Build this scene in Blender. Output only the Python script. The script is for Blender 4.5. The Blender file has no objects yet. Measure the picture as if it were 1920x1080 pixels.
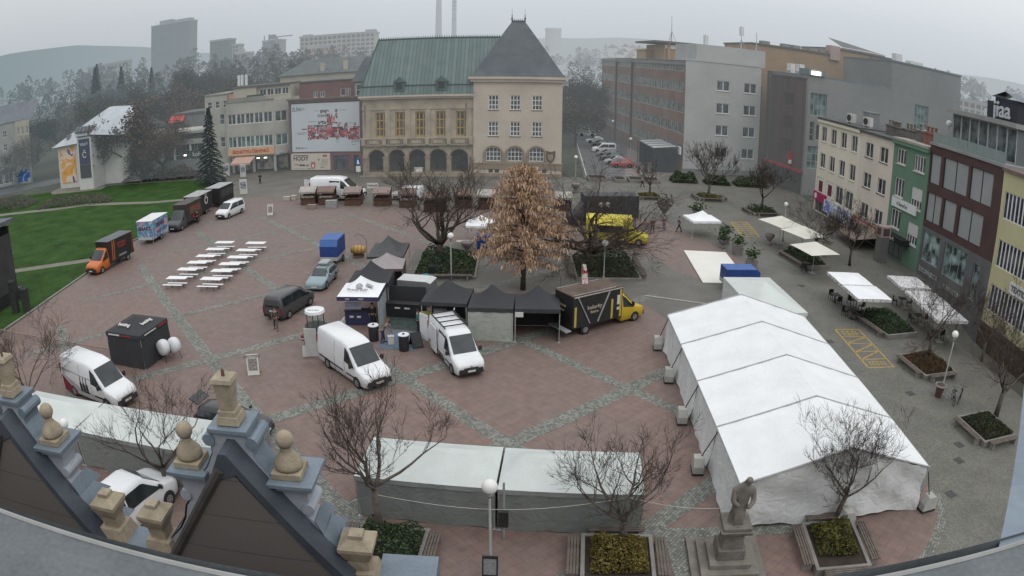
import bpy, math, random
from mathutils import Vector, Matrix
PI = math.pi
def R(a): return math.radians(a)
rnd = random.Random(11)
sc = bpy.context.scene
COL = sc.collection

# ------------------------------------------------------------------ materials
HAZE_COL = (0.44, 0.48, 0.505, 1)
HAZE_L = 600.0
MATS = {}
def M(key, c=(.5, .5, .5), rough=.75, noise=.18, scale=1.5, far=False, metal=0., bump=0., bscale=30, spec=.3, coat=0., fine=0.):
    if key in MATS: return MATS[key]
    m = bpy.data.materials.new(key); m.use_nodes = True
    nt = m.node_tree; N = nt.nodes; L = nt.links
    b = N['Principled BSDF']; out = N['Material Output']
    b.inputs['Roughness'].default_value = rough
    b.inputs['Metallic'].default_value = metal
    b.inputs['Specular IOR Level'].default_value = spec
    if coat: b.inputs['Coat Weight'].default_value = coat
    geo = N.new('ShaderNodeNewGeometry')
    if noise:
        t = N.new('ShaderNodeTexNoise'); t.inputs['Scale'].default_value = scale; t.inputs['Detail'].default_value = 5
        L.new(geo.outputs['Position'], t.inputs['Vector'])
        r = N.new('ShaderNodeMapRange'); r.inputs['From Min'].default_value = .3; r.inputs['From Max'].default_value = .7
        r.inputs['To Min'].default_value = 1 - noise; r.inputs['To Max'].default_value = 1 + noise
        L.new(t.outputs['Fac'], r.inputs['Value'])
        val = r.outputs['Result']
        if fine:
            t2 = N.new('ShaderNodeTexNoise'); t2.inputs['Scale'].default_value = scale * 14; t2.inputs['Detail'].default_value = 3
            L.new(geo.outputs['Position'], t2.inputs['Vector'])
            r2 = N.new('ShaderNodeMapRange'); r2.inputs['From Min'].default_value = .3; r2.inputs['From Max'].default_value = .7
            r2.inputs['To Min'].default_value = 1 - fine; r2.inputs['To Max'].default_value = 1 + fine
            L.new(t2.outputs['Fac'], r2.inputs['Value'])
            mm = N.new('ShaderNodeMath'); mm.operation = 'MULTIPLY'
            L.new(val, mm.inputs[0]); L.new(r2.outputs['Result'], mm.inputs[1]); val = mm.outputs[0]
        v = N.new('ShaderNodeVectorMath'); v.operation = 'SCALE'; v.inputs[0].default_value = c[:3]
        L.new(val, v.inputs['Scale'])
        L.new(v.outputs['Vector'], b.inputs['Base Color'])
    else:
        b.inputs['Base Color'].default_value = (*c[:3], 1)
    if bump:
        t3 = N.new('ShaderNodeTexNoise'); t3.inputs['Scale'].default_value = bscale; t3.inputs['Detail'].default_value = 4
        L.new(geo.outputs['Position'], t3.inputs['Vector'])
        bp = N.new('ShaderNodeBump'); bp.inputs['Strength'].default_value = bump; bp.inputs['Distance'].default_value = .05
        L.new(t3.outputs['Fac'], bp.inputs['Height']); L.new(bp.outputs['Normal'], b.inputs['Normal'])
    if far: add_haze(m, float(far))
    MATS[key] = m
    return m
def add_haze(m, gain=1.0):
    """painted aerial haze: emissive fog colour grows with the distance of the place itself from the square (world position)"""
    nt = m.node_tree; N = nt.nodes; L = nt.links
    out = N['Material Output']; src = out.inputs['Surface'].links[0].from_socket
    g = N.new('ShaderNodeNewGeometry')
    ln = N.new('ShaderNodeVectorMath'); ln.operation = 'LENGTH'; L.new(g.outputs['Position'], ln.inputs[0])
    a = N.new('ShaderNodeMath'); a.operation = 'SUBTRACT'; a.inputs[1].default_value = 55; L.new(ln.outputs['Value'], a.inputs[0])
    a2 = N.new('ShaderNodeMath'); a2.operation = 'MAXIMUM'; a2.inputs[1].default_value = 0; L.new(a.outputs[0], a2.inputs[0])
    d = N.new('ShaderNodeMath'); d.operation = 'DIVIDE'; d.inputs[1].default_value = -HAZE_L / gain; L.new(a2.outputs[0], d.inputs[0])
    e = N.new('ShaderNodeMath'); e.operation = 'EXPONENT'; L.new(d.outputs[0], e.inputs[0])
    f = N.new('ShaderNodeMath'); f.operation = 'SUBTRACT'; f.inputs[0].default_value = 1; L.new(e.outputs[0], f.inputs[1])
    em = N.new('ShaderNodeEmission')  # haze is painted on as emission, there is no fog volume
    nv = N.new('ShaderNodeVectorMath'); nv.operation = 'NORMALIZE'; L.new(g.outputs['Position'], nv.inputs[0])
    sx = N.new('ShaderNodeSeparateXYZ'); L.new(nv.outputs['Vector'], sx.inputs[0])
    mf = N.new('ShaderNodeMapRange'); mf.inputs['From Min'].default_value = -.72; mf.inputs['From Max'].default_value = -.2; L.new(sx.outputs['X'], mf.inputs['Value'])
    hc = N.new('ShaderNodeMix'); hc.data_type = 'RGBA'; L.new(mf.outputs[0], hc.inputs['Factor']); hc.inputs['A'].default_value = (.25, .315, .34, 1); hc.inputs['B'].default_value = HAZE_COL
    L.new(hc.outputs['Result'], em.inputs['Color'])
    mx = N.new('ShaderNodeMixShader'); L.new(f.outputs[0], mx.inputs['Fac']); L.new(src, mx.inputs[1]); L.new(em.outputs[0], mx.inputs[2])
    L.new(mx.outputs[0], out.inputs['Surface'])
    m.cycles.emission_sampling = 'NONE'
def glass_mat(key, c=(.03, .035, .04), rough=.12, far=False, vary=.5):
    """window panes: dark reflective glass with curtain-like variation from pane to pane"""
    if key in MATS: return MATS[key]
    m = bpy.data.materials.new(key); m.use_nodes = True
    nt = m.node_tree; N = nt.nodes; L = nt.links; b = N['Principled BSDF']
    b.inputs['Roughness'].default_value = rough; b.inputs['Specular IOR Level'].default_value = .6
    g = N.new('ShaderNodeNewGeometry')
    t = N.new('ShaderNodeTexNoise'); t.inputs['Scale'].default_value = .9; t.inputs['Detail'].default_value = 2
    L.new(g.outputs['Position'], t.inputs['Vector'])
    r = N.new('ShaderNodeMapRange'); r.inputs['From Min'].default_value = .35; r.inputs['From Max'].default_value = .65
    r.inputs['To Min'].default_value = 1 - vary; r.inputs['To Max'].default_value = 1 + 2.2 * vary
    L.new(t.outputs['Fac'], r.inputs['Value'])
    v = N.new('ShaderNodeVectorMath'); v.operation = 'SCALE'; v.inputs[0].default_value = c
    L.new(r.outputs['Result'], v.inputs['Scale']); L.new(v.outputs['Vector'], b.inputs['Base Color'])
    if far: add_haze(m)
    MATS[key] = m
    return m
def blotch(key, cols, scale=1.2, rough=.6, mapping=None):
    """printed artwork: several flat colours in a cellular / noisy layout"""
    if key in MATS: return MATS[key]
    m = bpy.data.materials.new(key); m.use_nodes = True
    nt = m.node_tree; N = nt.nodes; L = nt.links; b = N['Principled BSDF']; b.inputs['Roughness'].default_value = rough
    g = N.new('ShaderNodeTexCoord')
    t = N.new('ShaderNodeTexNoise'); t.inputs['Scale'].default_value = scale; t.inputs['Detail'].default_value = 3; t.inputs['Distortion'].default_value = 1.2
    L.new(g.outputs['Object'], t.inputs['Vector'])
    cr = N.new('ShaderNodeValToRGB'); cr.color_ramp.interpolation = 'CONSTANT'
    el = cr.color_ramp.elements
    n = len(cols)
    el[0].color = (*cols[0], 1); el[0].position = 0
    el[1].color = (*cols[1], 1); el[1].position = .36
    for i in range(2, n):
        e = el.new(.36 + (i - 1) * .3 / max(1, n - 2)); e.color = (*cols[i], 1)
    L.new(t.outputs['Fac'], cr.inputs['Fac']); L.new(cr.outputs['Color'], b.inputs['Base Color'])
    MATS[key] = m
    return m

# ------------------------------------------------------------------ mesh builder
class MB:
    def __init__(s, T=None):
        s.v = []; s.f = []; s.mi = []; s.sm = []; s.m = 0; s.smooth = False; s.T = T
    def add(s, vs, fs):
        n = len(s.v)
        if s.T is not None: vs = [s.T @ Vector(v) for v in vs]
        s.v.extend([tuple(v) for v in vs])
        for f in fs:
            s.f.append([n + i for i in f]); s.mi.append(s.m); s.sm.append(s.smooth)
        return s
    def bx(s, x0, x1, y0, y1, z0, z1):
        vs = [(x0, y0, z0), (x1, y0, z0), (x1, y1, z0), (x0, y1, z0), (x0, y0, z1), (x1, y0, z1), (x1, y1, z1), (x0, y1, z1)]
        return s.add(vs, [(0, 3, 2, 1), (4, 5, 6, 7), (0, 1, 5, 4), (1, 2, 6, 5), (2, 3, 7, 6), (3, 0, 4, 7)])
    def box(s, c, d, rz=0, rx=0, ry=0, top=1.0):
        m = Matrix.Translation(c) @ Matrix.Rotation(rz, 4, 'Z') @ Matrix.Rotation(ry, 4, 'Y') @ Matrix.Rotation(rx, 4, 'X')
        a, b, h = d[0] / 2, d[1] / 2, d[2] / 2
        vs = [m @ Vector(q) for q in [(-a, -b, -h), (a, -b, -h), (a, b, -h), (-a, b, -h), (-a * top, -b * top, h), (a * top, -b * top, h), (a * top, b * top, h), (-a * top, b * top, h)]]
        return s.add(vs, [(0, 3, 2, 1), (4, 5, 6, 7), (0, 1, 5, 4), (1, 2, 6, 5), (2, 3, 7, 6), (3, 0, 4, 7)])
    def poly(s, pts): return s.add(pts, [list(range(len(pts)))])
    def tube(s, pts, rad, n=6, cap=True):
        pts = [Vector(q) for q in pts]; k = len(pts)
        if not hasattr(rad, '__len__'): rad = [rad] * k
        vs = []; up = Vector((0.13, .21, 1)).normalized()
        for i in range(k):
            d = (pts[min(i + 1, k - 1)] - pts[max(i - 1, 0)])
            d = d.normalized() if d.length > 1e-9 else Vector((0, 0, 1))
            a = d.cross(up)
            if a.length < .05: a = d.cross(Vector((1, 0, 0)))
            a.normalize(); b = a.cross(d)
            for j in range(n):
                t = 2 * PI * j / n
                vs.append(pts[i] + (a * math.cos(t) + b * math.sin(t)) * rad[i])
        fs = []
        for i in range(k - 1):
            for j in range(n):
                fs.append((i * n + j, i * n + (j + 1) % n, (i + 1) * n + (j + 1) % n, (i + 1) * n + j))
        if cap:
            fs.append(tuple(range(n - 1, -1, -1))); fs.append(tuple((k - 1) * n + j for j in range(n)))
        return s.add(vs, fs)
    def cyl(s, p0, p1, r0, r1=None, n=12): return s.tube([p0, p1], [r0, r0 if r1 is None else r1], n)
    def lathe(s, prof, c=(0, 0, 0), n=16):
        vs = []; fs = []; k = len(prof)
        for r, z in prof:
            for j in range(n):
                t = 2 * PI * j / n; vs.append((c[0] + r * math.cos(t), c[1] + r * math.sin(t), c[2] + z))
        for i in range(k - 1):
            for j in range(n):
                fs.append((i * n + j, i * n + (j + 1) % n, (i + 1) * n + (j + 1) % n, (i + 1) * n + j))
        fs.append(tuple(range(n - 1, -1, -1))); fs.append(tuple((k - 1) * n + j for j in range(n)))
        return s.add(vs, fs)
    def sphere(s, c, r, n=14, sz=1.0):
        prof = [(max(1e-4, r * math.sin(PI * i / 8)), -r * sz * math.cos(PI * i / 8)) for i in range(9)]
        o = s.smooth; s.smooth = True; s.lathe(prof, c, n); s.smooth = o; return s
    def prism(s, poly, y0, y1):
        """polygon in x-z, extruded along y"""
        n = len(poly)
        vs = [(x, y0, z) for x, z in poly] + [(x, y1, z) for x, z in poly]
        fs = [tuple(range(n)), tuple(range(2 * n - 1, n - 1, -1))]
        fs += [((i + 1) % n, i, n + i, n + (i + 1) % n) for i in range(n)]
        return s.add(vs, fs)
    def slab(s, poly, z0, z1):
        """polygon in x-y, extruded along z"""
        n = len(poly)
        vs = [(x, y, z0) for x, y in poly] + [(x, y, z1) for x, y in poly]
        fs = [tuple(range(n - 1, -1, -1)), tuple(range(n, 2 * n))]
        fs += [(i, (i + 1) % n, n + (i + 1) % n, n + i) for i in range(n)]
        return s.add(vs, fs)
    def grid(s, fn, nu, nv):
        vs = [fn(i / nu, j / nv) for j in range(nv + 1) for i in range(nu + 1)]
        fs = [(j * (nu + 1) + i, j * (nu + 1) + i + 1, (j + 1) * (nu + 1) + i + 1, (j + 1) * (nu + 1) + i) for j in range(nv) for i in range(nu)]
        return s.add(vs, fs)
    def mesh(s, name, mats):
        me = bpy.data.meshes.new(name)
        me.from_pydata(s.v, [], s.f)
        if not isinstance(mats, (list, tuple)): mats = [mats]
        for m in mats: me.materials.append(m)
        me.polygons.foreach_set('material_index', s.mi)
        me.polygons.foreach_set('use_smooth', s.sm)
        me.update()
        return me
    def build(s, name, mats, parent=None, loc=None, rz=0, bevel=0):
        o = bpy.data.objects.new(name, s.mesh(name, mats)); COL.objects.link(o)
        if parent is not None: o.parent = parent
        if loc is not None: o.location = loc
        if rz: o.rotation_euler = (0, 0, rz)
        if bevel:
            md = o.modifiers.new('soft_edge', 'BEVEL'); md.width = bevel; md.segments = 2; md.limit_method = 'ANGLE'
        return o
def inst(name, mesh, parent=None, loc=(0, 0, 0), rz=0, rot=None):
    o = bpy.data.objects.new(name, mesh); COL.objects.link(o)
    if parent is not None: o.parent = parent
    o.location = loc; o.rotation_euler = rot if rot is not None else (0, 0, rz)
    return o
def tag(o, label, cat, group=None):
    o['label'] = label; o['category'] = cat
    if group: o['group'] = group
    return o
def thing(name, label, cat, loc=(0, 0, 0), rz=0, group=None, s=1):
    o = bpy.data.objects.new(name, None); COL.objects.link(o)
    o.empty_display_size = .2
    o.location = loc; o.rotation_euler = (0, 0, rz)
    if s != 1: o.scale = (s, s, s)
    return tag(o, label, cat, group)
def structure(mb, name, mats):
    o = mb.build(name, mats); o['kind'] = 'structure'; return o
def dup(root, loc, rz=0, label=None, group=None, s=None):
    def cp(o, par):
        c = o.copy(); COL.objects.link(c)
        if par is not None: c.parent = par
        for ch in o.children: cp(ch, c)
        return c
    r = cp(root, None); r.location = loc; r.rotation_euler = (0, 0, rz)
    if label: r['label'] = label
    if group: r['group'] = group
    if s is not None: r.scale = (s, s, s) if not hasattr(s, '__len__') else s
    return r
def text(s, size, mat, parent, loc, rot, name='lettering', ext=.01, align='CENTER', sx=1.0, bold=0.0):
    cu = bpy.data.curves.new(name, 'FONT'); cu.body = s; cu.size = size; cu.extrude = ext; cu.align_x = align; cu.align_y = 'CENTER'
    cu.space_word = .45; cu.offset = bold; cu.resolution_u = 3
    cu.materials.append(mat)
    tmp = bpy.data.objects.new('tmp_text', cu); COL.objects.link(tmp)
    dg = bpy.context.evaluated_depsgraph_get(); dg.update()
    me = bpy.data.meshes.new_from_object(tmp.evaluated_get(dg)); me.name = name
    bpy.data.objects.remove(tmp); bpy.data.curves.remove(cu)
    if not me.materials: me.materials.append(mat)
    o = bpy.data.objects.new(name, me); COL.objects.link(o)
    if parent is not None: o.parent = parent
    o.location = loc; o.rotation_euler = rot; o.scale = (sx, 1, 1)
    return o
UPR = (PI / 2, 0, 0)      # text standing upright, read from -y

# ------------------------------------------------------------------ facades with real openings
def facade(mb, W, H, ops, d=.18, arches=()):
    """wall in the x-z plane facing -y, with rectangular openings (u0,u1,v0,v1) and reveals of depth d"""
    allo = list(ops) + [(a[0], a[1], a[2], a[3]) for a in arches]
    us = sorted({0, W} | {o[0] for o in allo} | {o[1] for o in allo}); vs = sorted({0, H} | {o[2] for o in allo} | {o[3] for o in allo})
    for j in range(len(vs) - 1):
        i = 0
        while i < len(us) - 1:
            vm = (vs[j] + vs[j + 1]) / 2
            def hole(k):
                um = (us[k] + us[k + 1]) / 2
                return any(o[0] < um < o[1] and o[2] < vm < o[3] for o in allo)
            if hole(i): i += 1; continue
            k = i
            while k + 1 < len(us) - 1 and not hole(k + 1): k += 1
            mb.poly([(us[i], 0, vs[j]), (us[k + 1], 0, vs[j]), (us[k + 1], 0, vs[j + 1]), (us[i], 0, vs[j + 1])])
            i = k + 1
    for u0, u1, v0, v1 in allo:
        mb.poly([(u0, 0, v0), (u0, d, v0), (u1, d, v0), (u1, 0, v0)])
        mb.poly([(u0, 0, v0), (u0, 0, v1), (u0, d, v1), (u0, d, v0)])
        mb.poly([(u1, 0, v0), (u1, d, v0), (u1, d, v1), (u1, 0, v1)])
        if (u0, u1, v0, v1) in ops: mb.poly([(u0, 0, v1), (u1, 0, v1), (u1, d, v1), (u0, d, v1)])
    for u0, u1, v0, v1 in arches:
        r = (u1 - u0) / 2; c = (u0 + u1) / 2; sp = v1 - r; n = 14
        arc = [(c - r * math.cos(PI * k / n), sp + r * math.sin(PI * k / n)) for k in range(n + 1)]
        for k in range(n):
            a, b = arc[k], arc[k + 1]
            mb.poly([(a[0], 0, a[1]), (b[0], 0, b[1]), (b[0], 0, v1), (a[0], 0, v1)])
            mb.poly([(a[0], 0, a[1]), (a[0], d, a[1]), (b[0], d, b[1]), (b[0], 0, b[1])])
WINC = {}
def win(root, T, u, v, w, h, nx, ny, fm, gm, d=.12, fw=.07, bw=.05, sill=None, name='window'):
    """a window part (frame with glazing bars) with its pane, set back d into the opening at u,v"""
    key = (round(w, 3), round(h, 3), nx, ny, fm.name, gm.name, fw, bw, sill.name if sill else '')
    if key not in WINC:
        f = MB()
        f.bx(0, w, 0, .07, 0, fw); f.bx(0, w, 0, .07, h - fw, h); f.bx(0, fw, 0.001, .069, fw, h - fw); f.bx(w - fw, w, 0.001, .069, fw, h - fw)
        for i in range(1, nx): x = w * i / nx; f.bx(x - bw / 2, x + bw / 2, .004, .066, fw, h - fw)
        for j in range(1, ny): z = h * j / ny; f.bx(fw, w - fw, .008, .062, z - bw / 2, z + bw / 2)
        if sill:
            f.m = 1; f.bx(-.08, w + .08, -.22, .0, -.09, -.005)
        g = MB(); g.poly([(fw / 2, .05, fw / 2), (w - fw / 2, .05, fw / 2), (w - fw / 2, .05, h - fw / 2), (fw / 2, .05, h - fw / 2)])
        WINC[key] = (f.mesh(name, [fm] + ([sill] if sill else [])), g.mesh('pane', gm))
    a, b = WINC[key]
    Mx = T @ Matrix.Translation((u, d, v))
    o = bpy.data.objects.new(name, a); COL.objects.link(o); o.parent = root; o.matrix_local = Mx
    p = bpy.data.objects.new('pane', b); COL.objects.link(p); p.parent = o
    return o
def TR(x=0, y=0, z=0, rz=0): return Matrix.Translation((x, y, z)) @ Matrix.Rotation(rz, 4, 'Z')
# ------------------------------------------------------------------ ground
def paving_mat():
    m = bpy.data.materials.new('red_paving'); m.use_nodes = True; nt = m.node_tree; N = nt.nodes; L = nt.links; b = N['Principled BSDF']
    b.inputs['Roughness'].default_value = .62; b.inputs['Specular IOR Level'].default_value = .35
    g = N.new('ShaderNodeNewGeometry'); mp = N.new('ShaderNodeMapping'); mp.inputs['Rotation'].default_value = (0, 0, R(49.5))
    L.new(g.outputs['Position'], mp.inputs['Vector'])
    br = N.new('ShaderNodeTexBrick'); br.inputs['Scale'].default_value = 1; br.inputs['Brick Width'].default_value = .52; br.inputs['Row Height'].default_value = .52
    br.inputs['Mortar Size'].default_value = .016; br.inputs['Mortar Smooth'].default_value = .3; br.offset = 0.0
    br.inputs['Color1'].default_value = (.20, .132, .114, 1); br.inputs['Color2'].default_value = (.178, .122, .106, 1); br.inputs['Mortar'].default_value = (.115, .088, .08, 1)
    L.new(mp.outputs[0], br.inputs['Vector'])
    n1 = N.new('ShaderNodeTexNoise'); n1.inputs['Scale'].default_value = .09; n1.inputs['Detail'].default_value = 6; n1.inputs['Roughness'].default_value = .6; L.new(g.outputs['Position'], n1.inputs['Vector'])
    n2 = N.new('ShaderNodeTexNoise'); n2.inputs['Scale'].default_value = 1.3; n2.inputs['Detail'].default_value = 7; n2.inputs['Roughness'].default_value = .7; L.new(g.outputs['Position'], n2.inputs['Vector'])
    mr = N.new('ShaderNodeMapRange'); mr.inputs['From Min'].default_value = .35; mr.inputs['From Max'].default_value = .65; mr.inputs['To Min'].default_value = .0; mr.inputs['To Max'].default_value = .75
    L.new(n1.outputs['Fac'], mr.inputs['Value'])
    # trodden, dusty areas are greyer; air haze painted into the colour fades the red with distance
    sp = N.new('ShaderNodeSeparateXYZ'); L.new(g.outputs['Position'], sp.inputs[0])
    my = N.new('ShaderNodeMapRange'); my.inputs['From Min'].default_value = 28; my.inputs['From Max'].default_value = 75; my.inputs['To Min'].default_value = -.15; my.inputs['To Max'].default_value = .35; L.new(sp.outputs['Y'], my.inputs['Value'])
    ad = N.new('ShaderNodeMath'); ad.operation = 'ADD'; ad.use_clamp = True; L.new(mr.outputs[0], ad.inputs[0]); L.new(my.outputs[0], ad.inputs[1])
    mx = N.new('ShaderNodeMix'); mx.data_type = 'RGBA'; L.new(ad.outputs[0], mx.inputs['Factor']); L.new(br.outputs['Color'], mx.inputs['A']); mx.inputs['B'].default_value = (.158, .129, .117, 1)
    m2 = N.new('ShaderNodeMapRange'); m2.inputs['From Min'].default_value = .3; m2.inputs['From Max'].default_value = .7; m2.inputs['To Min'].default_value = .80; m2.inputs['To Max'].default_value = 1.15; L.new(n2.outputs['Fac'], m2.inputs['Value'])
    v = N.new('ShaderNodeVectorMath'); v.operation = 'SCALE'; L.new(mx.outputs['Result'], v.inputs[0]); L.new(m2.outputs[0], v.inputs['Scale'])
    L.new(v.outputs[0], b.inputs['Base Color'])
    return m
def cobble_mat(key, ca, cb, scale, rot=0, joint=.35, far=False):
    m = bpy.data.materials.new(key); m.use_nodes = True; nt = m.node_tree; N = nt.nodes; L = nt.links; b = N['Principled BSDF']; b.inputs['Roughness'].default_value = .7
    g = N.new('ShaderNodeNewGeometry'); mp = N.new('ShaderNodeMapping'); mp.inputs['Rotation'].default_value = (0, 0, rot); mp.inputs['Scale'].default_value = (scale, scale, 0)
    L.new(g.outputs['Position'], mp.inputs['Vector'])
    vo = N.new('ShaderNodeTexVoronoi'); vo.inputs['Scale'].default_value = 1; vo.inputs['Randomness'].default_value = .35; vo.feature = 'DISTANCE_TO_EDGE'; L.new(mp.outputs[0], vo.inputs['Vector'])
    vc = N.new('ShaderNodeTexVoronoi'); vc.inputs['Scale'].default_value = 1; vc.inputs['Randomness'].default_value = .35; L.new(mp.outputs[0], vc.inputs['Vector'])
    sc_ = N.new('ShaderNodeSeparateColor'); L.new(vc.outputs['Color'], sc_.inputs[0])
    mx = N.new('ShaderNodeMix'); mx.data_type = 'RGBA'; mx.inputs['A'].default_value = (*ca, 1); mx.inputs['B'].default_value = (*cb, 1); L.new(sc_.outputs[0], mx.inputs['Factor'])
    ed = N.new('ShaderNodeMapRange'); ed.inputs['From Min'].default_value = .02; ed.inputs['From Max'].default_value = .14; ed.inputs['To Min'].default_value = joint; ed.inputs['To Max'].default_value = 1; L.new(vo.outputs['Distance'], ed.inputs['Value'])
    n2 = N.new('ShaderNodeTexNoise'); n2.inputs['Scale'].default_value = .35; n2.inputs['Detail'].default_value = 8; n2.inputs['Roughness'].default_value = .65; L.new(g.outputs['Position'], n2.inputs['Vector'])
    m2 = N.new('ShaderNodeMapRange'); m2.inputs['From Min'].default_value = .3; m2.inputs['From Max'].default_value = .7; m2.inputs['To Min'].default_value = .78; m2.inputs['To Max'].default_value = 1.2; L.new(n2.outputs['Fac'], m2.inputs['Value'])
    mu = N.new('ShaderNodeMath'); mu.operation = 'MULTIPLY'; L.new(ed.outputs[0], mu.inputs[0]); L.new(m2.outputs[0], mu.inputs[1])
    v = N.new('ShaderNodeVectorMath'); v.operation = 'SCALE'; L.new(mx.outputs['Result'], v.inputs[0]); L.new(mu.outputs[0], v.inputs['Scale'])
    L.new(v.outputs[0], b.inputs['Base Color'])
    if far: add_haze(m)
    return m
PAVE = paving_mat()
CUBES = cobble_mat('granite_setts', (.115, .12, .105), (.25, .255, .23), 6.6, R(40.7), .30)
STREET = cobble_mat('street_setts', (.112, .110, .096), (.158, .155, .137), 8.5, .3, .62)
LAWN = M('lawn', (.030, .066, .016), .95, .32, .35, bump=.6, bscale=9, fine=.3, spec=.1)
ROUGH = M('rough_ground', (.05, .055, .035), .95, .3, .05, far=True, fine=.3, spec=.1)
ASPH = M('asphalt', (.085, .087, .088), .8, .2, .25, fine=.15, far=True)
GREYP = M('grey_slabs', (.135, .132, .120), .75, .16, .3, fine=.12)
PATHM = M('path_gravel', (.17, .165, .14), .9, .15, .5, fine=.15)
KERB = M('kerb_stone', (.27, .265, .245), .8, .15, 2)

S = 6000
mb = MB()
for x0, x1, y0, y1 in ((-S, 35, -S, S), (80, S, -S, S), (35, 80, 60, S), (35, 80, -S, -20)): mb.poly([(x0, y0, 0), (x1, y0, 0), (x1, y1, 0), (x0, y1, 0)])
structure(mb, 'ground', ROUGH)
def sstep(a, b, x):
    t = max(0, min(1, (x - a) / (b - a))); return t * t * (3 - 2 * t)
def dip(x, y): return -2.9 * sstep(35, 43, x) * sstep(60, 45, y) if y > -20 else 0
mb = MB(); mb.smooth = True
mb.grid(lambda u, v: (35 + 45 * u ** 2, -20 + 80 * v, dip(35 + 45 * u ** 2, -20 + 80 * v) * (sstep(80, 70, 35 + 45 * u ** 2) * sstep(-20, 0, -20 + 80 * v))), 24, 40)
structure(mb, 'street', STREET)
def sheet(name, poly, z, mat):
    return structure(MB().poly([(x, y, z) for x, y in poly]), name, mat)
arc = [(21.6 - .04 * (18.2 - 8) * 0 + 0, 24)]
red = [(-44.5, 40), (-60, 8), (-60, 4), (10, 4), (14.6, 15.9), (16.83, 17.44), (17.9, 18.3), (19.4, 19.54), (20.53, 20.8), (21.1, 21.8), (21.5, 23.5), (22.3, 32), (23.2, 45), (23.4, 60), (22.6, 66.3), (20.4, 73), (18.3, 79.5), (10, 82), (-6, 85), (-18, 87.6), (-30, 92), (-38, 95), (-44.4, 96), (-45.4, 80), (-46.2, 70), (-45, 58), (-44.5, 46)]
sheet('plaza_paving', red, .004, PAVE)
sheet('street', [(10, 4), (14.6, 15.9), (16.83, 17.44), (17.9, 18.3), (19.4, 19.54), (20.53, 20.8), (21.1, 21.8), (21.5, 23.5), (22.3, 32), (23.2, 45), (23.4, 60), (22.6, 66.3), (20.4, 73), (18.3, 79.5), (29, 117), (46, 119), (46, 60.02), (34.98, 60.02), (34.98, 4)], .005, STREET)
sheet('forecourt', [(18.3, 79.5), (10, 82), (-6, 85), (-18, 87.6), (-30, 92), (-38, 95), (-44.4, 96), (-46.5, 107), (-64, 121), (-25, 117), (11, 109), (11, 107.6), (20, 107), (29, 117)], .006, GREYP)
sheet('tree_court_paving', [(-9.4, 55.4), (-9.6, 66), (-4, 69.5), (3, 69), (13.5, 65.5), (15.2, 59.5), (22, 51.5), (22.5, 46.5), (11.8, 47.2), (10, 52.3), (3.3, 53.2), (-3, 54.2)], .008, GREYP)
# rows of granite setts dividing the red paving
def band(name, n0, t0, t1, fam, w=.95, z=.012):
    d = (Vector((.652, -.758)), Vector((.758, .652)))
    a, nrm = (d[0], d[1]) if fam == 0 else (d[1], Vector((-.652, .758)))
    c = nrm * n0; q = []
    for t, s in ((t0, -1), (t1, -1), (t1, 1), (t0, 1)): q.append(tuple(c + a * t + nrm * s * w / 2))
    if fam == 1: pass
    return sheet(name, q, z, CUBES)
for n0, t0, t1, w_ in ((-.6, -58, -42, .95), (10, -72, -18.5, 1.0), (19.6, -82, -20, .9), (29.0, -83, -19, .8), (38.3, -76, -52, .7)): band('paving_band', n0, t0, t1, 0, w_)
for n0, t0, t1, w_ in ((13.5, 8, 30, 1.0), (23.0, 8, 43, 1.0), (32.75, 0, 44, 1.0), (43.0, -2, 42, .9), (53.2, -4, 22, .75), (63.8, 2, 30, .6), (74.2, 10, 38, .55), (84.6, 15, 35, .5)): band('paving_band', n0, t0, t1, 1, w_, .016)
sheet('paving_band', [(-11, 24.6), (-7.2, 23.4), (-7.4, 22.9), (-11.2, 24.0)], .020, CUBES)
sheet('paving_band', [(5.6, 23.0), (13.2, 22.3), (13.2, 21.6), (5.6, 22.3)], .020, CUBES)
sheet('paving_band', [(6.55, 22.2), (7.35, 22.1), (7.2, 17), (6.4, 17)], .024, CUBES)
# a double kerb row of setts along the round corner of the red paving
rim = [(14.6, 15.9), (16.83, 17.44), (17.9, 18.3), (19.4, 19.54), (20.53, 20.8), (21.1, 21.8), (21.5, 23.5)]
mb = MB()
for i in range(len(rim) - 1):
    a, b = Vector(rim[i]), Vector(rim[i + 1])
    def off(k):
        p0 = Vector(rim[max(k - 1, 0)]); p1 = Vector(rim[min(k + 1, len(rim) - 1)]); t = (p1 - p0).normalized(); return Vector((t.y, -t.x)) * .55
    oa, ob = off(i), off(i + 1)
    mb.poly([(*a, .012), (*(a + oa), .012), (*(b + ob), .012), (*b, .012)])
structure(mb, 'paving_band', CUBES)
# lawn with paths and kerbs
lawn = [(-44.9, 41), (-44.8, 47), (-45.3, 58), (-46.5, 70), (-45.7, 80), (-45.0, 90), (-45.6, 96), (-47.3, 104), (-55, 113.5), (-76, 114.5), (-98, 113), (-150, 108), (-150, 30), (-60, 41)]
mb = MB(); mb.slab(lawn, -.05, .05); structure(mb, 'lawn', LAWN)
mb = MB()
for a, b in zip(lawn[:9], lawn[1:9]):
    d = (Vector(b) - Vector(a)); mb.box((*((Vector(a) + Vector(b)) / 2), .05), (d.length + .05, .16, .13), math.atan2(d.y, d.x))
structure(mb, 'lawn_kerb', KERB)
sheet('path', [(-130, 82), (-95.5, 92.4), (-79, 93.6), (-72.6, 95.4), (-57, 93.8), (-46.5, 95.2), (-46.6, 96.8), (-57, 95.4), (-73, 97.4), (-79.5, 95.6), (-96, 94.4), (-130, 84)], .055, PATHM)
sheet('path', [(-130, 30.2), (-58.3, 58.2), (-46.1, 63.0), (-46.0, 64.6), (-58.7, 59.9), (-130, 32)], .055, PATHM)
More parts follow.
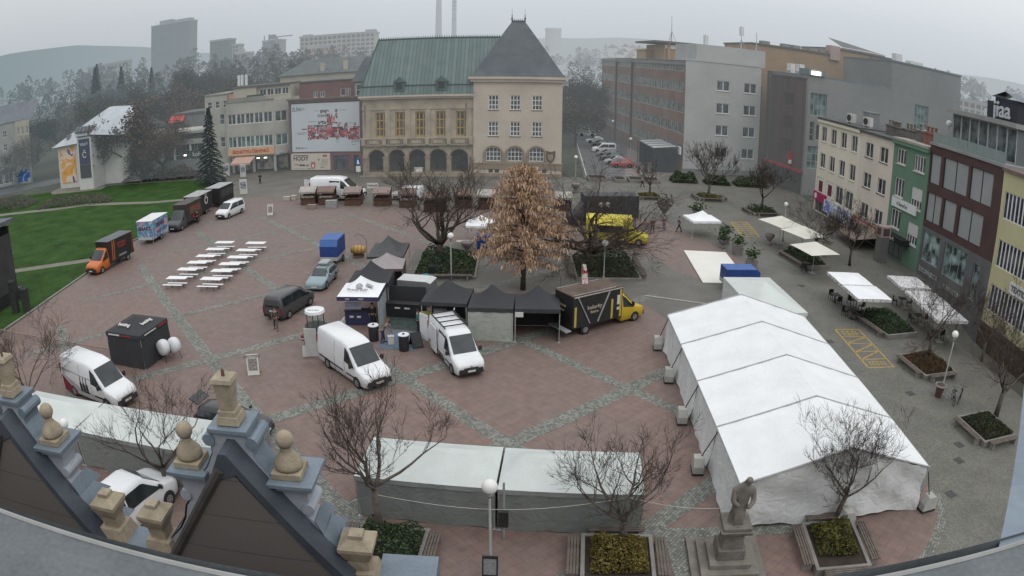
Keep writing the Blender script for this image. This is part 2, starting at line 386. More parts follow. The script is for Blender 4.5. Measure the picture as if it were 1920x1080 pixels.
sheet('path', [(-96, 113.3), (-93, 110.2), (-83, 110.6), (-79.5, 111.2), (-80, 113.9), (-86, 118), (-97, 118)], .056, PATHM)
# road behind on the right of the town hall with parking strip, road at far left
sheet('road', [(11.3, 107.9), (17.7, 107.9), (21.5, 130), (29.5, 176), (34, 230), (24, 230), (16, 190), (13.6, 150)], .006, ASPH)
sheet('pavement', [(17.7, 107.9), (22, 109), (29.2, 117.5), (30.2, 176), (33.6, 225), (34, 230), (29.5, 176), (21.5, 130)], .010, M('pavement_far', (.16, .135, .122), .8, .15, .3, far=True))
LINE = M('road_paint', (.55, .55, .52), .7, .15, 3, far=True)
mb = MB()
for k in range(15):
    y = 113 + k * 2.9; x = 15.2 + (y - 108) * .085
    mb.poly([(x, y, .014), (x + 4.6, y - .25, .014), (x + 4.6, y - .12, .014), (x, y + .13, .014)])
mb.poly([(11.7, 108.4, .014), (11.85, 108.4, .014), (14.6, 160, .014), (14.45, 160, .014)])
structure(mb, 'road_marking', LINE)
sheet('road', [(-150, 100), (-112, 119), (-98, 128), (-88, 142), (-80, 175), (-86, 178), (-96, 147), (-108, 134), (-126, 124), (-160, 110)], .057, ASPH)
YEL = M('yellow_paint', (.42, .28, .06), .7, .25, 4)
def yframe(P, kind):
    mb = MB()
    P = [Vector(q) for q in P]
    def line(a, b, w=.1):
        a, b = Vector(a), Vector(b); d = (b - a).normalized(); n = Vector((-d.y, d.x)) * w / 2
        mb.poly([(*(a - n), .014), (*(b - n), .014), (*(b + n), .014), (*(a + n), .014)])
    def at(u, v): return P[0].lerp(P[1], u).lerp(P[3].lerp(P[2], u), v)
    for i in range(4): line(P[i], P[(i + 1) % 4], .12)
    if kind:
        z = [(0, .2), (1, .22), (0, .38), (1, .42), (0, .62), (1, .6), (0, .8), (1, .8)]
        for a, b in zip(z, z[1:]): line(at(*a), at(*b), .1)
        for v in (.05, .11, .16): line(at(.2, v), at(.75, v), .08)
        for u in (.2, .4, .6, .75): line(at(u, .05), at(u, .16), .08)
        for v in (.86, .92): line(at(.2, v), at(.8, v), .08)
        for u in (.2, .35, .5, .65, .8): line(at(u, .86), at(u, .95), .08)
    else:
        for k in range(1, 8): line(at(0, k / 8), at(1, (k - .6) / 8), .1)
        for k in range(1, 8): line(at(1, k / 8), at(0, (k - .6) / 8), .1)
    return structure(mb, 'bay_marking', YEL)
yframe([(25.26, 45.31), (27.52, 45.22), (27.10, 38.13), (24.78, 38.19)], 1)
yframe([(27.11, 80.76), (29.44, 81.12), (28.56, 73.70), (26.27, 73.42)], 0)
for x, y in ((22.6, 37.9), (26.2, 34), (25.1, 25.5), (22.6, 22.6), (26.2, 27.1), (23.7, 43), (26.6, 56)):
    structure(MB().box((x, y, .012), (.62, .62, .008), .2), 'drain_cover', M('cast_iron', (.06, .06, .058), .6, .2, 5))
# hills behind the town
def hill(name, fn, mat, x0, x1, y0, y1, nx=90, ny=10):
    mb = MB(); mb.smooth = True
    mb.grid(lambda u, v: (x0 + (x1 - x0) * u, y0 + (y1 - y0) * v, fn(u, v)), nx, ny)
    return structure(mb, name, mat)
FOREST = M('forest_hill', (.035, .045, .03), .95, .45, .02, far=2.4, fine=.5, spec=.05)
hr = random.Random(3); ph = [hr.random() * 6 for _ in range(12)]
def lerp_tab(u, tb):
    for (a, x), (b, y) in zip(tb, tb[1:]):
        if u <= b: return x + (y - x) * (u - a) / (b - a)
    return tb[-1][1]
def bump1(u): return sum(math.sin(u * f + p) / f for f, p in zip((9, 17, 31, 57, 101, 190), ph))
hill('hill', lambda u, v: math.sin(v * PI / 2) * (lerp_tab(u, ((0, 215), (.63, 203), (.70, 175), (.78, 130), (.815, 98), (.88, 70), (1, 15))) + 16 * bump1(u * 2)), FOREST, -3600, -250, 700, 1650)
hill('hill', lambda u, v: math.sin(v * PI / 2) * (52 + 85 * u + 40 * bump1(u * 1.3 + 2)) , FOREST, -60, 1900, 520, 1350)
# ground rising toward the wooded slope on the left
hill('hill', lambda u, v: 14 * math.sin(v * PI / 2) * (1 - u * .4) - .2, ROUGH, -420, -40, 150, 520, 30, 8)
# ------------------------------------------------------------------ materials for buildings
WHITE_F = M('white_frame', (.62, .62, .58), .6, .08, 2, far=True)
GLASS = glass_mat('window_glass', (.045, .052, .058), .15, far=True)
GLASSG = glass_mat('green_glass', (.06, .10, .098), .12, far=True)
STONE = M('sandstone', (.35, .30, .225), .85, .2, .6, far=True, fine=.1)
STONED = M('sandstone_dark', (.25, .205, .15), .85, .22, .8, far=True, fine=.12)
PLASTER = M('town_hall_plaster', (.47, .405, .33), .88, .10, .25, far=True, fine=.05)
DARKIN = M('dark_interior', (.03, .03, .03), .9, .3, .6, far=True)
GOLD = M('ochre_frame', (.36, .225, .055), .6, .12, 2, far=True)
def seam_mat(key, c1, c2, width, far=True, axis=0, rz=0, rough=.55, line=.16, dark=.55):
    """standing-seam sheet roofing: stripes along the slope with streaky weathering"""
    m = bpy.data.materials.new(key); m.use_nodes = True; nt = m.node_tree; N = nt.nodes; L = nt.links; b = N['Principled BSDF']; b.inputs['Roughness'].default_value = rough
    g = N.new('ShaderNodeNewGeometry'); mp = N.new('ShaderNodeMapping'); mp.inputs['Rotation'].default_value = (0, 0, rz); L.new(g.outputs['Position'], mp.inputs['Vector'])
    sp = N.new('ShaderNodeSeparateXYZ'); L.new(mp.outputs[0], sp.inputs[0])
    d = N.new('ShaderNodeMath'); d.operation = 'DIVIDE'; d.inputs[1].default_value = width; L.new(sp.outputs[axis], d.inputs[0])
    fr = N.new('ShaderNodeMath'); fr.operation = 'FRACT'; L.new(d.outputs[0], fr.inputs[0])
    lt = N.new('ShaderNodeMath'); lt.operation = 'LESS_THAN'; lt.inputs[1].default_value = line; L.new(fr.outputs[0], lt.inputs[0])
    fl = N.new('ShaderNodeMath'); fl.operation = 'FLOOR'; L.new(d.outputs[0], fl.inputs[0])
    wn = N.new('ShaderNodeTexWhiteNoise'); wn.noise_dimensions = '1D'; L.new(fl.outputs[0], wn.inputs['W'])
    tn = N.new('ShaderNodeTexNoise'); tn.inputs['Scale'].default_value = .5; tn.inputs['Detail'].default_value = 6; L.new(g.outputs['Position'], tn.inputs['Vector'])
    a = N.new('ShaderNodeMath'); a.operation = 'MULTIPLY_ADD'; a.inputs[1].default_value = .45; L.new(wn.outputs['Value'], a.inputs[0]); L.new(tn.outputs['Fac'], a.inputs[2])
    s = N.new('ShaderNodeMapRange'); s.inputs['From Min'].default_value = .35; s.inputs['From Max'].default_value = 1.1; L.new(a.outputs[0], s.inputs['Value'])
    mx = N.new('ShaderNodeMix'); mx.data_type = 'RGBA'; L.new(s.outputs[0], mx.inputs['Factor']); mx.inputs['A'].default_value = (*c1, 1); mx.inputs['B'].default_value = (*c2, 1)
    m3 = N.new('ShaderNodeMix'); m3.data_type = 'RGBA'; L.new(lt.outputs[0], m3.inputs['Factor']); L.new(mx.outputs['Result'], m3.inputs['A']); m3.inputs['B'].default_value = (*[q * dark for q in c1], 1)
    L.new(m3.outputs['Result'], b.inputs['Base Color'])
    if far: add_haze(m)
    return m
COPPER = seam_mat('green_copper_roof', (.050, .088, .082), (.098, .148, .140), .62)
COPPERP = M('green_copper', (.062, .11, .098), .6, .25, .8, far=True)
SLATE = M('dark_slate', (.062, .072, .082), .6, .22, .5, far=True, fine=.18)

# ------------------------------------------------------------------ town hall
t = thing('town_hall', 'beige town hall with steep green copper roof, five arches and a square dark-roofed tower block', 'town hall', (-24.4, 110.2, 0), -.028)
arch = [(.86 + 3.38 * k, 3.72 + 3.38 * k, .55, 4.36) for k in range(5)]
Ww = [(2.2 + 3.28 * k, 4.15 + 3.28 * k, 6.5, 10.55) for k in range(5)]
mb = MB()
facade(mb, 18.1, 6.1, [], .9, arch)
mb.build('arcade_wall', STONE, t)
mb = MB()
for k in range(5):
    u0, u1, v0, v1 = arch[k]; r = (u1 - u0) / 2; c = (u0 + u1) / 2; n = 14
    pts = [(c - (r + .12) * math.cos(PI * i / n), -.05, v1 - r + (r + .12) * math.sin(PI * i / n)) for i in range(n + 1)]
    mb.tube(pts, .13, 5)
for k in range(6): mb.box((.35 + 3.46 * k, -.1, 1.5), (.75, .22, 3.0)); mb.box((.35 + 3.46 * k, -.12, 3.1), (.95, .3, .22))
mb.build('arch_trim', STONED, t)
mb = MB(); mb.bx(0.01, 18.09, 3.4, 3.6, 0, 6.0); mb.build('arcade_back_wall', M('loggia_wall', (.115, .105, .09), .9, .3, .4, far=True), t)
mb = MB(); mb.bx(.01, 18.09, -.35, 3.4, -.1, .5); mb.bx(-.4, 18.2, -.9, -.351, -.1, .22); mb.build('arcade_floor', STONED, t)
for k in range(5):
    T = TR(arch[k][0] + .55, 3.28, .5)
    f = MB(); f.bx(0, 1.75, 0, .1, 0, 2.9); f.m = 1; f.bx(.12, .82, -.02, 0, .2, 2.75); f.bx(.93, 1.63, -.02, 0, .2, 2.75)
    f.build('arcade_door', [M('bronze_door', (.08, .075, .065), .5, .2, 2, far=True), GLASS], t, (arch[k][0] + .55, 3.28, .5))
mb = MB(); mb.bx(0, 18.1, -.55, 0, 5.05, 5.25); mb.bx(-.25, 18.2, -.75, -.4, 6.2, 6.42)
for k in range(6): mb.box((.25 + 3.5 * k, -.6, 5.72), (.6, .5, .95))
for k in range(5):
    for j in range(9): mb.cyl((.95 + 3.5 * k + j * .26, -.58, 5.25), (.95 + 3.5 * k + j * .26, -.58, 6.2), .07, .05, 6)
    mb.box((2.0 + 3.5 * k, -.62, 5.72), (1.5, .08, .5))
mb.build('balustrade', STONE, t)
mb = MB(T=TR(0, 0, 6.1)); facade(mb, 18.1, 7.1, [(a, b, c - 6.1, d - 6.1) for a, b, c, d in Ww], .3)
mb.T = None
for k in range(6): mb.box((.95 + 3.28 * k, -.07, 8.6), (.85, .16, 4.6))
mb.bx(0, 18.1, -.16, -.001, 10.95, 11.25); mb.bx(-.1, 18.15, -.12, -.002, 11.25, 11.5)
mb.build('upper_wall', STONE, t)
mb = MB(); mb.bx(-.3, 18.2, -.55, -.003, 12.75, 13.05); mb.bx(-.5, 18.2, -.85, -.002, 13.05, 13.35); mb.build('cornice', PLASTER, t)
for a, b, c, d in Ww: win(t, TR(), a, c, b - a, d - c, 3, 3, GOLD, GLASS, .2, .22, .2, name='tall_window')
mb = MB(); mb.bx(-.001, .0, 0, 13, 0, 13.3); mb.bx(0, 18.1, 13, 13.02, 0, 13.3); mb.build('side_wall', PLASTER, t)
# roof with a green skirt along the eaves
mb = MB()
mb.poly([(-.5, -.85, 13.36), (18.1, -.85, 13.36), (18.1, -.1, 14.9), (-.1, -.1, 14.9)])
mb.poly([(-.1, -.1, 14.9), (18.1, -.1, 14.9), (23, 6.6, 22.75), (1.3, 6.6, 22.75)])
mb.poly([(-.5, -.85, 13.36), (-.1, -.1, 14.9), (-.1, 13.2, 14.9), (-.5, 14, 13.36)])
mb.poly([(-.1, -.1, 14.9), (1.3, 6.6, 22.75), (-.1, 13.2, 14.9)])
mb.poly([(-.1, 13.2, 14.9), (1.3, 6.6, 22.75), (23, 6.6, 22.75), (23, 13.2, 14.9)])
rf = mb.build('roof', COPPER, t)
mb = MB(); mb.bx(1.2, 22, 6.5, 6.7, 22.7, 22.95)
for k in range(52): mb.box((1.4 + k * .4, 6.6, 23.1), (.16, .1, .34), top=.4)
mb.tube([(-.1, -.1, 14.95), (1.3, 6.6, 22.8)], .14, 5); mb.bx(-.2, 18.1, -.25, .05, 14.82, 14.98)
mb.build('ridge_crest', M('roof_trim', (.045, .075, .065), .6, .2, 2, far=True), rf)
for u in (6.3, 13.1):
    mb = MB(); mb.bx(u - .85, u + .85, -.7, .9, 14.0, 15.5); mb.prism([(u - 1.05, 15.45), (u + 1.05, 15.45), (u, 16.35)], -.85, 1.6)
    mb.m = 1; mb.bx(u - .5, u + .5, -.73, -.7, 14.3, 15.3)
    mb.build('dormer', [COPPERP, DARKIN], rf)
# tower block
T0 = 18.1; TW = 13.95
w1 = [(20.46 + 3.42 * k, 22.08 + 3.42 * k, v, v + 2.35) for k in range(3) for v in (6.5, 10.75)]
ar = [(20.0 + 3.41 * k, 22.55 + 3.41 * k, 2.42, 4.72) for k in range(3)]
bs = [(20.5, 21.2, .55, 1.15), (21.5, 22.2, .55, 1.15), (26.3, 27.0, .55, 1.15), (29, 29.7, .55, 1.15)]
mb = MB(T=TR(T0, -.25, 0)); facade(mb, TW, 15.3, [(a - T0, b - T0, c, d) for a, b, c, d in w1 + bs], .28, [(a - T0, b - T0, c, d) for a, b, c, d in ar])
mb.T = None; mb.poly([(T0 + TW, -.25, 0), (T0 + TW, 13.5, 0), (T0 + TW, 13.5, 15.3), (T0 + TW, -.25, 15.3)]); mb.poly([(T0, -.25, 0), (T0, 0, 0), (T0, 0, 15.3), (T0, -.25, 15.3)])
mb.poly([(T0, 0, 13), (T0, 13.5, 13), (T0, 13.5, 15.3), (T0, 0, 15.3)]); mb.poly([(T0, 13.5, 0), (T0 + TW, 13.5, 0), (T0 + TW, 13.5, 15.3), (T0, 13.5, 15.3)])
mb.build('tower_wall', PLASTER, t)
mb = MB(); mb.bx(T0 + .02, 20.4, -.42, -.252, 0, .5); mb.bx(T0, T0 + TW + .14, -.40, -.251, 1.2, 2.15); mb.bx(T0 + TW + .001, T0 + TW + .12, -.251, 13.5, 0, 2.14); mb.bx(T0, T0 + TW + .13, -.38, -.252, 0, .5); mb.bx(T0, T0 + TW + .2, -.46, -.4, 2.02, 2.2)
mb.build('plinth', M('brown_stone', (.235, .18, .125), .85, .2, .6, far=True, fine=.1), t)
mb = MB(); mb.bx(T0 - .45, T0 + TW + .45, -.7, 13.9, 15.3, 15.75); mb.bx(T0 - .75, T0 + TW + .75, -1.0, 14.2, 15.75, 16.15); mb.build('tower_cornice', PLASTER, t)
for a, b, c, d in w1: win(t, TR(0, -.25), a, c, b - a, d - c, 3, 3, WHITE_F, GLASS, .12, .14, .12, sill=DARKIN)
for a, b, c, d in ar:
    o = win(t, TR(0, -.25), a + .1, c + .05, b - a - .2, (d - c) - .12, 4, 3, WHITE_F, GLASS, .2, .1, .1, name='arched_window')
    r = (b - a) / 2; cc = (a + b) / 2
    mb = MB(); pts = [(cc - (r + .2) * math.cos(PI * i / 14), -.28, d - r + (r + .2) * math.sin(PI * i / 14)) for i in range(15)]
    pts = [(a - .2, -.28, c)] + pts + [(b + .2, -.28, c)]
    mb.tube(pts, .2, 6); mb.bx(a - .3, b + .3, -.45, -.24, c - .22, c - .01); mb.build('arch_surround', STONED, t)
for a, b, c, d in bs: win(t, TR(0, -.25), a, c, b - a, d - c, 2, 2, STONED, DARKIN, .12, .05, .04, name='cellar_window')
x0, x1, y0, y1 = T0 - .6, T0 + TW + .6, -.85, 14.05; rz0, rz1 = 23.85, 26.0; zr = 25.55
mb = MB()
A, B, C, D = (x0, y0, 16.16), (x1, y0, 16.16), (x1, y1, 16.16), (x0, y1, 16.16)
i_ = .12
def mid(p, q, f): return tuple(p[k] + (q[k] - p[k]) * f for k in range(3))
P, Q = (rz0, 6.6, zr), (rz1, 6.6, zr)
E_ = [mid(A, P, .1), mid(B, Q, .1), mid(C, Q, .1), mid(D, P, .1)]
E_ = [(e[0], e[1], e[2] - .35) for e in E_]
for k, (p, q) in enumerate(((A, B), (B, C), (C, D), (D, A))): mb.poly([p, q, E_[(k + 1) % 4], E_[k]])
mb.poly([E_[0], E_[1], Q, P]); mb.poly([E_[1], E_[2], Q]); mb.poly([E_[2], E_[3], P, Q]); mb.poly([E_[3], E_[0], P])
tr = mb.build('tower_roof', SLATE, t)
mb = MB(); mb.bx(rz0 - .1, rz1 + .1, 6.5, 6.7, zr - .05, zr + .2)
for k in range(7): mb.box((rz0 + .1 + k * .33, 6.6, zr + .35), (.14, .1, .34), top=.3)
mb.build('ridge_crest', SLATE, tr)
for u in (rz0, rz1):
    mb = MB(); mb.lathe([(.16, 0), (.1, .3), (.2, .5), (.06, .75), (.1, 1.0), (.03, 1.2), (.015, 2.3), (.001, 2.35)], (u, 6.6, zr), 8); mb.build('finial', SLATE, tr)
ins = M('inscription', (.12, .10, .08), .7, 0, far=True)
text('MAGISTRÁT MĚSTA ZLÍNA', .52, ins, t, (9.2, -.12, 4.78), UPR, 'lettering', .03, sx=1.15, bold=.01)
for u in (4.05, 14.9):
    mb = MB(); mb.prism([(u - .35, 5.0), (u - .35, 4.45), (u, 4.05), (u + .35, 4.45), (u + .35, 5.0)], -.16, -.001); mb.build('crest', STONED, t)
mb = MB(); u, z = 30.3, 2.9; mb.prism([(u - .75, z + 1.35), (u - .75, z + .35), (u - .45, z - .3), (u, z - .6), (u + .45, z - .3), (u + .75, z + .35), (u + .75, z + 1.35), (u, z + 1.2)], -.45, -.251)
mb.m = 1; mb.prism([(u - .42, z + .8), (u - .42, z + .2), (u, z - .3), (u + .42, z + .2), (u + .42, z + .8)], -.5, -.45)
mb.build('coat_of_arms', [M('dark_bronze', (.10, .07, .05), .6, .25, 3, far=True), STONED], t)
for u, cols in ((.55, 0), (16.9, 1)):
    mb = MB(); mb.cyl((u, -.5, 7.0), (u + .15, -1.1, 12.2), .04, .03, 6); mb.m = 1
    mb.grid(lambda a, b: (u + .14 + .28 * (b - .5) * (1 - .6 * a) - .1 * a, -1.05 + .5 * a + .06 * math.sin(b * 9), 11.9 - 3.6 * a), 8, 6)
    mb.build('flag', [STONED, M('flag_cloth', (.25, .2, .22), .8, .4, 1.5, far=True)], t)
# mail and tables standing in the middle arch
mb = MB(); mb.bx(0, 1.5, 0, .6, .7, .78); mb.bx(.1, .2, .1, .5, 0, .7); mb.bx(1.3, 1.4, .1, .5, 0, .7); mb.m = 1; mb.bx(.1, 1.4, .05, .1, .1, .69)
o = mb.build('display_table', [WHITE_F, M('poster_paper', (.6, .6, .57), .7, .15, 3, far=True)]); o.location = (-16.0, 110.3, .5); tag(o, 'white display table standing inside the middle arch of the town hall', 'table')
mb = MB(); mb.cyl((0, 0, 0), (0, 0, 3.4), .04, .04, 8); mb.m = 1; mb.bx(-.4, .4, -.06, -.03, 2.1, 3.2); mb.m = 2; mb.bx(-.38, .38, -.05, -.025, 1.0, 1.95); mb.m = 3; mb.prism([(-.2, 2.3), (.25, 2.3), (.05, 3.05), (-.15, 2.9)], -.075, -.061)
o = mb.build('parking_sign', [M('galvanised', (.35, .36, .36), .5, .1, 4), M('sign_blue', (.03, .10, .25), .5, .1, 3), WHITE_F, M('sign_white', (.7, .7, .7), .5, 0)]); o.location = (-25.0, 109.0, 0); tag(o, 'blue road sign on a pole at the corner between the billboard and the arcade', 'road sign')
# ------------------------------------------------------------------ buildings left of the town hall
BRICKR = M('red_brick_render', (.165, .085, .078), .85, .15, .4, far=True, fine=.12)
CONC = M('concrete_render', (.345, .335, .295), .88, .14, .4, far=True, fine=.06)
CONCD = M('grey_parapet', (.22, .22, .20), .88, .14, .4, far=True)
ROOFD = M('flat_roof', (.10, .10, .10), .9, .2, .5, far=True, fine=.15)
# cinema front with the giant billboard
BX, BY = -40.2, 119.0; BA = math.atan2(-2.8, 14.6); BW = 14.87
t = thing('billboard_building', 'dark red building front carrying a huge pale map billboard beside the town hall', 'building', (BX, BY, 0), BA)
drs = [(8.95, 12.05, 0.02, 2.75), (12.95, 13.85, .02, 2.75)]
mb = MB(); facade(mb, BW, 12.85, drs, .35); mb.poly([(0, 0, 0), (0, 12, 0), (0, 12, 12.85), (0, 0, 12.85)]); mb.poly([(BW, 0, 0), (BW, 0, 12.85), (BW, 12, 12.85), (BW, 12, 0)]); mb.build('wall', BRICKR, t)
mb = MB(); mb.poly([(0, 0, 12.85), (BW, 0, 12.85), (BW, 12, 12.85), (0, 12, 12.85)]); mb.build('roof', ROOFD, t)
mb = MB(); mb.bx(-.15, BW + .15, -.5, .2, 12.86, 13.15); mb.bx(.15, .5, -.3, -.001, 3.2, 12.85); mb.bx(BW - .5, BW - .15, -.3, -.001, 3.2, 12.85); mb.bx(.5, BW - .5, -.3, -.002, 12.4, 12.85)
mb.build('portal_frame', M('portal_brown', (.13, .095, .085), .8, .15, .6, far=True), t)
BBM = M('billboard_sheet', (.50, .54, .575), .6, .03, .3, far=True)
mb = MB(); mb.bx(.62, BW - .62, -.16, -.003, 3.45, 12.2); bb = mb.build('billboard', BBM, t)
# printed town map: rows of small tiles in greys, blacks and reds
pc = [M('print_red', (.42, .06, .07), .6, 0, far=True), M('print_rose', (.45, .20, .21), .6, 0, far=True), M('print_black', (.035, .035, .04), .6, 0, far=True), M('print_grey', (.16, .16, .17), .6, 0, far=True), M('print_white', (.6, .6, .6), .6, 0, far=True), M('print_wine', (.20, .045, .06), .6, 0, far=True)]
pr = random.Random(5); mb = MB()
def px(u): return .62 + (u - 110) / (1065 - 110) * (BW - 1.24)
def pz(v): return 12.2 - (v - 130) / (755 - 130) * 8.75
def tile(u0, u1, v0, v1, m, lay=0):
    mb.m = m; y = -.165 - .002 * lay; mb.poly([(px(u0), y, pz(v1)), (px(u1), y, pz(v1)), (px(u1), y, pz(v0)), (px(u0), y, pz(v0))])
def disc(u, v, r, m, lay=1):
    mb.m = m; y = -.165 - .002 * lay; k = 8.75 / 625
    mb.poly([(px(u) + r * k * math.cos(a * PI / 6), y, pz(v) + r * k * math.sin(a * PI / 6)) for a in range(12)])
def patch(u0, u1, v0, v1, st, w):
    global mb
    mb = MB(); v = v0
    while v < v1 - 2:
        u = u0
        while u < u1 - 2:
            s = st * pr.choice((1, 1, 2)); m = pr.choices(range(6), w)[0]
            tile(u, min(u1, u + s), v, v + st, m)
            q = pr.random()
            if q < .35: disc(u + s / 2, v + st / 2, st * .33, pr.choice((2, 4, 0, 3)))
            elif q < .55: tile(u + s * .25, u + s * .55, v + st * .2, v + st * .8, pr.choice((2, 4, 5)), 1)
            u += s
        v += st
    mb.build('print_patch', pc, bb)
patch(345, 690, 410, 440, 28, (2, 3, 3, 3, 2, 2)); patch(345, 640, 440, 575, 22, (4, 4, 3, 2, 1, 3)); patch(640, 905, 440, 570, 23, (4, 3, 4, 2, 1, 3)); patch(905, 1062, 435, 560, 24, (3, 4, 3, 2, 2, 3))
patch(905, 1062, 560, 605, 22, (2, 5, 1, 1, 1, 2)); patch(620, 690, 270, 410, 22, (4, 3, 3, 2, 1, 2)); patch(690, 735, 310, 390, 22, (6, 4, 0, 0, 1, 1))
patch(530, 650, 220, 265, 15, (0, 0, 2, 5, 3, 0)); patch(735, 770, 215, 330, 12, (0, 1, 1, 6, 2, 0)); patch(740, 815, 380, 430, 14, (0, 2, 1, 4, 3, 0)); patch(500, 610, 360, 392, 14, (0, 0, 1, 5, 3, 0)); patch(262, 335, 452, 470, 9, (0, 2, 2, 5, 0, 1)); patch(860, 900, 392, 432, 12, (0, 0, 3, 3, 1, 0))
mb = MB()
for u, v, r in ((600, 592, 18), (762, 590, 18), (1003, 408, 17), (178, 706, 15), (215, 706, 15)): mb = MB(); disc(u, v, r, 2, 2); disc(u, v, r * .45, 4, 3); mb.build('printed_dot', pc, bb)
for u, v, w_ in ((480, 228, 60), (840, 230, 90), (415, 368, 130), (945, 395, 50), (370, 600, 60), (762, 630, 40), (980, 672, 40), (265, 185, 60), (270, 200, 90), (262, 216, 50)): mb = MB(); tile(u - w_ / 2, u + w_ / 2, v - 3, v + 3, 3, 1); mb.build('printed_caption', pc, bb)
text('ZLÍN', 1.0, pc[2], bb, (px(180), -.18, pz(203)), UPR, 'lettering', .004, sx=.8)
text('ZAHR', .62, pc[2], bb, (px(570), -.18, pz(295)), UPR, 'lettering', .004, sx=1.4, bold=.01)
text('COLLECT', .6, pc[3], bb, (px(262), -.18, pz(517)), UPR, 'lettering', .004, sx=.75)
text('ZOO', .75, pc[3], bb, (px(1005), -.18, pz(625)), UPR, 'lettering', .004, sx=.95)
text('@zlin_eu', .35, pc[2], bb, (px(285), -.18, pz(706)), UPR, 'lettering', .004, sx=1)
mb = MB(); mb.bx(.3, 8.35, -.14, -.004, .15, 3.15); pb = mb.build('poster_board', M('cream_print', (.52, .47, .40), .7, .06, 1, far=True), t)
mb = MB(); y = -.146
def qd(u0, u1, z0, z1, m): mb.m = m; mb.poly([(u0, y, z0), (u1, y, z0), (u1, y, z1), (u0, y, z1)])
qd(.75, 3.9, 2.72, 2.86, 0); qd(6.9, 7.75, 2.5, 2.9, 1); qd(1.0, 1.9, 1.0, 1.18, 2); qd(2.0, 3.2, .85, 1.15, 0); qd(3.4, 4.0, .8, 1.1, 2); qd(.7, 3.2, .4, .46, 2); qd(3.6, 4.5, .35, .45, 0); qd(6.3, 8.0, 1.15, 1.22, 2); qd(6.6, 7.9, 2.05, 2.12, 2)
mb.m = 1; mb.poly([(4.85 + .5 * math.cos(a), y, .95 + .62 * math.sin(a)) for a in [k * PI / 8 for k in range(16)]])
mb.poly([(4.45, y, 1.3), (4.75, y, 1.35), (4.6, y, 1.75)]); mb.poly([(4.95, y, 1.35), (5.25, y, 1.3), (5.2, y, 1.75)]); mb.m = 3; mb.poly([(4.85 + .25 * math.cos(a), y - .002, .9 + .33 * math.sin(a)) for a in [k * PI / 8 for k in range(16)]])
mb.m = 2; mb.poly([(6.05 + .2 * math.cos(a), y, 2.0 + .2 * math.sin(a)) for a in [k * PI / 6 for k in range(12)]])
mb.build('poster_print', [pc[2], pc[0], pc[3], pc[4]], pb)
text('HODY', 1.05, pc[2], pb, (2.35, -.15, 2.2), UPR, 'lettering', .004, sx=1.05, bold=.03)
text('ZLÍN', .6, pc[3], pb, (7.2, -.15, 1.65), UPR, 'lettering', .004, sx=1)
text('zlín', .5, pc[2], pb, (6.7, -.15, .65), UPR, 'lettering', .004, sx=1)
mb = MB(); mb.bx(9.0, 12.0, .25, .3, .05, 2.7); mb.m = 1
for k in range(4): mb.bx(9.1 + .74 * k, 9.73 + .74 * k, .22, .25, .2, 2.6)
mb.build('door', [M('door_frame_grey', (.10, .10, .12), .5, .1, 2, far=True), glass_mat('door_glass', (.05, .05, .065), .15, far=True)], t)
mb = MB(); mb.bx(12.97, 13.83, .25, .3, .05, 2.72); mb.m = 1; mb.bx(13.1, 13.7, .22, .25, .3, 2.5); mb.build('door', [DARKIN, GLASS], t)
# red brick storey and slate-roofed house behind
t = thing('brick_block', 'red brick top storey with two white windows showing above the billboard', 'building', (-40.0, 125, 0), -.05)
wv = [(2.9, 3.8, 12.9, 14.1), (4.3, 5.2, 12.9, 14.1), (8.3, 9.3, 12.9, 14.4), (9.5, 10.2, 12.2, 14.4)]
mb = MB(T=TR(0, 0, 0)); facade(mb, 13.1, 15.9, wv, .15); mb.poly([(0, 0, 0), (0, 14, 0), (0, 14, 15.9), (0, 0, 15.9)]); mb.poly([(13.1, 0, 0), (13.1, 0, 15.9), (13.1, 14, 15.9), (13.1, 14, 0)]); mb.build('wall', BRICKR, t)
mb = MB(); mb.bx(-.2, 13.3, -.2, 14, 15.9, 16.1); mb.build('roof', ROOFD, t)
for a, b, c, d in wv: win(t, TR(), a, c, b - a, d - c, 2 if b - a < 1 else 1, 1, WHITE_F, GLASS, .08, .09, .08)
t = thing('slate_house', 'house with long grey slate roof and cream chimneys behind the brick storey', 'building', (-52, 148, 0), .03)
mb = MB(); mb.bx(0, 21.5, 0, 12, 0, 17.2); mb.build('wall', M('cream_wall', (.38, .35, .28), .88, .12, .4, far=True), t)
mb = MB(); mb.poly([(-.6, -.6, 17.2), (22.2, -.6, 17.2), (22.2, 6, 20.6), (5, 6, 20.6)]); mb.poly([(-.6, -.6, 17.2), (5, 6, 20.6), (-.6, 12.6, 17.2)]); mb.poly([(22.2, 6, 20.6), (22.2, 12.6, 17.2), (-.6, 12.6, 17.2), (5, 6, 20.6)]); mb.build('roof', M('old_slate', (.085, .10, .098), .7, .2, .5, far=True), t)
for u, h in ((9.5, 19.6), (14.8, 19.9)):
    mb = MB(); mb.bx(u, u + .9, .4, 1.3, 17, h); mb.build('chimney', M('cream_wall'), t)
t = thing('dark_gable_house', 'narrow house with dark steep roof and bay window squeezed beside the town hall roof', 'building', (-28.3, 121.5, 0), 0)
mb = MB(); mb.bx(0, 3.6, 0, 8, 0, 15.6); mb.build('wall', M('bay_grey', (.2, .2, .19), .8, .2, .5, far=True), t)
mb = MB(); mb.poly([(-.5, -.4, 15.6), (4.1, -.4, 15.6), (4.1, 3.5, 20), (1.2, 3.5, 20)]); mb.poly([(-.5, -.4, 15.6), (1.2, 3.5, 20), (-.5, 8, 15.6)]); mb.poly([(4.1, -.4, 15.6), (4.1, 8, 15.6), (4.1, 3.5, 20)]); mb.poly([(1.2, 3.5, 20), (4.1, 3.5, 20), (4.1, 8, 15.6), (-.5, 8, 15.6)]); mb.build('roof', SLATE, t)
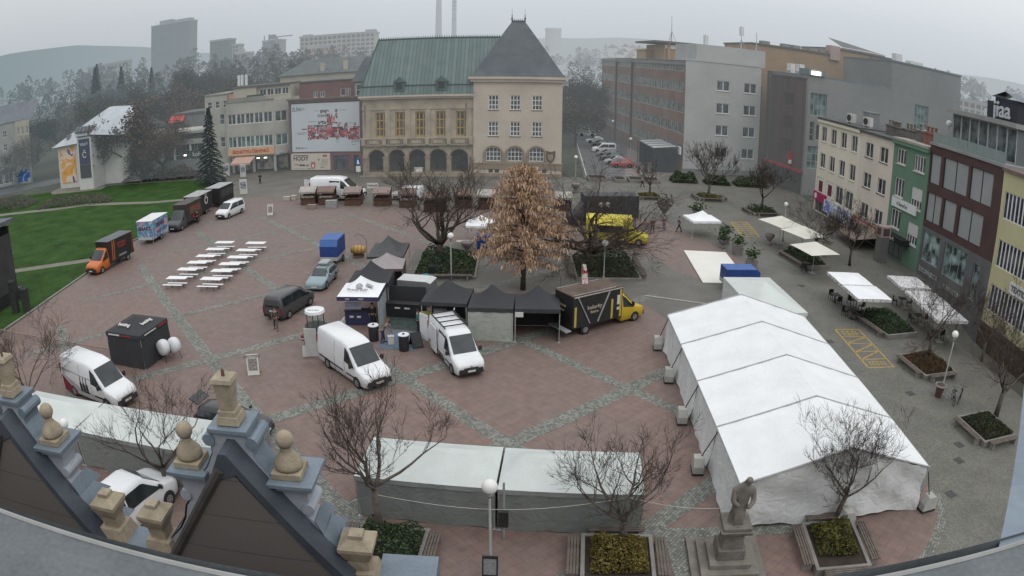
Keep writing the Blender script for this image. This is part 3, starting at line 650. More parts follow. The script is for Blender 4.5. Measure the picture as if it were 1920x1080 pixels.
for k in range(2): win(t, TR(0, -.1), .3 + 1.5 * k, 12.9, 1.1, 2.2, 1, 2, WHITE_F, GLASS, .02, .1, .08)
# butcher's building
t = thing('butcher_building', 'pale grey corner building with ribbon windows and a butcher shop under an orange sign', 'building', (-58.3, 120.3, 0), 0)
ribs = []
mb = MB()
# main box (set back on the left) and the projecting right bay
facade(mb, 5.0, 15.1, [(.6 + 1.7 * k, 1.6 + 1.7 * k, 12.6, 13.9) for k in range(3)] + [(3.2, 4.3, z, z + 2.0) for z in (5.0, 9.4)] + [(.6, 1.7, z, z + 2.0) for z in (5.0, 9.4)], .15)
mb.poly([(0, 0, 0), (0, 12, 0), (0, 12, 15.1), (0, 0, 15.1)]); mb.build('wall', CONC, t)
for k in range(3): win(t, TR(), .6 + 1.7 * k, 12.6, 1.0, 1.3, 1, 2, WHITE_F, GLASS, .08, .09, .07)
for z in (5.0, 9.4):
    for u in (.6, 3.2): win(t, TR(), u, z, 1.1, 2.0, 1, 2, WHITE_F, GLASS, .08, .09, .07)
mb = MB(T=TR(5.0, -.9, 3.0))
facade(mb, 10.0, 10.4, [(.3, 9.7, 1.75, 3.9), (.3, 9.7, 6.2, 8.2)], .2)
mb.T = TR(15.0, -.9, 3.0, .55); facade(mb, 2.8, 10.4, [(.15, 2.65, 1.75, 3.9), (.15, 2.65, 6.2, 8.2)], .2); mb.T = None
mb.poly([(5, -.9, 3), (5, 0, 3), (5, 0, 13.4), (5, -.9, 13.4)]); mb.poly([(5, -.9, 3), (15, -.9, 3), (17.4, .57, 3), (17.4, 3, 3), (5, 3, 3)]); mb.poly([(5, -.9, 13.4), (15, -.9, 13.4), (17.4, .57, 13.4), (17.4, 10, 13.4), (5, 10, 13.4)])
mb.build('bay_wall', CONC, t)
for z in (4.75, 9.2):
    h = 2.15 if z < 5 else 2.0
    for k in range(5):
        win(t, TR(0, -.9), 5.35 + 1.88 * k, z, 1.8, h, 2, 1, WHITE_F, GLASS if z > 5 else GLASSG, .1, .12, .12, name='ribbon_window')
    win(t, TR(15.0, -.9, 0, .55), .2, z, 2.4, h, 2, 1, WHITE_F, GLASS if z > 5 else GLASSG, .1, .12, .12, name='ribbon_window')
mb = MB(); mb.bx(4.9, 15.1, -1.05, -.95, 13.4, 13.65); mb.bx(0, 4.9, -.15, 12, 15.1, 15.35); mb.build('parapet', CONCD, t)
mb = MB(); mb.bx(5.5, 10.4, 2.0, 9, 13.41, 16.1); mb.bx(10.4, 17.2, 2.6, 9, 13.41, 15.9); mb.build('penthouse_wall', M('cream_wall'), t)
mb = MB(); mb.bx(5.3, 17.3, 1.8, 9.2, 15.95, 16.25); mb.build('roof', ROOFD, t)
for k in range(4): win(t, TR(0, 2.5), 10.9 + 1.55 * k, 14.1, 1.4, 1.3, 2, 1, WHITE_F, GLASS, .02, .09, .08)
mb = MB(); mb.bx(5.2, 13, -.6, -.2, 13.41, 14.2); mb.m = 1; mb.bx(9.2, 12.6, -.2, .3, 13.42, 14.5); mb.build('roof_terrace_planter', [CONCD, M('shrub_green', (.03, .06, .025), .95, .5, 3, far=True)], t)
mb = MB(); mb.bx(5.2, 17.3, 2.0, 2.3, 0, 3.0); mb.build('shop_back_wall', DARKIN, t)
for u in (5.9, 10.2, 14.6): mb = MB(); mb.bx(u, u + .45, -.7, -.3, 0, 3.0); mb.build('pillar', CONC, t)
mb = MB(); mb.bx(6.6, 10.1, 0.0, .1, .3, 2.7); mb.bx(10.9, 14.5, 0, .1, .35, 2.7); mb.bx(15.1, 17.0, .6, .7, .35, 2.7)
mb.build('shop_window', glass_mat('shop_glass', (.09, .08, .07), .15, far=True, vary=.7), t)
mb = MB(); mb.bx(5.3, 14.9, -1.2, -.92, 3.3, 4.6); sg = mb.build('sign_board', M('orange_sign', (.62, .36, .20), .5, .06, 1, far=True), t)
text('ŘEZNICTVÍ U ČERVENKŮ', .82, M('sign_red', (.35, .05, .02), .5, 0, far=True), sg, (10.1, -1.22, 3.95), UPR, 'lettering', .02, sx=.84, bold=.018)
mb = MB(); mb.poly([(6.9, -1.25, 3.0), (11.0, -1.25, 3.0), (10.6, -3.0, 2.1), (6.4, -3.0, 2.1)]); mb.poly([(6.4, -3.0, 2.1), (10.6, -3.0, 2.1), (10.6, -3.0, 1.75), (6.4, -3.0, 1.75)]); mb.build('awning', M('salmon_awning', (.50, .32, .24), .8, .08, 2, far=True), t)
mb = MB(); mb.bx(15.3, 17.3, -.5, .4, 3.2, 3.4); mb.build('canopy', CONCD, t)
lamp_e = bpy.data.materials.new('shop_light'); lamp_e.use_nodes = True
_b = lamp_e.node_tree.nodes['Principled BSDF']; _b.inputs['Emission Color'].default_value = (1, .93, .75, 1); _b.inputs['Emission Strength'].default_value = 2.2; _b.inputs['Base Color'].default_value = (.8, .8, .7, 1); lamp_e.cycles.emission_sampling = 'NONE'
for u in (11.2, 12.7): mb = MB(); mb.bx(u, u + .6, -.95, -.9, 2.5, 2.72); mb.build('shop_lamp', lamp_e, t)
mb = MB()
for k, dx in enumerate((0, .7, 1.6)): mb.cyl((2.6 + dx, 4, 15.3), (2.6 + dx, 4, 18.6), .05, .04, 6); mb.bx(2.35 + dx, 2.85 + dx, 3.8, 4.1, 16.4, 18.5)
o = mb.build('mobile_antenna', M('antenna_white', (.6, .6, .6), .5, .05, 1, far=True)); o.location = (-55.0, 120.3, 0); o.scale = (1, 1, 1); tag(o, 'group of white mobile phone antennas on the flat roof of the butcher building', 'antenna')
# low shop pavilion behind the conifer
t = thing('shop_pavilion', 'low glazed restaurant pavilion with green sign behind the conifer', 'building', (-70.5, 123, 0), 0)
mb = MB(); mb.bx(0, 12, 1.0, 10, 0, 8.0); mb.build('wall', M('pavilion_dark', (.10, .10, .095), .85, .2, .5, far=True), t)
mb = MB(); mb.bx(-.3, 12.1, -.3, 10, 5.9, 6.8); mb.bx(-.2, 12.1, -.2, 10, 8.0, 8.5); mb.build('roof_edge', CONC, t)
for u in (.1, 3.0, 6.9, 10.5): mb = MB(); mb.bx(u, u + .4, -.1, .3, 2.6, 5.9); mb.build('pillar', WHITE_F, t)
for k in range(3): win(t, TR(0, .9), .7 + 3.8 * k, 3.6, 3.2, 2.2, 3, 1, WHITE_F, GLASS, .02, .08, .06)
mb = MB(); mb.bx(0, 12, -.6, -.4, .6, 2.9)
for k in range(16): mb.bx(.2 + .75 * k, .3 + .75 * k, -.7, -.6, .6, 2.9)
mb.build('terrace_fence', M('fence_grey', (.2, .21, .21), .7, .1, 1, far=True), t)
mb = MB(); mb.bx(7.2, 11.6, -.65, -.5, 3.0, 4.6); sb_ = mb.build('sign_board', M('sign_dkgreen', (.03, .06, .045), .6, .1, 1, far=True), t)
text('koliba', 1.3, WHITE_F, sb_, (9.4, -.67, 3.8), UPR, 'lettering', .01, sx=1)
mb = MB(); mb.bx(5.8, 6.4, -.72, -.66, 3.6, 3.9); mb.build('shop_lamp', lamp_e, t)
t = thing('sheds', 'grey flat roofed row with a small red roof panel behind the pavilion', 'building', (-76, 140, 0), 0)
t.name = 'flat_roofed_row'
mb = MB(); mb.bx(0, 20, 0, 10, 0, 11.0); mb.build('wall', M('grey_wall_far', (.17, .17, .165), .88, .15, .4, far=True), t)
mb = MB(); mb.bx(-.3, 20.3, -.3, 10, 11.0, 11.4); mb.build('roof', ROOFD, t)
mb = MB(); mb.poly([(-1, -2, 9.5), (3, -2, 9.5), (3, 0, 11), (-1, 0, 11)]); mb.build('red_roof', M('red_sheet', (.42, .05, .04), .6, .1, 1, far=True), t)
mb = MB(); mb.bx(14, 20.2, -.6, .0, 11.4, 14.4); mb.build('orange_gable', M('orange_render', (.45, .22, .12), .85, .1, .5, far=True), t)
# white gabled building by the lawn
t = thing('gallery', 'white gabled exhibition building with tall orange and navy banners beside the lawn', 'building', (-95.4, 116.6, 0), 0)
t.name = 'exhibition_building'
Wm = M('white_render', (.52, .51, .47), .85, .08, .5, far=True); Rm = M('pale_tin_roof', (.40, .43, .46), .45, .1, .6, far=True)
mb = MB(); mb.bx(0, 5.9, 0, 14, -.3, 9.0); mb.bx(5.9, 9.0, 1.4, 14, -.3, 9.4); mb.bx(9.0, 13.0, -4.0, 14, -.3, 10.6); mb.bx(13.0, 22, 1.0, 14, -.3, 9.0); mb.build('wall', Wm, t)
mb = MB(); mb.poly([(-1.2, -1.0, 9.05), (9.0, -1.0, 9.4), (9.0, -4.4, 11.0), (13.4, -4.4, 11.0), (13.2, 6, 15.6), (11.6, 6, 15.6)]); mb.poly([(13.4, -4.4, 11.0), (23, .4, 9.2), (18, 6, 15.2), (13.2, 6, 15.6)]); mb.poly([(-1.2, -1.0, 9.05), (11.6, 6, 15.6), (-1.2, 15, 9.0)]); mb.poly([(-1.2, 15, 9), (11.6, 6, 15.6), (18, 6, 15.2), (23, 15, 9)]); mb.build('roof', Rm, t)
mb = MB()
for k in range(5): mb.box((5.6 + k * 1.05, .9, 11.9), (.75, .5, 1.5), rx=-.85)
mb.build('skylight', GLASS, t)
mb = MB(); mb.box((3.2, .6, 10.4), (.9, .9, 1.7)); mb.build('chimney', M('tin_grey', (.16, .17, .18), .6, .1, 1, far=True), t)
mb = MB(); mb.bx(.7, 5.3, -.15, -.01, 1.2, 8.9); mb.build('banner', blotch('banner_orange', [(.55, .26, .05), (.6, .33, .10), (.62, .5, .42), (.03, .08, .22)], .35), t)
mb = MB(); mb.bx(9.6, 12.6, -4.16, -4.01, 5.2, 10.3); b2 = mb.build('banner', M('navy_banner', (.022, .025, .075), .6, .15, .6, far=True), t)
text('VELKÝ', .8, WHITE_F, b2, (11.1, -4.18, 9.2), UPR, 'lettering', .01); text('Č', 1.7, WHITE_F, b2, (11.1, -4.18, 7.0), UPR, 'lettering', .01)
mb = MB(); mb.bx(9.6, 12.6, -4.15, -4.012, 2.4, 5.1); mb.build('banner', M('black_banner', (.03, .03, .033), .6, .15, .6, far=True), t)
for u, v in ((6.3, 6.2), (7.7, 6.2), (6.3, 1.0), (7.7, 1.0)): win(t, TR(0, 1.35), u, v, .9, 1.7, 2, 2, WHITE_F, GLASS, .02, .08, .06)
mb = MB()
for k in range(2): mb.box((6.9 + k * .5, 1.2, 3.6 + k * .9), (1.1, .4, .8)); mb.lathe([(.28, 0), (.28, .02)], (6.9 + k * .5, .95, 3.6 + k * .9), 10)
mb.build('air_conditioner', WHITE_F, t)
# residential block at the far left
t = thing('corner_house', 'grey four storey corner house with shop windows at the far left edge', 'building', (-125, 133, 0), 0)
t.name = 'corner_house'
T = TR(-16, -10.5, 0, .575)
wn_ = [(2.0 + 3.3 * k, 3.3 + 3.3 * k, z, z + 1.7) for k in range(5) for z in (5.6, 9.2, 12.6)] + [(1.2 + 3.4 * k, 4.0 + 3.4 * k, .6, 3.2) for k in range(5)]
mb = MB(T=T); facade(mb, 19, 16.2, wn_, .15); mb.T = None; mb.build('wall', M('house_grey', (.29, .285, .27), .88, .12, .4, far=True), t)
T2 = TR(0, -.15, 0, -.3)
w2 = [(1.4 + 2.6 * k, 2.5 + 2.6 * k, z, z + 1.9) for k in range(3) for z in (5.6, 9.2, 12.6)]
mb = MB(T=T2); facade(mb, 8.5, 16.2, w2, .15); mb.T = None; mb.build('side_wall', M('house_cream', (.40, .37, .29), .88, .12, .4, far=True), t)
mb = MB(); mb.poly([(-17, -11, 16.2), (.3, -.4, 16.2), (-3, 5, 21), (-20, -5, 21)]); mb.poly([(.3, -.4, 16.2), (9, -3, 16.2), (6, 5, 20.5), (-3, 5, 21)]); mb.build('roof', M('mansard_grey', (.12, .13, .15), .7, .15, .5, far=True), t)
for a, b, c, d in wn_: win(t, T, a, c, b - a, d - c, 2, 2 if c > 4 else 1, WHITE_F, GLASS, .08, .1, .08)
for a, b, c, d in w2: win(t, T2, a, c, b - a, d - c, 2, 2, WHITE_F, GLASS, .08, .1, .08)
mb = MB(T=T); mb.bx(.5, 18.5, -.12, -.01, 3.4, 4.4); mb.T = None; mb.build('shop_fascia', M('navy_fascia', (.03, .04, .08), .6, .2, .8, far=True), t)
# high-rises and works buildings in the mist
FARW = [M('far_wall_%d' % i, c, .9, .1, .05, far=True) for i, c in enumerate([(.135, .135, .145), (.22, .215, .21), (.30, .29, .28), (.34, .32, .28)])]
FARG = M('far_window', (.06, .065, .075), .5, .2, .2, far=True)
def slab_block(name, label, x, y, w_, d, z0, z1, mat, nx, nz, rz=0, ribs=True, extra=None):
    t = thing(name, label, 'building', (x, y, z0 - 12), rz); H = z1 - z0 + 12
    mb = MB(); mb.bx(0, w_, 0, d, 0, H); mb.build('wall', mat, t)
    cw = w_ / nx; ch = (z1 - z0) / nz
    wm = MB().bx(.2, w_ - .2, -.12, -.01, ch * .28, ch * .86).mesh('window_band', FARG); rm = MB().bx(-cw * .14, cw * .14, -.3, -.125, 12, H).mesh('wall_rib', mat)
    for j in range(nz): inst('window_band', wm, t, (0, 0, 12 + j * ch))
    for i in range(nx + 1): inst('wall_rib', rm, t, (min(max(i * cw, cw * .14), w_ - cw * .14), 0, 0))
    mb = MB(); mb.bx(-.4, w_ + .4, -.4, d + .4, H + .01, H + 1.2)
    if extra: extra(mb, H)
    mb.build('roof', FARW[2], t)
    return t
slab_block('tower_block', 'tall dark slab tower block rising out of the mist on the left', -306.6, 520, 39.5, 16, 24, 70.5, FARW[0], 14, 20, .05, extra=lambda mb, H: (mb.bx(7, 19, 3, 12, H + .02, H + 4.6), mb.bx(20, 38, 3, 12, H + .02, H + 3.2), mb.cyl((3, 4, H), (3, 4, H + 5), .15, .1, 5)))
slab_block('flat_block', 'dark hazy apartment block right of the tall tower in the mist', -199, 420, 14.5, 14, 18, 43, FARW[0], 6, 11, .1)
slab_block('flat_block', 'lighter stepped apartment block beside the dark hazy block', -184, 424, 5, 12, 18, 38.5, FARW[2], 2, 9, .1)
slab_block('small_block', 'small grey house with a roof turret between the hazy blocks and the crane', -171.5, 400, 8.5, 12, 18, 31.5, FARW[1], 4, 5, 0, extra=lambda mb, H: mb.bx(3.4, 5.2, 3, 5, H, H + 3.2))
tb = slab_block('unfinished_block', 'grey tower block under construction beside a crane', -182.8, 480, 14.2, 14, 18, 41.2, FARW[1], 5, 9, 0, extra=lambda mb, H: (mb.bx(.3, 1, 2, 3, H, H + 5), mb.bx(4, 4.8, 2, 3, H, H + 5.6)))
slab_block('long_block', 'long pale ten storey block with a grid of windows behind the brick storey', -127.5, 400, 46.5, 14, 14, 37.4, FARW[3], 16, 9, .035, extra=lambda mb, H: (mb.bx(1, 6, 3, 10, H, H + 2.2), mb.bx(40, 46, 3, 10, H, H + 2.6)))
slab_block('low_block', 'low pinkish shop block below the long pale block', -118, 385, 16, 10, 14, 30, M('pink_wall_far', (.42, .26, .22), .9, .1, .1, far=True), 6, 5, 0)
slab_block('terrace_block', 'long low building with cream balconies among trees below the misty hill', -345, 470, 40, 12, 18, 42, FARW[3], 10, 4, .1)
t = thing('tower_crane', 'pale tower crane with its jib pointing right above the unfinished block', 'crane', (-170.5, 478, 18))
mb = MB(); mb.bx(-.8, .8, -.8, .8, 0, 26); mb.build('mast', FARW[1], t)
mb = MB(); mb.bx(-6, 12.5, -.4, .4, 25.6, 26.4); mb.build('jib', FARW[1], t)
mb = MB(); mb.bx(-6, -1, -1.4, 1.4, 24.6, 28.0); mb.build('cab', FARW[0], t)
CHM = M('chimney_concrete', (.36, .36, .36), .9, .08, .05, far=True)
mb = MB(); mb.smooth = True; mb.lathe([(5.2, 0), (3.4, 110), (3.3, 150)], (0, 0, 0), 20); o = mb.build('chimney', CHM); o.location = (-97.6, 900, 0); tag(o, 'wide plain grey power station chimney, left one of the pair', 'chimney')
t = thing('chimney', 'slim banded power station chimney, right one of the pair', 'chimney', (-77.5, 900, 0))
mb = MB(); mb.smooth = True; mb.lathe([(3.8, 0), (2.6, 110), (2.5, 150)], (0, 0, 0), 20); mb.build('shaft', CHM, t)
for z in (74, 88, 93, 98, 103): mb = MB(); mb.lathe([(3.1, z), (3.1, z + 1.6)], (0, 0, 0), 20); mb.build('band', FARW[0], t)
mb = MB(); mb.smooth = True; mb.lathe([(10.5, 0), (9.4, 30), (9.1, 52), (9.6, 55), (9.6, 57)], (0, 0, 0), 28); o = mb.build('cooling_tower', M('cooling_concrete', (.44, .44, .43), .9, .06, .05, far=True)); o.location = (44.5, 800, 1.5); tag(o, 'pale round cooling tower right of the town hall roof', 'cooling tower')
# ------------------------------------------------------------------ office block with grey gable end, right of the road
GREYR = M('grey_render', (.37, .375, .365), .88, .08, .2, far=True, fine=.04)
BRBR = M('brown_brick', (.185, .125, .10), .88, .18, .3, far=True, fine=.12)
TANW = M('tan_render', (.30, .205, .125), .88, .12, .15, far=True, fine=.06)
WGL = M('white_window', (.58, .58, .56), .6, .08, 2, far=True)
t = thing('office_block', 'long office block with plain light grey gable end and brown brick street side', 'office building', (29.5, 117.2, 0), .119)
W4 = [(u, u + 2.6, z, z + 1.85) for u in (6.05, 11.55) for z in (3.1, 7.1, 11.1, 15.2)]
mb = MB(); facade(mb, 15.1, 20.2, W4, .18); mb.poly([(15.1, 0, 0), (15.1, 30, 0), (15.1, 30, 20.2), (15.1, 0, 20.2)]); mb.build('gable_wall', GREYR, t)
for a, b, c, d in W4: win(t, TR(), a, c, b - a, d - c, 2, 1, WGL, GLASS, .1, .12, .16, sill=WGL)
mb = MB(); mb.bx(.3, 14.9, .4, 60, 20.15, 20.2); mb.bx(-.1, 15.2, -.1, .3, 20.2, 20.45); mb.bx(2.4, 16.4, 1.0, 12, 20.21, 23.4); mb.build('roof', [GREYR], t)
L_ = 60.0; T = TR(0, 60, 0, -PI / 2)       # street side: u runs toward the camera
st = [(2.95 + 3.75 * k) for k in range(5)]
bays = [(.6, 14), (14.9, 27), (28, 59.4)]
ops = [(a, b, z + .2, z + 2.05) for z in st for a, b in bays]
mb = MB(T=T); facade(mb, L_, 19.6, ops, .12); mb.build('street_wall', BRBR, t)
for z in st:
    for a, b in bays:
        n = max(1, round((b - a) / 6.3)); w_ = (b - a) / n
        for k in range(n): win(t, T, a + k * w_, z + .2, w_, 1.85, 6, 1, M('dull_frame', (.33, .32, .29), .6, .1, 2, far=True), glass_mat('office_glass', (.085, .10, .095), .15, far=True), .06, .1, .09, name='ribbon_window')
for u in (14.45, 27.5):
    mb = MB(T=T); mb.bx(u - .22, u + .22, -.35, .02, 0, 19.6); mb.build('downpipe', M('dark_pipe', (.05, .05, .05), .6, .2, 2, far=True), t)
mb = MB(T=T); mb.bx(0, L_, -.25, -.01, 19.3, 19.75); mb.build('roof_edge', M('roof_edge_grey', (.2, .2, .19), .7, .1, 1, far=True), t)
mb = MB(); mb.bx(15.12, 15.35, .1, 12, 0, 16.8)
mb.build('brown_return_wall', M('brown_panel', (.13, .085, .07), .85, .15, .4, far=True), t)
mb = MB(); mb.poly([(-.1, -.15, 0), (15.15, -.15, 0), (15.15, -.15, .9), (-.1, -.15, .9)]); mb.build('plinth', M('plinth_grey', (.16, .16, .155), .85, .15, .6, far=True), t)
# roof pavilion and tan blocks behind
t = thing('roof_pavilion', 'tan rooftop pavilion with wide flat dark eaves above the brown brick block', 'building', (31, 142, 0), .08)
mb = MB(); mb.bx(0, 9, 0, 14, 17, 23.6); mb.build('wall', TANW, t)
mb = MB(); mb.bx(-2.4, 10, -1.2, 15, 23.9, 24.3); mb.build('roof', ROOFD, t)
mb = MB(); mb.bx(.2, 9, -.25, -.01, 22.7, 23.5); mb.build('fascia', WGL, t)
mb = MB(); mb.bx(.6, 1.2, -.6, -.1, 17, 23.9); mb.build('pillar', TANW, t)
t = thing('stair_tower_block', 'small tan roof block left of the rooftop pavilion', 'building', (28.6, 150, 0), .08)
mb = MB(); mb.bx(0, 6, 0, 8, 16, 22.2); mb.build('wall', TANW, t)
mb = MB(); mb.bx(-.2, 6.2, -.2, 8.2, 22.2, 22.5); mb.build('roof', M('tan_light', (.36, .25, .14), .85, .1, .3, far=True), t)
GALV = M('galvanised'); AW = M('antenna_white')
def mast(x, y, z, h, label, panels):
    t = thing('antenna_mast', label, 'antenna', (x, y, z))
    mb = MB(); mb.cyl((0, 0, 0), (0, 0, h), .09, .05, 6)
    for a in (0, 2.1, 4.2): mb.cyl((.9 * math.cos(a), .9 * math.sin(a), 0), (0, 0, h * .42), .05, .05, 5)
    mb.build('mast', M('galvanised'), t)
    for k in range(panels):
        a = k * 2.1; mb = MB(); mb.box((.35 * math.cos(a), .35 * math.sin(a), h - 1.1), (.28, .16, 1.7), a); mb.build('panel', M('antenna_white'), t)
mast(32.6, 142, 24.3, 5.6, 'thin mast on a tripod at the left corner of the pavilion roof', 0)
mast(33.7, 119.5, 20.2, 5.2, 'white panel antenna mast at the left end of the grey gable roof', 3)
mast(41.8, 123, 23.4, 4.6, 'antenna mast with white panels in the middle of the upper grey roof', 3)
mast(44.9, 123, 23.4, 3.6, 'short thin mast at the right end of the upper grey roof', 0)
t = thing('tan_hall', 'long tan upper storey with roof vents running behind the grey buildings', 'building', (45.2, 126.5, 0), .045)
mb = MB(); mb.bx(0, 19, 0, 16, 0, 24.9); mb.bx(19, 36, 0, 16, 0, 26.4); mb.build('wall', TANW, t)
mb = MB(); mb.bx(-.2, 19, -.3, 16.2, 24.9, 25.2); mb.bx(19.01, 36.2, -.3, 16.2, 26.4, 26.7); mb.bx(28.5, 28.8, -.2, -.01, 21, 26.4); mb.build('roof', ROOFD, t)
for k, u in enumerate((2.5, 7.2, 9.5, 13.5, 16)): mb = MB(); mb.bx(u, u + 1.7, .6, 2.4, 25.2, 25.85); mb.build('roof_vent', M('vent_grey', (.2, .2, .2), .7, .1, 1, far=True), t)
mb = MB(); mb.bx(17.8, 20.2, -.6, 1.6, 24, 27.0); mb.build('chimney', M('pink_chimney', (.33, .25, .22), .85, .1, .5, far=True), t)
t = thing('pink_roof_house', 'pale pink gabled attic rising behind the right part of the tan storey', 'building', (78, 150, 0))
mb = MB(); mb.bx(0, 13, 0, 10, 0, 28.4); mb.build('wall', M('pale_pink', (.40, .33, .29), .88, .08, .5, far=True), t)
mb = MB(); mb.poly([(-.4, -.4, 28.5), (13.4, -.4, 28.5), (13.4, 8, 29.4), (-.4, 8, 31)]); mb.build('roof', ROOFD, t)
# dark brown slatted block
SLAT = seam_mat('brown_slats', (.062, .045, .040), (.10, .072, .062), .55, axis=1, rough=.7)
t = thing('slatted_block', 'dark brown slatted building with a red fascia beside the grey gable end', 'building', (44.9, 114.9, 0), -1.397)
mb = MB(); mb.bx(0, 11.9, 0, 20, 0, 19.1); mb.build('wall', SLAT, t)
mb = MB(); mb.bx(-.1, 12, -.15, 20, 19.1, 19.35); mb.build('roof', ROOFD, t)
REDS = M('shop_red', (.28, .03, .035), .5, .08, 1, far=True)
mb = MB(); mb.bx(-1.0, 11.9, -.4, -.01, 3.4, 3.85); mb.build('fascia', REDS, t)
mb = MB(); mb.bx(9.0, 9.2, -1.5, -.5, 4.2, 6.6); b_ = mb.build('hanging_sign', REDS, t)
mb = MB(); mb.lathe([(.35, -.3), (.35, .3)], (9.1, -1.0, 4.9), 10); mb.build('emblem', WGL, b_)
mb = MB(); mb.bx(.2, 11.6, -.12, -.02, .1, 3.2); mb.build('shop_front', M('dark_shopfront', (.05, .045, .042), .4, .3, .8, far=True), t)
for u in (2.2, 5.2): mb = MB(); mb.bx(u, u + 1.3, 2, 3, 19.4, 21.6); mb.lathe([(.5, 0), (.5, .05)], (u + .65, 1.95, 20.3), 8); mb.build('air_conditioner', WGL, t)
mb = MB()
for z in (6.5, 10.5, 14.5): mb = MB(); mb.bx(4.8, 7.6, -.06, -.005, z, z + 1.9); mb.build('window', M('slat_window', (.045, .035, .033), .3, .2, 1, far=True), t)
# broad grey department store
DEP = M('store_grey', (.195, .20, .195), .88, .16, .06, far=True, fine=.05)
t = thing('department_store', 'broad plain grey department store wall with a tall dark window slot', 'building', (46.9, 102.6, 0), -.01)
ow = [(.5, 3.6, 13.2, 17.0), (.6, 1.4, 9, 12.2), (1.8, 6.0, 9.2, 11.8), (.4, 4.0, 4.4, 8.2), (22.3, 25.6, 8.2, 17.8)]
mb = MB(); facade(mb, 33.6, 19.6, ow, .4); mb.poly([(0, 0, 0), (0, 20, 0), (0, 20, 19.6), (0, 0, 19.6)]); mb.bx(16.8, 33.6, .05, 20, 19.61, 24.6); mb.poly([(33.6, 0, 0), (33.6, 0, 19.6), (33.6, 20, 19.6), (33.6, 20, 0)]); mb.build('wall', DEP, t)
mb = MB(); mb.bx(0, 16.8, 0, 20, 19.62, 19.9); mb.bx(16.7, 33.8, -.1, 20, 24.61, 24.9); mb.bx(-.1, 3, -.4, 4, 19.91, 20.9); mb.build('roof', M('store_roof', (.14, .17, .19), .8, .15, .3, far=True), t)
for a, b, c, d in ow: win(t, TR(0, .1), a, c, b - a, d - c, 4 if b - a > 2 else 1, 1 if c > 9 else 3, M('steel_frame', (.25, .27, .27), .5, .1, 2, far=True), GLASSG if c < 9 or c > 13 else DARKIN, .2, .12, .1)
for u in (22.8, 24.5): mb = MB(); mb.bx(u, u + .8, -.3, .05, 12.4, 13.5); mb.build('air_conditioner', WGL, t)
mb = MB(); mb.bx(.3, 1.9, -.9, -.1, 19.95, 20.6); mb.build('floodlight', lamp_e, t)
mb = MB(); mb.bx(19.5, 21.0, 3, 4.5, 24.9, 26.4); mb.build('roof_vent', WGL, t); mb = MB(); mb.bx(23, 26, 3, 5, 24.9, 25.6); mb.build('roof_vent', WGL, t)
t = thing('side_wing', 'lower grey wing with flat roof right of the department store', 'building', (80.5, 98, 0), -.2)
mb = MB(); mb.bx(0, 24, 0, 14, 0, 17.2); mb.build('wall', DEP, t)
mb = MB(); mb.bx(-.2, 24.2, -.2, 14, 17.2, 17.5); mb.build('roof', ROOFD, t)
# ------------------------------------------------------------------ terrace of houses along the right side
XF = 43.9
def TT(y): return TR(XF, y, 0, -PI / 2)
def terrace(name, label, y0, y1, H, wall, ops, zb=0.0, dep=12):
    t = thing(name, label, 'building', (0, 0, 0)); W = y0 - y1
    mb = MB(T=TT(y0) @ Matrix.Translation((0, 0, zb))); facade(mb, W, H - zb, [(a, b, c - zb, d - zb) for a, b, c, d in ops], .22)
    mb.T = None
    mb.poly([(XF, y1, zb), (XF + dep, y1, zb), (XF + dep, y1, H), (XF, y1, H)]); mb.poly([(XF, y0, zb), (XF, y0, H), (XF + dep, y0, H), (XF + dep, y0, zb)]); mb.poly([(XF + dep, y0, zb), (XF + dep, y1, zb), (XF + dep, y1, H), (XF + dep, y0, H)])
    mb.build('wall', wall, t)
    return t
def troof(t, y0, y1, z, mat, over=.35, dep=12, cor=None):
    mb = MB(); mb.bx(XF - over, XF + dep, y1 + .003, y0 - .003, z, z + .28); mb.build('roof', mat, t)
    if cor: mb = MB(); mb.bx(XF - over * .8, XF - .001, y1 + .004, y0 - .004, z - .45, z - .001); mb.build('cornice', cor, t)
CREAM = M('cream_render', (.64, .60, .50), .88, .06, .3, fine=.03); BEIGE = M('pale_beige_render', (.58, .53, .46), .88, .06, .3, fine=.03)
GREENW = M('green_render', (.125, .215, .155), .88, .07, .3, fine=.03); MAROON = M('maroon_cladding', (.075, .042, .042), .6, .15, .5); YELLOW = M('yellow_render', (.47, .445, .27), .88, .07, .3, fine=.03)
FW = M('white_sash', (.66, .65, .62), .5, .05, 2); GL2 = glass_mat('terrace_glass', (.05, .055, .06), .12); FLATR = M('felt_roof', (.085, .087, .09), .9, .2, .4, fine=.15)
SILLW = M('white_sill', (.55, .54, .5), .6, .1, 2); SILLD = M('dark_sill', (.08, .07, .07), .6, .1, 2)
wc = [(1.0 + 3.25 * k, 2.75 + 3.25 * k, z, z + 2.15) for k in range(4) for z in (6.5, 10.35)] + [(.5 + 3.2 * k, 2.9 + 3.2 * k, 2.5, 5.1) for k in range(4)] + [(.4, 5.0, .05, 2.0), (5.6, 12.9, .05, 1.6)]
t = terrace('cream_house', 'cream three storey shop house at the left end of the terrace', 91.4, 78, 13.5, CREAM, wc)
troof(t, 91.4, 78, 13.5, FLATR, cor=CREAM)
for a, b, c, d in wc[:8]: win(t, TT(91.4), a, c, b - a, d - c, 2, 1, FW, GL2, .12, .1, .1, sill=SILLW)
for k, (a, b, c, d) in enumerate(wc[8:12]):
    win(t, TT(91.4), a, c, b - a, d - c, 1 if k < 2 else 2, 1, FW, M('wine_poster', (.14, .025, .04), .6, .3, 2) if k < 2 else GL2, .1, .5 if k < 2 else .2, .1)
for a, b, c, d in wc[12:]: win(t, TT(91.4), a, c, b - a, d - c, 4, 1, M('grey_sash', (.25, .25, .25), .5, .1, 2), GL2, .15, .1, .1, name='shop_window')
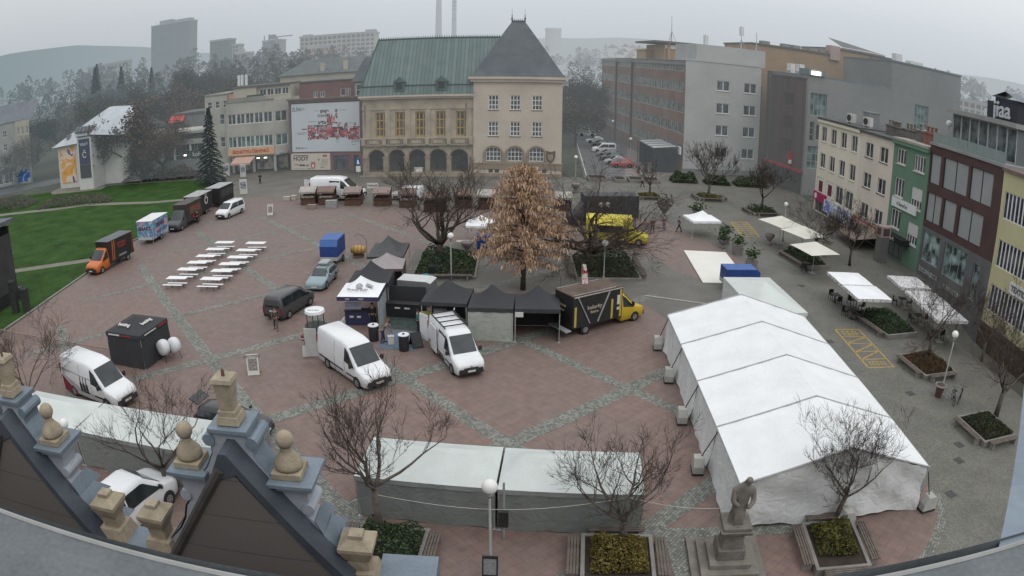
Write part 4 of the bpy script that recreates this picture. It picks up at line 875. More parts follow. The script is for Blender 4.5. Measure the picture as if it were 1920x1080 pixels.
mb = MB(T=TT(91.4)); mb.bx(.1, 4.2, -.25, -.03, 1.7, 2.9); mb.T = None; s1 = mb.build('shop_sign', M('magenta_sign', (.36, .03, .11), .5, .12, 1), t)
mb = MB(T=TT(91.4)); mb.lathe([(.01, 0), (.45, 0), (.45, .03)], (0, 0, 0), 12); mb = MB(T=TT(91.4) @ Matrix.Translation((1.0, -.26, 2.3)) @ Matrix.Rotation(PI / 2, 4, 'X')); mb.lathe([(.42, 0), (.42, .03)], (0, 0, 0), 14); mb.T = None; mb.build('emblem', FW, s1)
mb = MB(T=TT(91.4))
mb.grid(lambda u, v: (4.3 + 8.9 * u, -.35 - .05 * math.sin(u * 20) - .1 * v, 2.5 - v * 1.7 - .1 * math.sin(u * 3.1)), 30, 4); mb.T = None
ban = mb.build('banner', blotch('blue_banner', [(.50, .55, .62), (.58, .62, .68), (.12, .16, .40), (.46, .5, .6), (.05, .08, .26)], .75), t)
wb = [(1.5 + 3.9 * k, 3.6 + 3.9 * k, z, z + 1.9) for k in range(2) for z in (2.6, 6.45, 10.3)] + [(.5, 8.3, .05, 1.25)]
t = terrace('beige_house', 'pale beige narrow house with red shop fascia between the cream and green houses', 78, 69.2, 13.3, BEIGE, wb)
troof(t, 78, 69.2, 13.3, FLATR, .3)
for a, b, c, d in wb[:6]: win(t, TT(78), a, c, b - a, d - c, 2, 1, FW, GL2, .12, .1, .14, sill=SILLD)
win(t, TT(78), .5, .05, 7.8, 1.2, 4, 1, SILLD, GL2, .2, .1, .1, name='shop_window')
mb = MB(T=TT(78)); mb.bx(.0, 8.7, -.3, -.02, 1.35, 2.35); mb.T = None; s1 = mb.build('shop_sign', M('brick_red_fascia', (.27, .10, .08), .7, .12, 1), t)
mb = MB(T=TT(78)); mb.bx(.4, 6.6, -.36, -.3, 1.42, 2.1); mb.T = None; s2 = mb.build('sign_panel', M('beige_panel', (.42, .36, .29), .6, .1, 2), s1)
text('Café Bankál', .62, M('brown_letters', (.16, .10, .08), .6, 0), s2, (XF - .38, 78 - 3.5, 1.76), (PI / 2, 0, -PI / 2), ext=.01)
mb = MB(); mb.poly([(XF - .35, 77.6, 1.5), (XF - .35, 69.6, 1.5), (XF - 4.6, 68.8, .75 + .6), (XF - 4.6, 75.8, .75 + .6)]); mb.poly([(XF - 4.6, 68.8, 1.35), (XF - 4.6, 75.8, 1.35), (XF - 4.6, 75.8, 1.1), (XF - 4.6, 68.8, 1.1)]); mb.build('awning', M('brown_awning', (.21, .175, .15), .85, .12, 1.5), t)
wg = [(.9, 3.0, 10.9, 12.7), (4.9, 7.3, 10.75, 12.6), (.9, 3.1, 7.1, 9.3), (4.9, 7.3, 6.6, 9.0), (.8, 3.1, 3.4, 5.6), (4.9, 7.3, 2.6, 5.0), (.8, 4.6, .05, 2.2)]
t = terrace('green_house', 'green rendered narrow house with white windows and a long white sign', 69.2, 61.05, 13.6, GREENW, wg)
troof(t, 69.2, 61.05, 13.6, M('pale_roof', (.3, .29, .26), .8, .15, .6), .4, cor=GREENW)
for k, (a, b, c, d) in enumerate(wg[:6]):
    o = win(t, TT(69.2), a, c, b - a, d - c, 4 if k % 2 else 3, 1, FW, GL2, .1, .12, .12, sill=SILLW)
    if k in (3, 5): mb = MB(); mb.bx(.1, b - a - .1, -.04, .0, (d - c) * .42, d - c - .08); mb.build('roller_shutter', M('shutter_grey', (.5, .5, .49), .6, .05, 4), o)
win(t, TT(69.2), .8, .05, 3.8, 2.15, 3, 1, SILLD, DARKIN, .2, .1, .1, name='shop_window')
mb = MB(T=TT(69.2)); mb.bx(.9, 6.6, -.22, -.02, 5.9, 6.95); mb.T = None; s1 = mb.build('shop_sign', M('white_lightbox', (.62, .64, .64), .4, .05, 1), t)
text('ii  Sluneční', .6, SILLD, s1, (XF - .24, 69.2 - 3.4, 6.4), (PI / 2, 0, -PI / 2), ext=.01)
mb = MB(T=TT(69.2)); mb.bx(.5, 5.9, -1.3, -.05, 2.25, 2.9); mb.T = None; s1 = mb.build('shop_sign', M('black_fascia', (.025, .025, .027), .5, .1, 1), t)
text('Móda  M.', .5, FW, s1, (XF - 1.32, 69.2 - 3.3, 2.56), (PI / 2, 0, -PI / 2), ext=.01, bold=.01)
t2 = thing('advertising_column', 'grey square column with a lit sign box in front of the beige house', 'column', (40.9, 64.9, 0))
mb = MB(); mb.bx(-.6, .6, -.6, .6, 0, 2.9); mb.build('shaft', M('column_grey', (.14, .14, .135), .7, .1, 1), t2)
mb = MB(); mb.bx(-.65, .65, -.65, .65, 2.9, 4.1); mb.m = 1; mb.bx(-.45, .45, -.69, -.65, 3.1, 3.9); mb.bx(-.69, -.65, -.45, .45, 3.1, 3.9); mb.build('sign_box', [M('box_pink', (.40, .30, .29), .5, .1, 1), SILLD], t2)
wm = [(.25, 2.3, 10.1, 13.3), (2.95, 7.6, 10.1, 13.3), (8.1, 12.0, 10.1, 13.3), (.2, 3.2, 6.0, 9.1), (3.7, 6.1, 6.0, 9.1), (6.7, 11.1, 6.0, 9.1), (.4, 4.0, 1.7, 4.9), (4.9, 9.3, 1.5, 4.9), (10.6, 11.8, .8, 4.4)]
t = terrace('maroon_house', 'dark maroon modern building with large blind covered windows and a glass penthouse', 61.05, 47.5, 14.2, MAROON, wm[:6], zb=5.3)
mb = MB(T=TT(61.05) @ Matrix.Translation((0, 0, -2.9))); facade(mb, 13.55, 8.2, [(a, b, c + 2.9, d + 2.9) for a, b, c, d in wm[6:]], .25); mb.T = None; mb.build('base_wall', M('anthracite_panel', (.115, .118, .122), .6, .12, .6), t)
BLIND = M('grey_blinds', (.28, .295, .30), .5, .06, .4)
for a, b, c, d in wm[:6]: win(t, TT(61.05), a, c, b - a, d - c, 2 if b - a > 2.6 else 1, 1, M('dark_sash', (.04, .035, .035), .5, .1, 2), BLIND, .12, .06, .12)
for a, b, c, d in wm[6:]: win(t, TT(61.05), a, c, b - a, d - c, 3 if b - a > 4 else 2, 1, M('steel_frame'), glass_mat('cafe_glass', (.12, .16, .155), .1, vary=.8), .15, .1, .06, name='shop_window')
text('ŠOKOVÁ BERTA', .75, M('silver_letters', (.4, .41, .41), .4, 0), t, (XF - .12, 61.05 - 2.6, .7), (PI / 2, 0, -PI / 2), ext=.03, sx=.75)
text('KÁVA CUKR', .75, M('silver_letters'), t, (XF - .12, 61.05 - 7.8, .45), (PI / 2, 0, -PI / 2), ext=.03, sx=.9)
mb = MB(); mb.bx(XF - .15, XF + 14, 47.5, 61.05, 14.21, 14.5); mb.build('roof', M('grey_slab_roof', (.25, .26, .255), .8, .1, .6), t)
mb = MB(); mb.bx(47.2, 55, 49.2, 61.3, 14.51, 18.0); mb.build('penthouse_wall', M('penthouse_panel', (.13, .145, .15), .6, .1, .5), t)
mb = MB(); mb.bx(46.4, 56, 48.8, 61.7, 18.0, 18.5); mb.build('penthouse_roof', M('roof_grey_light', (.27, .275, .27), .7, .1, 1), t)
for k in range(7):
    o = win(t, TR(47.12, 61.2, 0, -PI / 2), .1 + 1.7 * k, 14.55, 1.66, 3.4, 1, 1, M('alu_frame', (.42, .44, .44), .4, .1, 2), glass_mat('penthouse_glass', (.07, .08, .085), .1), 0, .09, .09, name='penthouse_window')
for k in range(8): mb = MB(); mb.bx(XF + .3, XF + .34, 47.7 + k * 1.68, 49.3 + k * 1.68, 14.52, 15.6); mb.build('glass_railing', M('railing_glass', (.22, .27, .265), .1, .05, 2), t)
SGN = M('sign_dark', (.03, .033, .045), .5, .1, 1)
t2 = thing('roof_sign', 'roof sign of big pale letters on a dark board above the glass penthouse', 'roof sign', (46.6, 51.6, 18.5))
mb = MB(); mb.bx(.1, .3, -2.7, 2.6, 0, 1.7); mb.build('board', SGN, t2)
text('jiaa', 2.3, M('pale_letters', (.5, .52, .54), .5, 0), t2, (0, -.1, .95), (PI / 2, 0, -PI / 2), ext=.08, sx=1.0, bold=.03)
mb = MB(); mb.bx(.8, 2.4, -2.0, 2.0, 0, 2.2); mb.build('cabin', SGN, t2)
mb = MB(); mb.poly([(.5, -2.4, 2.2), (.5, 0, 2.9), (2.8, 0, 2.9), (2.8, -2.4, 2.2)]); mb.poly([(.5, 0, 2.9), (.5, 2.4, 2.2), (2.8, 2.4, 2.2), (2.8, 0, 2.9)]); mb.build('cabin_roof', M('solar_blue', (.07, .085, .11), .4, .2, 1), t2)
mb = MB(); mb.bx(47.5, 47.7, 54.0, 55.7, 18.55, 19.3); mb.m = 0; o = mb.build('panel_sign', M('white_lightbox')); tag(o, 'small white lit panel on the penthouse roof left of the letters', 'sign')
wy = [(.5, 14.9, z, z + 2.5) for z in (1.0, 5.25, 9.7)]
t = terrace('yellow_house', 'yellow building with long bands of dark windows at the right edge', 47.45, 28, 14.0, YELLOW, wy, zb=-.3, dep=14)
mb = MB(T=TT(47.45)); mb.bx(0, 19.4, .15, .3, -3.2, -.3); mb.bx(0, 19.4, -.25, -.01, -.6, -.25); mb.T = None; mb.build('shop_front', M('brown_shopfront', (.075, .055, .04), .6, .35, 1.2), t)
troof(t, 47.45, 28, 14.0, M('brown_roof', (.16, .12, .11), .85, .15, .6), .3, 14)
for a, b, c, d in wy:
    for k in range(4): win(t, TT(47.45), a + 3.6 * k, c, 3.6, d - c, 6, 1, FW, glass_mat('navy_glass', (.028, .033, .055), .12), .08, .08, .17, name='ribbon_window')
mb = MB(T=TT(47.45)); mb.bx(3.6, 6.4, -.25, -.02, 3.7, 4.7); mb.T = None; s1 = mb.build('shop_sign', M('white_lightbox'), t)
text('TEXTIL', .7, SILLD, s1, (XF - .27, 47.45 - 5.0, 4.2), (PI / 2, 0, -PI / 2), ext=.01, bold=.02)
# things on the terrace roofs
def ac(x, y, z, label, rz=0, s=1):
    t = thing('air_conditioner', label, 'air conditioner', (x, y, z), rz, s=s)
    mb = MB(); mb.bx(-.5, .5, -.25, .25, .12, .95); mb.bx(-.45, -.3, -.2, .2, 0, .12); mb.bx(.3, .45, -.2, .2, 0, .12); mb.build('casing', M('ac_white', (.5, .5, .48), .5, .08, 2), t)
    mb = MB(T=Matrix.Translation((-.12, -.255, .55)) @ Matrix.Rotation(PI / 2, 4, 'X')); mb.lathe([(.33, -.01), (.33, .01)], (0, 0, 0), 14); mb.T = None; mb.build('fan', M('fan_dark', (.05, .05, .05), .6, .1, 2), t)
ac(45.6, 84.2, 13.78, 'white air conditioner on the cream roof, left of the pair', -1.3, 1.4); ac(46.4, 80.6, 13.78, 'white air conditioner on the cream roof, right of the pair', -1.3, 1.4)
mb = MB(); mb.bx(-.9, .9, -.9, .9, 0, 2.0); mb.bx(-1.0, 1.0, -1.0, 1.0, 2.0, 2.15); o = mb.build('roof_hatch', M('tin_grey')); o.location = (48, 82.5, 13.7); tag(o, 'grey tin roof hatch behind the air conditioners on the cream roof', 'roof hatch')
def rchim(x, y, z, label, pots, mat, s=1):
    t = thing('chimney', label, 'chimney', (x, y, z), 0, s=s)
    mb = MB(); mb.bx(-.45, .45, -1.0, 1.0, 0, 1.1); mb.bx(-.55, .55, -1.1, 1.1, 1.1, 1.25); mb.build('stack', mat, t)
    for k in range(pots): mb = MB(); mb.lathe([(.18, 0), (.14, .5), (.22, .55), (.22, .6)], (0, -.75 + k * 1.5 / max(1, pots - 1), 1.25), 8); mb.build('pot', mat, t)
CHB = M('old_chimney', (.14, .13, .12), .9, .25, 1, fine=.2); CHR = M('brick_chimney', (.22, .10, .075), .9, .25, 1, fine=.2)
rchim(47.5, 75.6, 13.58, 'grey chimney with three pots on the beige roof, leftmost', 3, CHB); rchim(46.9, 73.4, 13.58, 'grey chimney with four pots on the beige roof, second from left', 4, CHB)
rchim(46.6, 69.5, 13.58, 'wide grey chimney at the joint of the beige and green roofs', 3, CHB, 1.1); rchim(46.2, 65.9, 13.88, 'dark grey chimney on the green house roof', 2, CHB, 1.1); rchim(46.0, 63.9, 13.88, 'red brick chimney with pots on the green house roof', 3, CHR, 1.1)
t2 = thing('roof_antenna', 'dish antenna with a round white head beside the glass penthouse', 'antenna', (47.5, 62.4, 13.9))
mb = MB(); mb.cyl((0, 0, 0), (0, 0, 2.6), .08, .06, 6); mb.build('mast', GALV, t2); mb = MB(); mb.sphere((0, 0, 2.8), .4, 10); mb.build('dish', AW, t2)
# glass pergola café by the office block
t = thing('cafe_pergola', 'glass roofed dark café pergola against the brown brick office block', 'pergola', (0, 0, 0))
P = [(23.4, 128.4), (28.1, 129.0), (28.7, 117.6), (24.0, 116.6)]
def pp(u, v, z): a = Vector(P[0]).lerp(Vector(P[1]), u); b = Vector(P[3]).lerp(Vector(P[2]), u); c = a.lerp(b, v); return (c.x, c.y, z)
PGL = M('milky_glass', (.44, .46, .47), .3, .06, .6, far=True); PFR = M('dark_steel', (.035, .037, .04), .5, .1, 2, far=True)
for k in range(4): v0, v1 = k / 4 + .012, (k + 1) / 4 - .012; mb = MB(); mb.poly([pp(.02, v0, 4.3), pp(.98, v0, 4.6), pp(.98, v1, 4.6), pp(.02, v1, 4.3)]); mb.build('roof_pane', PGL, t)
mb = MB()
for v in (0, .25, .5, .75, 1): mb.tube([pp(0, v, 4.28), pp(1, v, 4.58)], .09, 4)
for u in (0, 1): mb.tube([pp(u, 0, 4.28 + .3 * u), pp(u, 1, 4.28 + .3 * u)], .1, 4)
for v in (0, .33, .66, 1): mb.tube([pp(0, v, 0), pp(0, v, 4.28)], .08, 4); mb.tube([pp(1, v, 0), pp(1, v, 4.5)], .08, 4)
mb.build('frame', PFR, t)
SMK = M('smoked_glass', (.03, .035, .04), .25, .2, .5, far=True)
mb = MB(); mb.poly([pp(0.05, 1, .1), pp(.95, 1, .1), pp(.95, 1, 4.3), pp(.05, 1, 4.1)]); mb.build('side_panel', SMK, t); mb = MB(); mb.poly([pp(.05, .02, .1), pp(.95, .02, .1), pp(.95, .02, 4.3), pp(.05, .02, 4.1)]); mb.build('side_panel', SMK, t)
mb = MB(); mb.bx(28.7, 28.95, 116.4, 118.8, 3.4, 4.7); o = mb.build('sign_board', WGL, t)
# distant houses and blocks on the right hand hillside
hrn = random.Random(9)
HW = [M('hill_house_wall', (.55, .53, .48), .9, .1, .1, far=True), M('hill_house_roof', (.12, .10, .095), .9, .2, .1, far=True), M('hill_house_red', (.28, .12, .09), .9, .2, .1, far=True)]
words_ = 'topmost,second,third,fourth,fifth,sixth,seventh,eighth,ninth,tenth,eleventh,twelfth,thirteenth,fourteenth'.split(',')
hp = [(98, 690, 31), (112, 700, 33), (104, 660, 27), (118, 670, 28), (124, 720, 33), (108, 640, 23), (117, 630, 22), (97, 640, 24), (126, 650, 25), (102, 610, 19), (113, 600, 17), (121, 600, 17), (95, 590, 17), (128, 610, 20)]
hp.sort(key=lambda q: -q[2])
for k, (x, y, z) in enumerate(hp):
    t = thing('hillside_house', 'white house on the misty hillside behind the street trees, %s from the top' % words_[k], 'house', (x, y, z - 8), hrn.uniform(-.5, .5), 'houses on the misty hillside')
    w_ = hrn.uniform(6, 9); mb = MB(); mb.bx(-w_ / 2, w_ / 2, -4, 4, 0, 12); mb.build('wall', HW[0], t)
    mb = MB(); mb.prism([(-w_ / 2 - .4, 12), (w_ / 2 + .4, 12), (0, 15.5)], -4.4, 4.4); mb.build('roof', HW[1 + k % 2], t)
slab_block('hillside_block', 'pale balcony apartment block far behind the trees at the right edge', 196, 205, 11, 10, 8, 23, FARW[3], 3, 6, -.7)
slab_block('row_block', 'long white row of flats on the slope at the right edge', 150, 240, 60, 10, 14, 22, FARW[3], 20, 3, -.42)
# ------------------------------------------------------------------ vehicles (built along +x, front at +x)
def paint(key, c, rough=.35, noise=.05): return M('paint_' + key, c, rough, noise, .8, coat=.35, spec=.4, fine=.03)
PW = paint('white', (.66, .675, .69)); TYRE = M('tyre', (.022, .022, .022), .85, .2, 6); RIM = M('wheel_rim', (.32, .33, .33), .4, .15, 4, metal=.5)
PLAS = M('black_plastic', (.028, .029, .03), .6, .15, 4); VGL = glass_mat('car_glass', (.020, .026, .029), .08, vary=.3); HLT = M('headlight', (.45, .47, .48), .15, .1, 6, spec=.6); RLT = M('tail_light', (.22, .015, .015), .25, .1, 6)
PLATE = M('number_plate', (.55, .55, .52), .5, .05, 8)
def body(secs):
    mb = MB(); rings = []
    for x, a, b, c, z0, zb, zt in secs:
        h = zt - zb
        half = [(a * .9, z0), (a, z0 + .1), (a + (b - a) * .6, z0 + (zb - z0) * .55), (b, zb), (b + (c - b) * .55, zb + h * .55), (c, zt - min(.14, h * .3)), (c - .06, zt - min(.05, h * .12)), (c - .17, zt)]
        ring = [(x, -y, z) for y, z in half] + [(x, y, z) for y, z in reversed(half)]
        rings.append(ring)
    n = len(rings[0]); vs = [v for r in rings for v in r]; fs = []
    for i in range(len(rings) - 1):
        for j in range(n): fs.append((i * n + j, (i + 1) * n + j, (i + 1) * n + (j + 1) % n, i * n + (j + 1) % n))
    fs.append(tuple(range(n))); fs.append(tuple((len(rings) - 1) * n + j for j in range(n - 1, -1, -1)))
    mb.smooth = True; mb.add(vs, fs)
    mb.sm[-1] = False; mb.sm[-2] = False
    return mb
def sec_at(secs, x):
    for s0, s1 in zip(secs, secs[1:]):
        if s1[0] <= x <= s0[0]:
            f = (x - s0[0]) / (s1[0] - s0[0]) if s1[0] != s0[0] else 0
            return [s0[k] + (s1[k] - s0[k]) * f for k in range(7)]
    return secs[-1] if x < secs[-1][0] else secs[0]
def side_pt(secs, x, f, side, off=.015):
    """f 0 at the belt line, 1 at the roof edge"""
    s = sec_at(secs, x); h = s[6] - s[5]
    zt = s[6] - min(.14, h * .3)
    z = s[5] + (zt - s[5]) * f
    g = (z - s[5]) / h
    y = s[2] + (s[3] - s[2]) * (g if g > .0 else 0) if g > .55 else s[2] + (s[3] - s[2]) * g
    return (x, side * (y + off), z)
def low_pt(secs, x, f, side, off=.012):
    s = sec_at(secs, x); z = s[4] + (s[5] - s[4]) * f
    y = s[1] + (s[2] - s[1]) * min(1, .6 * f / .55 if f < .55 else .6 + .4 * (f - .55) / .45)
    return (x, side * (y + off), z)
def screen(secs, xa, xb, fa, fb, off=.018):
    """slanted glass across the body between stations at xa and xb; fa, fb shrink the half width"""
    a, b = sec_at(secs, xa), sec_at(secs, xb)
    nx = b[6] - a[6]; nz = a[0] - b[0] if True else 0
    n = Vector((abs(nx), 0, abs(xa - xb))).normalized() * off
    if xa < xb: n.x = -n.x
    ya, yb = a[3] - fa, b[3] - fb
    return [(xa + n.x, -ya, a[6] + n.z), (xa + n.x, ya, a[6] + n.z), (xb + n.x, yb, b[6] + n.z), (xb + n.x, -yb, b[6] + n.z)]
WH = {}
def wheels(t, xs, half, r=.33, w=.22, front_turn=0):
    k = (r, w)
    if k not in WH:
        a = MB(T=Matrix.Rotation(PI / 2, 4, 'X')); a.smooth = True; a.lathe([(r * .6, -w / 2), (r * .93, -w / 2), (r, -w * .32), (r, w * .32), (r * .93, w / 2), (r * .6, w / 2)], (0, 0, 0), 20)
        b = MB(T=Matrix.Rotation(PI / 2, 4, 'X')); b.lathe([(r * .62, -w * .53), (r * .62, w * .53)], (0, 0, 0), 16); b.m = 1
        for q in range(5):
            an = q * 2 * PI / 5
            for s_ in (-1, 1): b.box((r * .36 * math.cos(an), r * .36 * math.sin(an), s_ * w * .535), (r * .2, r * .14, .012), an)
        WH[k] = (a.mesh('tyre', TYRE), b.mesh('rim', [RIM, PLAS]))
    for x in xs:
        for s in (-1, 1):
            o = inst('wheel', WH[k][0], t, (x, s * (half - w / 2 + .02), r)); inst('rim', WH[k][1], o)
            ar = MB(T=Matrix.Translation((x, s * (half - .06), r + .02)) @ Matrix.Rotation(PI / 2, 4, 'X')); ar.lathe([(r * 1.17, -.07), (r * 1.17, .07)], (0, 0, 0), 18); ar.build('wheel_arch', PLAS, t)
VAN = [(2.95, .72, .76, .68, .38, .68, .82), (2.86, .88, .92, .80, .26, .84, .98), (2.62, .96, .985, .86, .20, .98, 1.10), (1.95, .98, 1.0, .90, .20, 1.14, 1.28), (1.88, .98, 1.0, .90, .20, 1.15, 1.31), (.98, .99, 1.02, .84, .20, 1.25, 2.22), (.72, 1.0, 1.02, .83, .20, 1.3, 2.36), (.1, 1.0, 1.02, .84, .20, 1.3, 2.46), (-2.75, 1.0, 1.02, .86, .20, 1.3, 2.48), (-2.92, .98, 1.0, .84, .24, 1.3, 2.42), (-2.96, .96, .98, .80, .3, 1.3, 2.36)]
BUS = [(2.42, .70, .74, .66, .34, .62, .76), (2.34, .84, .88, .78, .24, .78, .90), (2.1, .92, .94, .84, .18, .90, 1.02), (1.52, .94, .955, .86, .18, 1.03, 1.16), (1.45, .94, .955, .86, .18, 1.04, 1.19), (.62, .945, .96, .78, .18, 1.08, 1.84), (.3, .95, .965, .76, .18, 1.1, 1.94), (-2.2, .95, .965, .76, .18, 1.1, 1.95), (-2.34, .94, .95, .74, .22, 1.1, 1.88), (-2.42, .92, .94, .72, .28, 1.06, 1.62), (-2.44, .9, .92, .7, .3, .9, 1.1)]
WAGON = [(2.28, .60, .64, .58, .30, .52, .62), (2.2, .76, .79, .70, .22, .60, .70), (1.95, .85, .87, .78, .16, .70, .80), (1.0, .87, .885, .80, .16, .84, .93), (.93, .87, .885, .80, .16, .85, .95), (.1, .88, .885, .62, .16, .90, 1.40), (-.3, .88, .885, .60, .16, .91, 1.47), (-1.5, .88, .885, .60, .16, .93, 1.44), (-1.98, .86, .875, .58, .2, .93, 1.34), (-2.2, .82, .85, .64, .28, .90, .98), (-2.28, .8, .83, .66, .32, .7, .84)]
HATCH = [(2.0, .60, .64, .58, .30, .52, .62), (1.92, .76, .79, .70, .22, .60, .70), (1.7, .84, .86, .78, .16, .72, .82), (.95, .86, .875, .80, .16, .84, .93), (.9, .86, .875, .80, .16, .85, .95), (.1, .87, .875, .62, .16, .90, 1.42), (-.25, .87, .875, .60, .16, .91, 1.49), (-1.2, .87, .875, .60, .16, .93, 1.46), (-1.7, .84, .855, .60, .2, .93, 1.2), (-1.92, .8, .83, .66, .28, .85, .95), (-1.98, .78, .8, .66, .32, .7, .84)]
def vehicle(name, label, cat, loc, rz, secs, mat, kind, group=None, rear_glass=True, side_glass=None, bumper=PLAS, lowtrim=True, plate=True, s=1):
    t = thing(name, label, cat, loc, rz, group, s)
    b = body(secs).build('body', mat, t)
    L0 = secs[0][0]; L1 = secs[-1][0]
    cowl, roof = (4, 5) if kind != 'none' else (4, 5)
    # windscreen, side and rear windows
    q = screen(secs, secs[cowl][0], secs[roof][0], .1, .06)
    MB().poly(q).build('windscreen', VGL, t)
    dz = {'van': [(1.78, 1.02, .62, .06)], 'bus': [(1.32, .42, .2, .06), (.3, -.75, -.8, .05), (-.85, -2.1, -2.15, .05)], 'wagon': [(.78, -.05, -.42, .06), (-.5, -1.32, -1.42, .04), (-1.4, -1.8, -2.0, .05)], 'hatch': [(.78, -.05, -.38, .06), (-.46, -1.1, -1.3, .05)]}
    if side_glass is None: side_glass = dz[kind]
    for i, w in enumerate(side_glass):
        for s_ in (-1, 1):
            if i == 0: xs_ = [(w[0], .05), (w[1], .92), (w[2], .95), (w[2], .05)]
            else: xs_ = [(w[0], .06), (w[0], .93), (w[1], .93), (w[2], .06)]
            p = [side_pt(secs, x, f, s_) for x, f in xs_]
            if s_ > 0: p.reverse()
            MB().poly(p).build('side_window', VGL, t)
    if rear_glass:
        k = len(secs)
        if kind in ('van', 'bus'):
            x = secs[-1][0] - .015; s9 = sec_at(secs, L1 + .02)
            if kind == 'van':
                for y0, y1 in ((-.72, -.08), (.08, .72)): MB().poly([(x, y0, 1.45), (x, y0 * .98, 2.1), (x, y1 * .98, 2.1), (x, y1, 1.45)]).build('rear_window', VGL, t)
            else: MB().poly([(-2.455, -.68, 1.1), (-2.36, -.62, 1.78), (-2.36, .62, 1.78), (-2.455, .68, 1.1)]).build('rear_window', VGL, t)
        else:
            q = screen(secs, secs[-2][0] + .02, secs[-3][0] - .02 if kind == 'wagon' else secs[-4][0] - .1, .08, .08); MB().poly(q).build('rear_window', VGL, t)
    # bumpers, grille, lights, plates, mirrors
    wf = secs[1][1]
    mb = MB(); mb.box((L0 - .1, 0, secs[0][4] + .12), (.34, wf * 1.9, .34), top=.96); mb.build('front_bumper', bumper, t, bevel=.03)
    mb = MB(); mb.box((L1 + .08, 0, secs[-1][4] + .14), (.24, secs[-1][1] * 1.95, .28)); mb.build('rear_bumper', bumper, t, bevel=.03)
    zg = secs[0][5]; g = MB(); g.bx(L0 - .02, L0 + .03, -wf * .55, wf * .55, zg - .1, zg + .06); g.build('grille', PLAS, t)
    for s_ in (-1, 1):
        x = secs[1][0]; g = MB(); g.smooth = False
        g.poly([(L0 + .012, s_ * wf * .62, zg - .03), (secs[1][0] + .03, s_ * wf * .93, zg + .02), (secs[2][0] + .02, s_ * (secs[2][2] + .005), zg + .24), (secs[1][0] + .03, s_ * wf * .66, secs[1][6] - .01)]); g.build('headlight', HLT, t)
        zr = secs[-1][5]; h = 1.0 if kind == 'van' else .5
        g = MB(); g.bx(L1 - .025, L1 + .09, min(s_ * (secs[-1][2] + .012), s_ * (secs[-1][2] - .12)), max(s_ * (secs[-1][2] + .012), s_ * (secs[-1][2] - .12)), zr - .35, zr - .35 + h); g.build('tail_light', RLT, t)
        xm = secs[cowl][0] - .3; zm = sec_at(secs, xm)[5] + .18; ym = sec_at(secs, xm)[2]
        g = MB(); g.box((xm, s_ * (ym + .14), zm), (.12, .22, .3 if kind == 'van' else .17)); g.build('mirror', PLAS if kind in ('van', 'bus') else mat, t, bevel=.03)
    if plate:
        g = MB(); g.bx(L0 + .06, L0 + .085, -.26, .26, secs[0][4] + .08, secs[0][4] + .2); g.build('number_plate', PLATE, t)
        g = MB(); g.bx(L1 - .06, L1 - .04, -.26, .26, .55 if kind in ('wagon', 'hatch') else .75, .67 if kind in ('wagon', 'hatch') else .87); g.build('number_plate', PLATE, t)
    if lowtrim and kind == 'van':
        for s_ in (-1, 1):
            p = [low_pt(secs, x, f, s_) for x, f in ((1.9, .36), (-2.7, .36), (-2.7, .48), (1.9, .48))]
            MB().poly(p if s_ < 0 else p[::-1]).build('side_moulding', PLAS, t)
            for x0 in (.62, -.62):
                p = [low_pt(secs, x0, f, s_, .008) for f in (.1, .98)] + [side_pt(secs, x0, .9, s_, .008), side_pt(secs, x0 - .025, .9, s_, .008)] + [low_pt(secs, x0 - .025, f, s_, .008) for f in (.98, .1)]
                MB().poly(p if s_ < 0 else p[::-1]).build('door_gap', PLAS, t)
    ax = {'van': (1.95, -1.65), 'bus': (1.55, -1.5), 'wagon': (1.38, -1.25), 'hatch': (1.25, -1.22)}[kind]
    wheels(t, ax, secs[3][1] + .02, .34 if kind == 'van' else .32)
    return t
def heading(x0, y0, x1, y1): return math.atan2(y1 - y0, x1 - x0)
# 1 long white panel van in the middle: front nearer the camera
rz = heading(-11.6, 39.9, -7.9, 36.0)
t = vehicle('panel_van', 'long white panel van with open rear doors parked beside the white and navy tent', 'van', (-9.75, 38.1, 0), rz, VAN, PW, 'van', rear_glass=False)
for s_, a in ((1, -2.37), (-1, 2.37)):
    d = MB(T=Matrix.Translation((-2.96, s_ * .95, 0)) @ Matrix.Rotation(a, 4, 'Z')); d.bx(-.03, .03, min(0, -s_ * .88), max(0, -s_ * .88), .35, 2.3); d.T = None
    d.build('rear_door', M('door_inner', (.40, .41, .40), .6, .1, 2), t, bevel=.03)
mb = MB(); mb.bx(-2.99, -2.95, -.86, .86, .42, 2.25); mb.build('load_opening', M('load_dark', (.03, .03, .03), .9, .2, 2), t)
# 2 white van with roof bars and open sliding door
rz = heading(-4.75, 42.4, -2.55, 37.55)
t = vehicle('panel_van', 'white panel van with black roof bars and open side door facing the camera', 'van', (-3.55, 40.35, 0), rz, VAN, PW, 'van', rear_glass=False, s=.95)
mb = MB()
for x in (.1, -.75, -1.6, -2.45): mb.bx(x - .035, x + .035, -.86, .86, 2.56, 2.62)
for s_ in (-1, 1): mb.bx(-2.6, .3, s_ * .8 - .03, s_ * .8 + .03, 2.49, 2.56)
mb.build('roof_rack', PLAS, t)
mb = MB(); p = [low_pt(VAN, x, f, -1, .016) for x, f in ((.55, .1), (-.6, .1))] + [side_pt(VAN, -.6, .85, -1, .016), side_pt(VAN, .55, .85, -1, .016)]; mb.poly(p); mb.build('door_opening', M('load_dark'), t)
mb = MB(); mb.bx(-1.95, -.72, -1.13, -1.07, .35, 2.2); mb.build('sliding_door', PW, t, bevel=.03)
d = MB(T=Matrix.Translation((-2.96, .95, 0)) @ Matrix.Rotation(-2.0, 4, 'Z')); d.bx(-.03, .03, -.88, 0, .35, 2.3); d.T = None; d.build('rear_door', PW, t, bevel=.03)
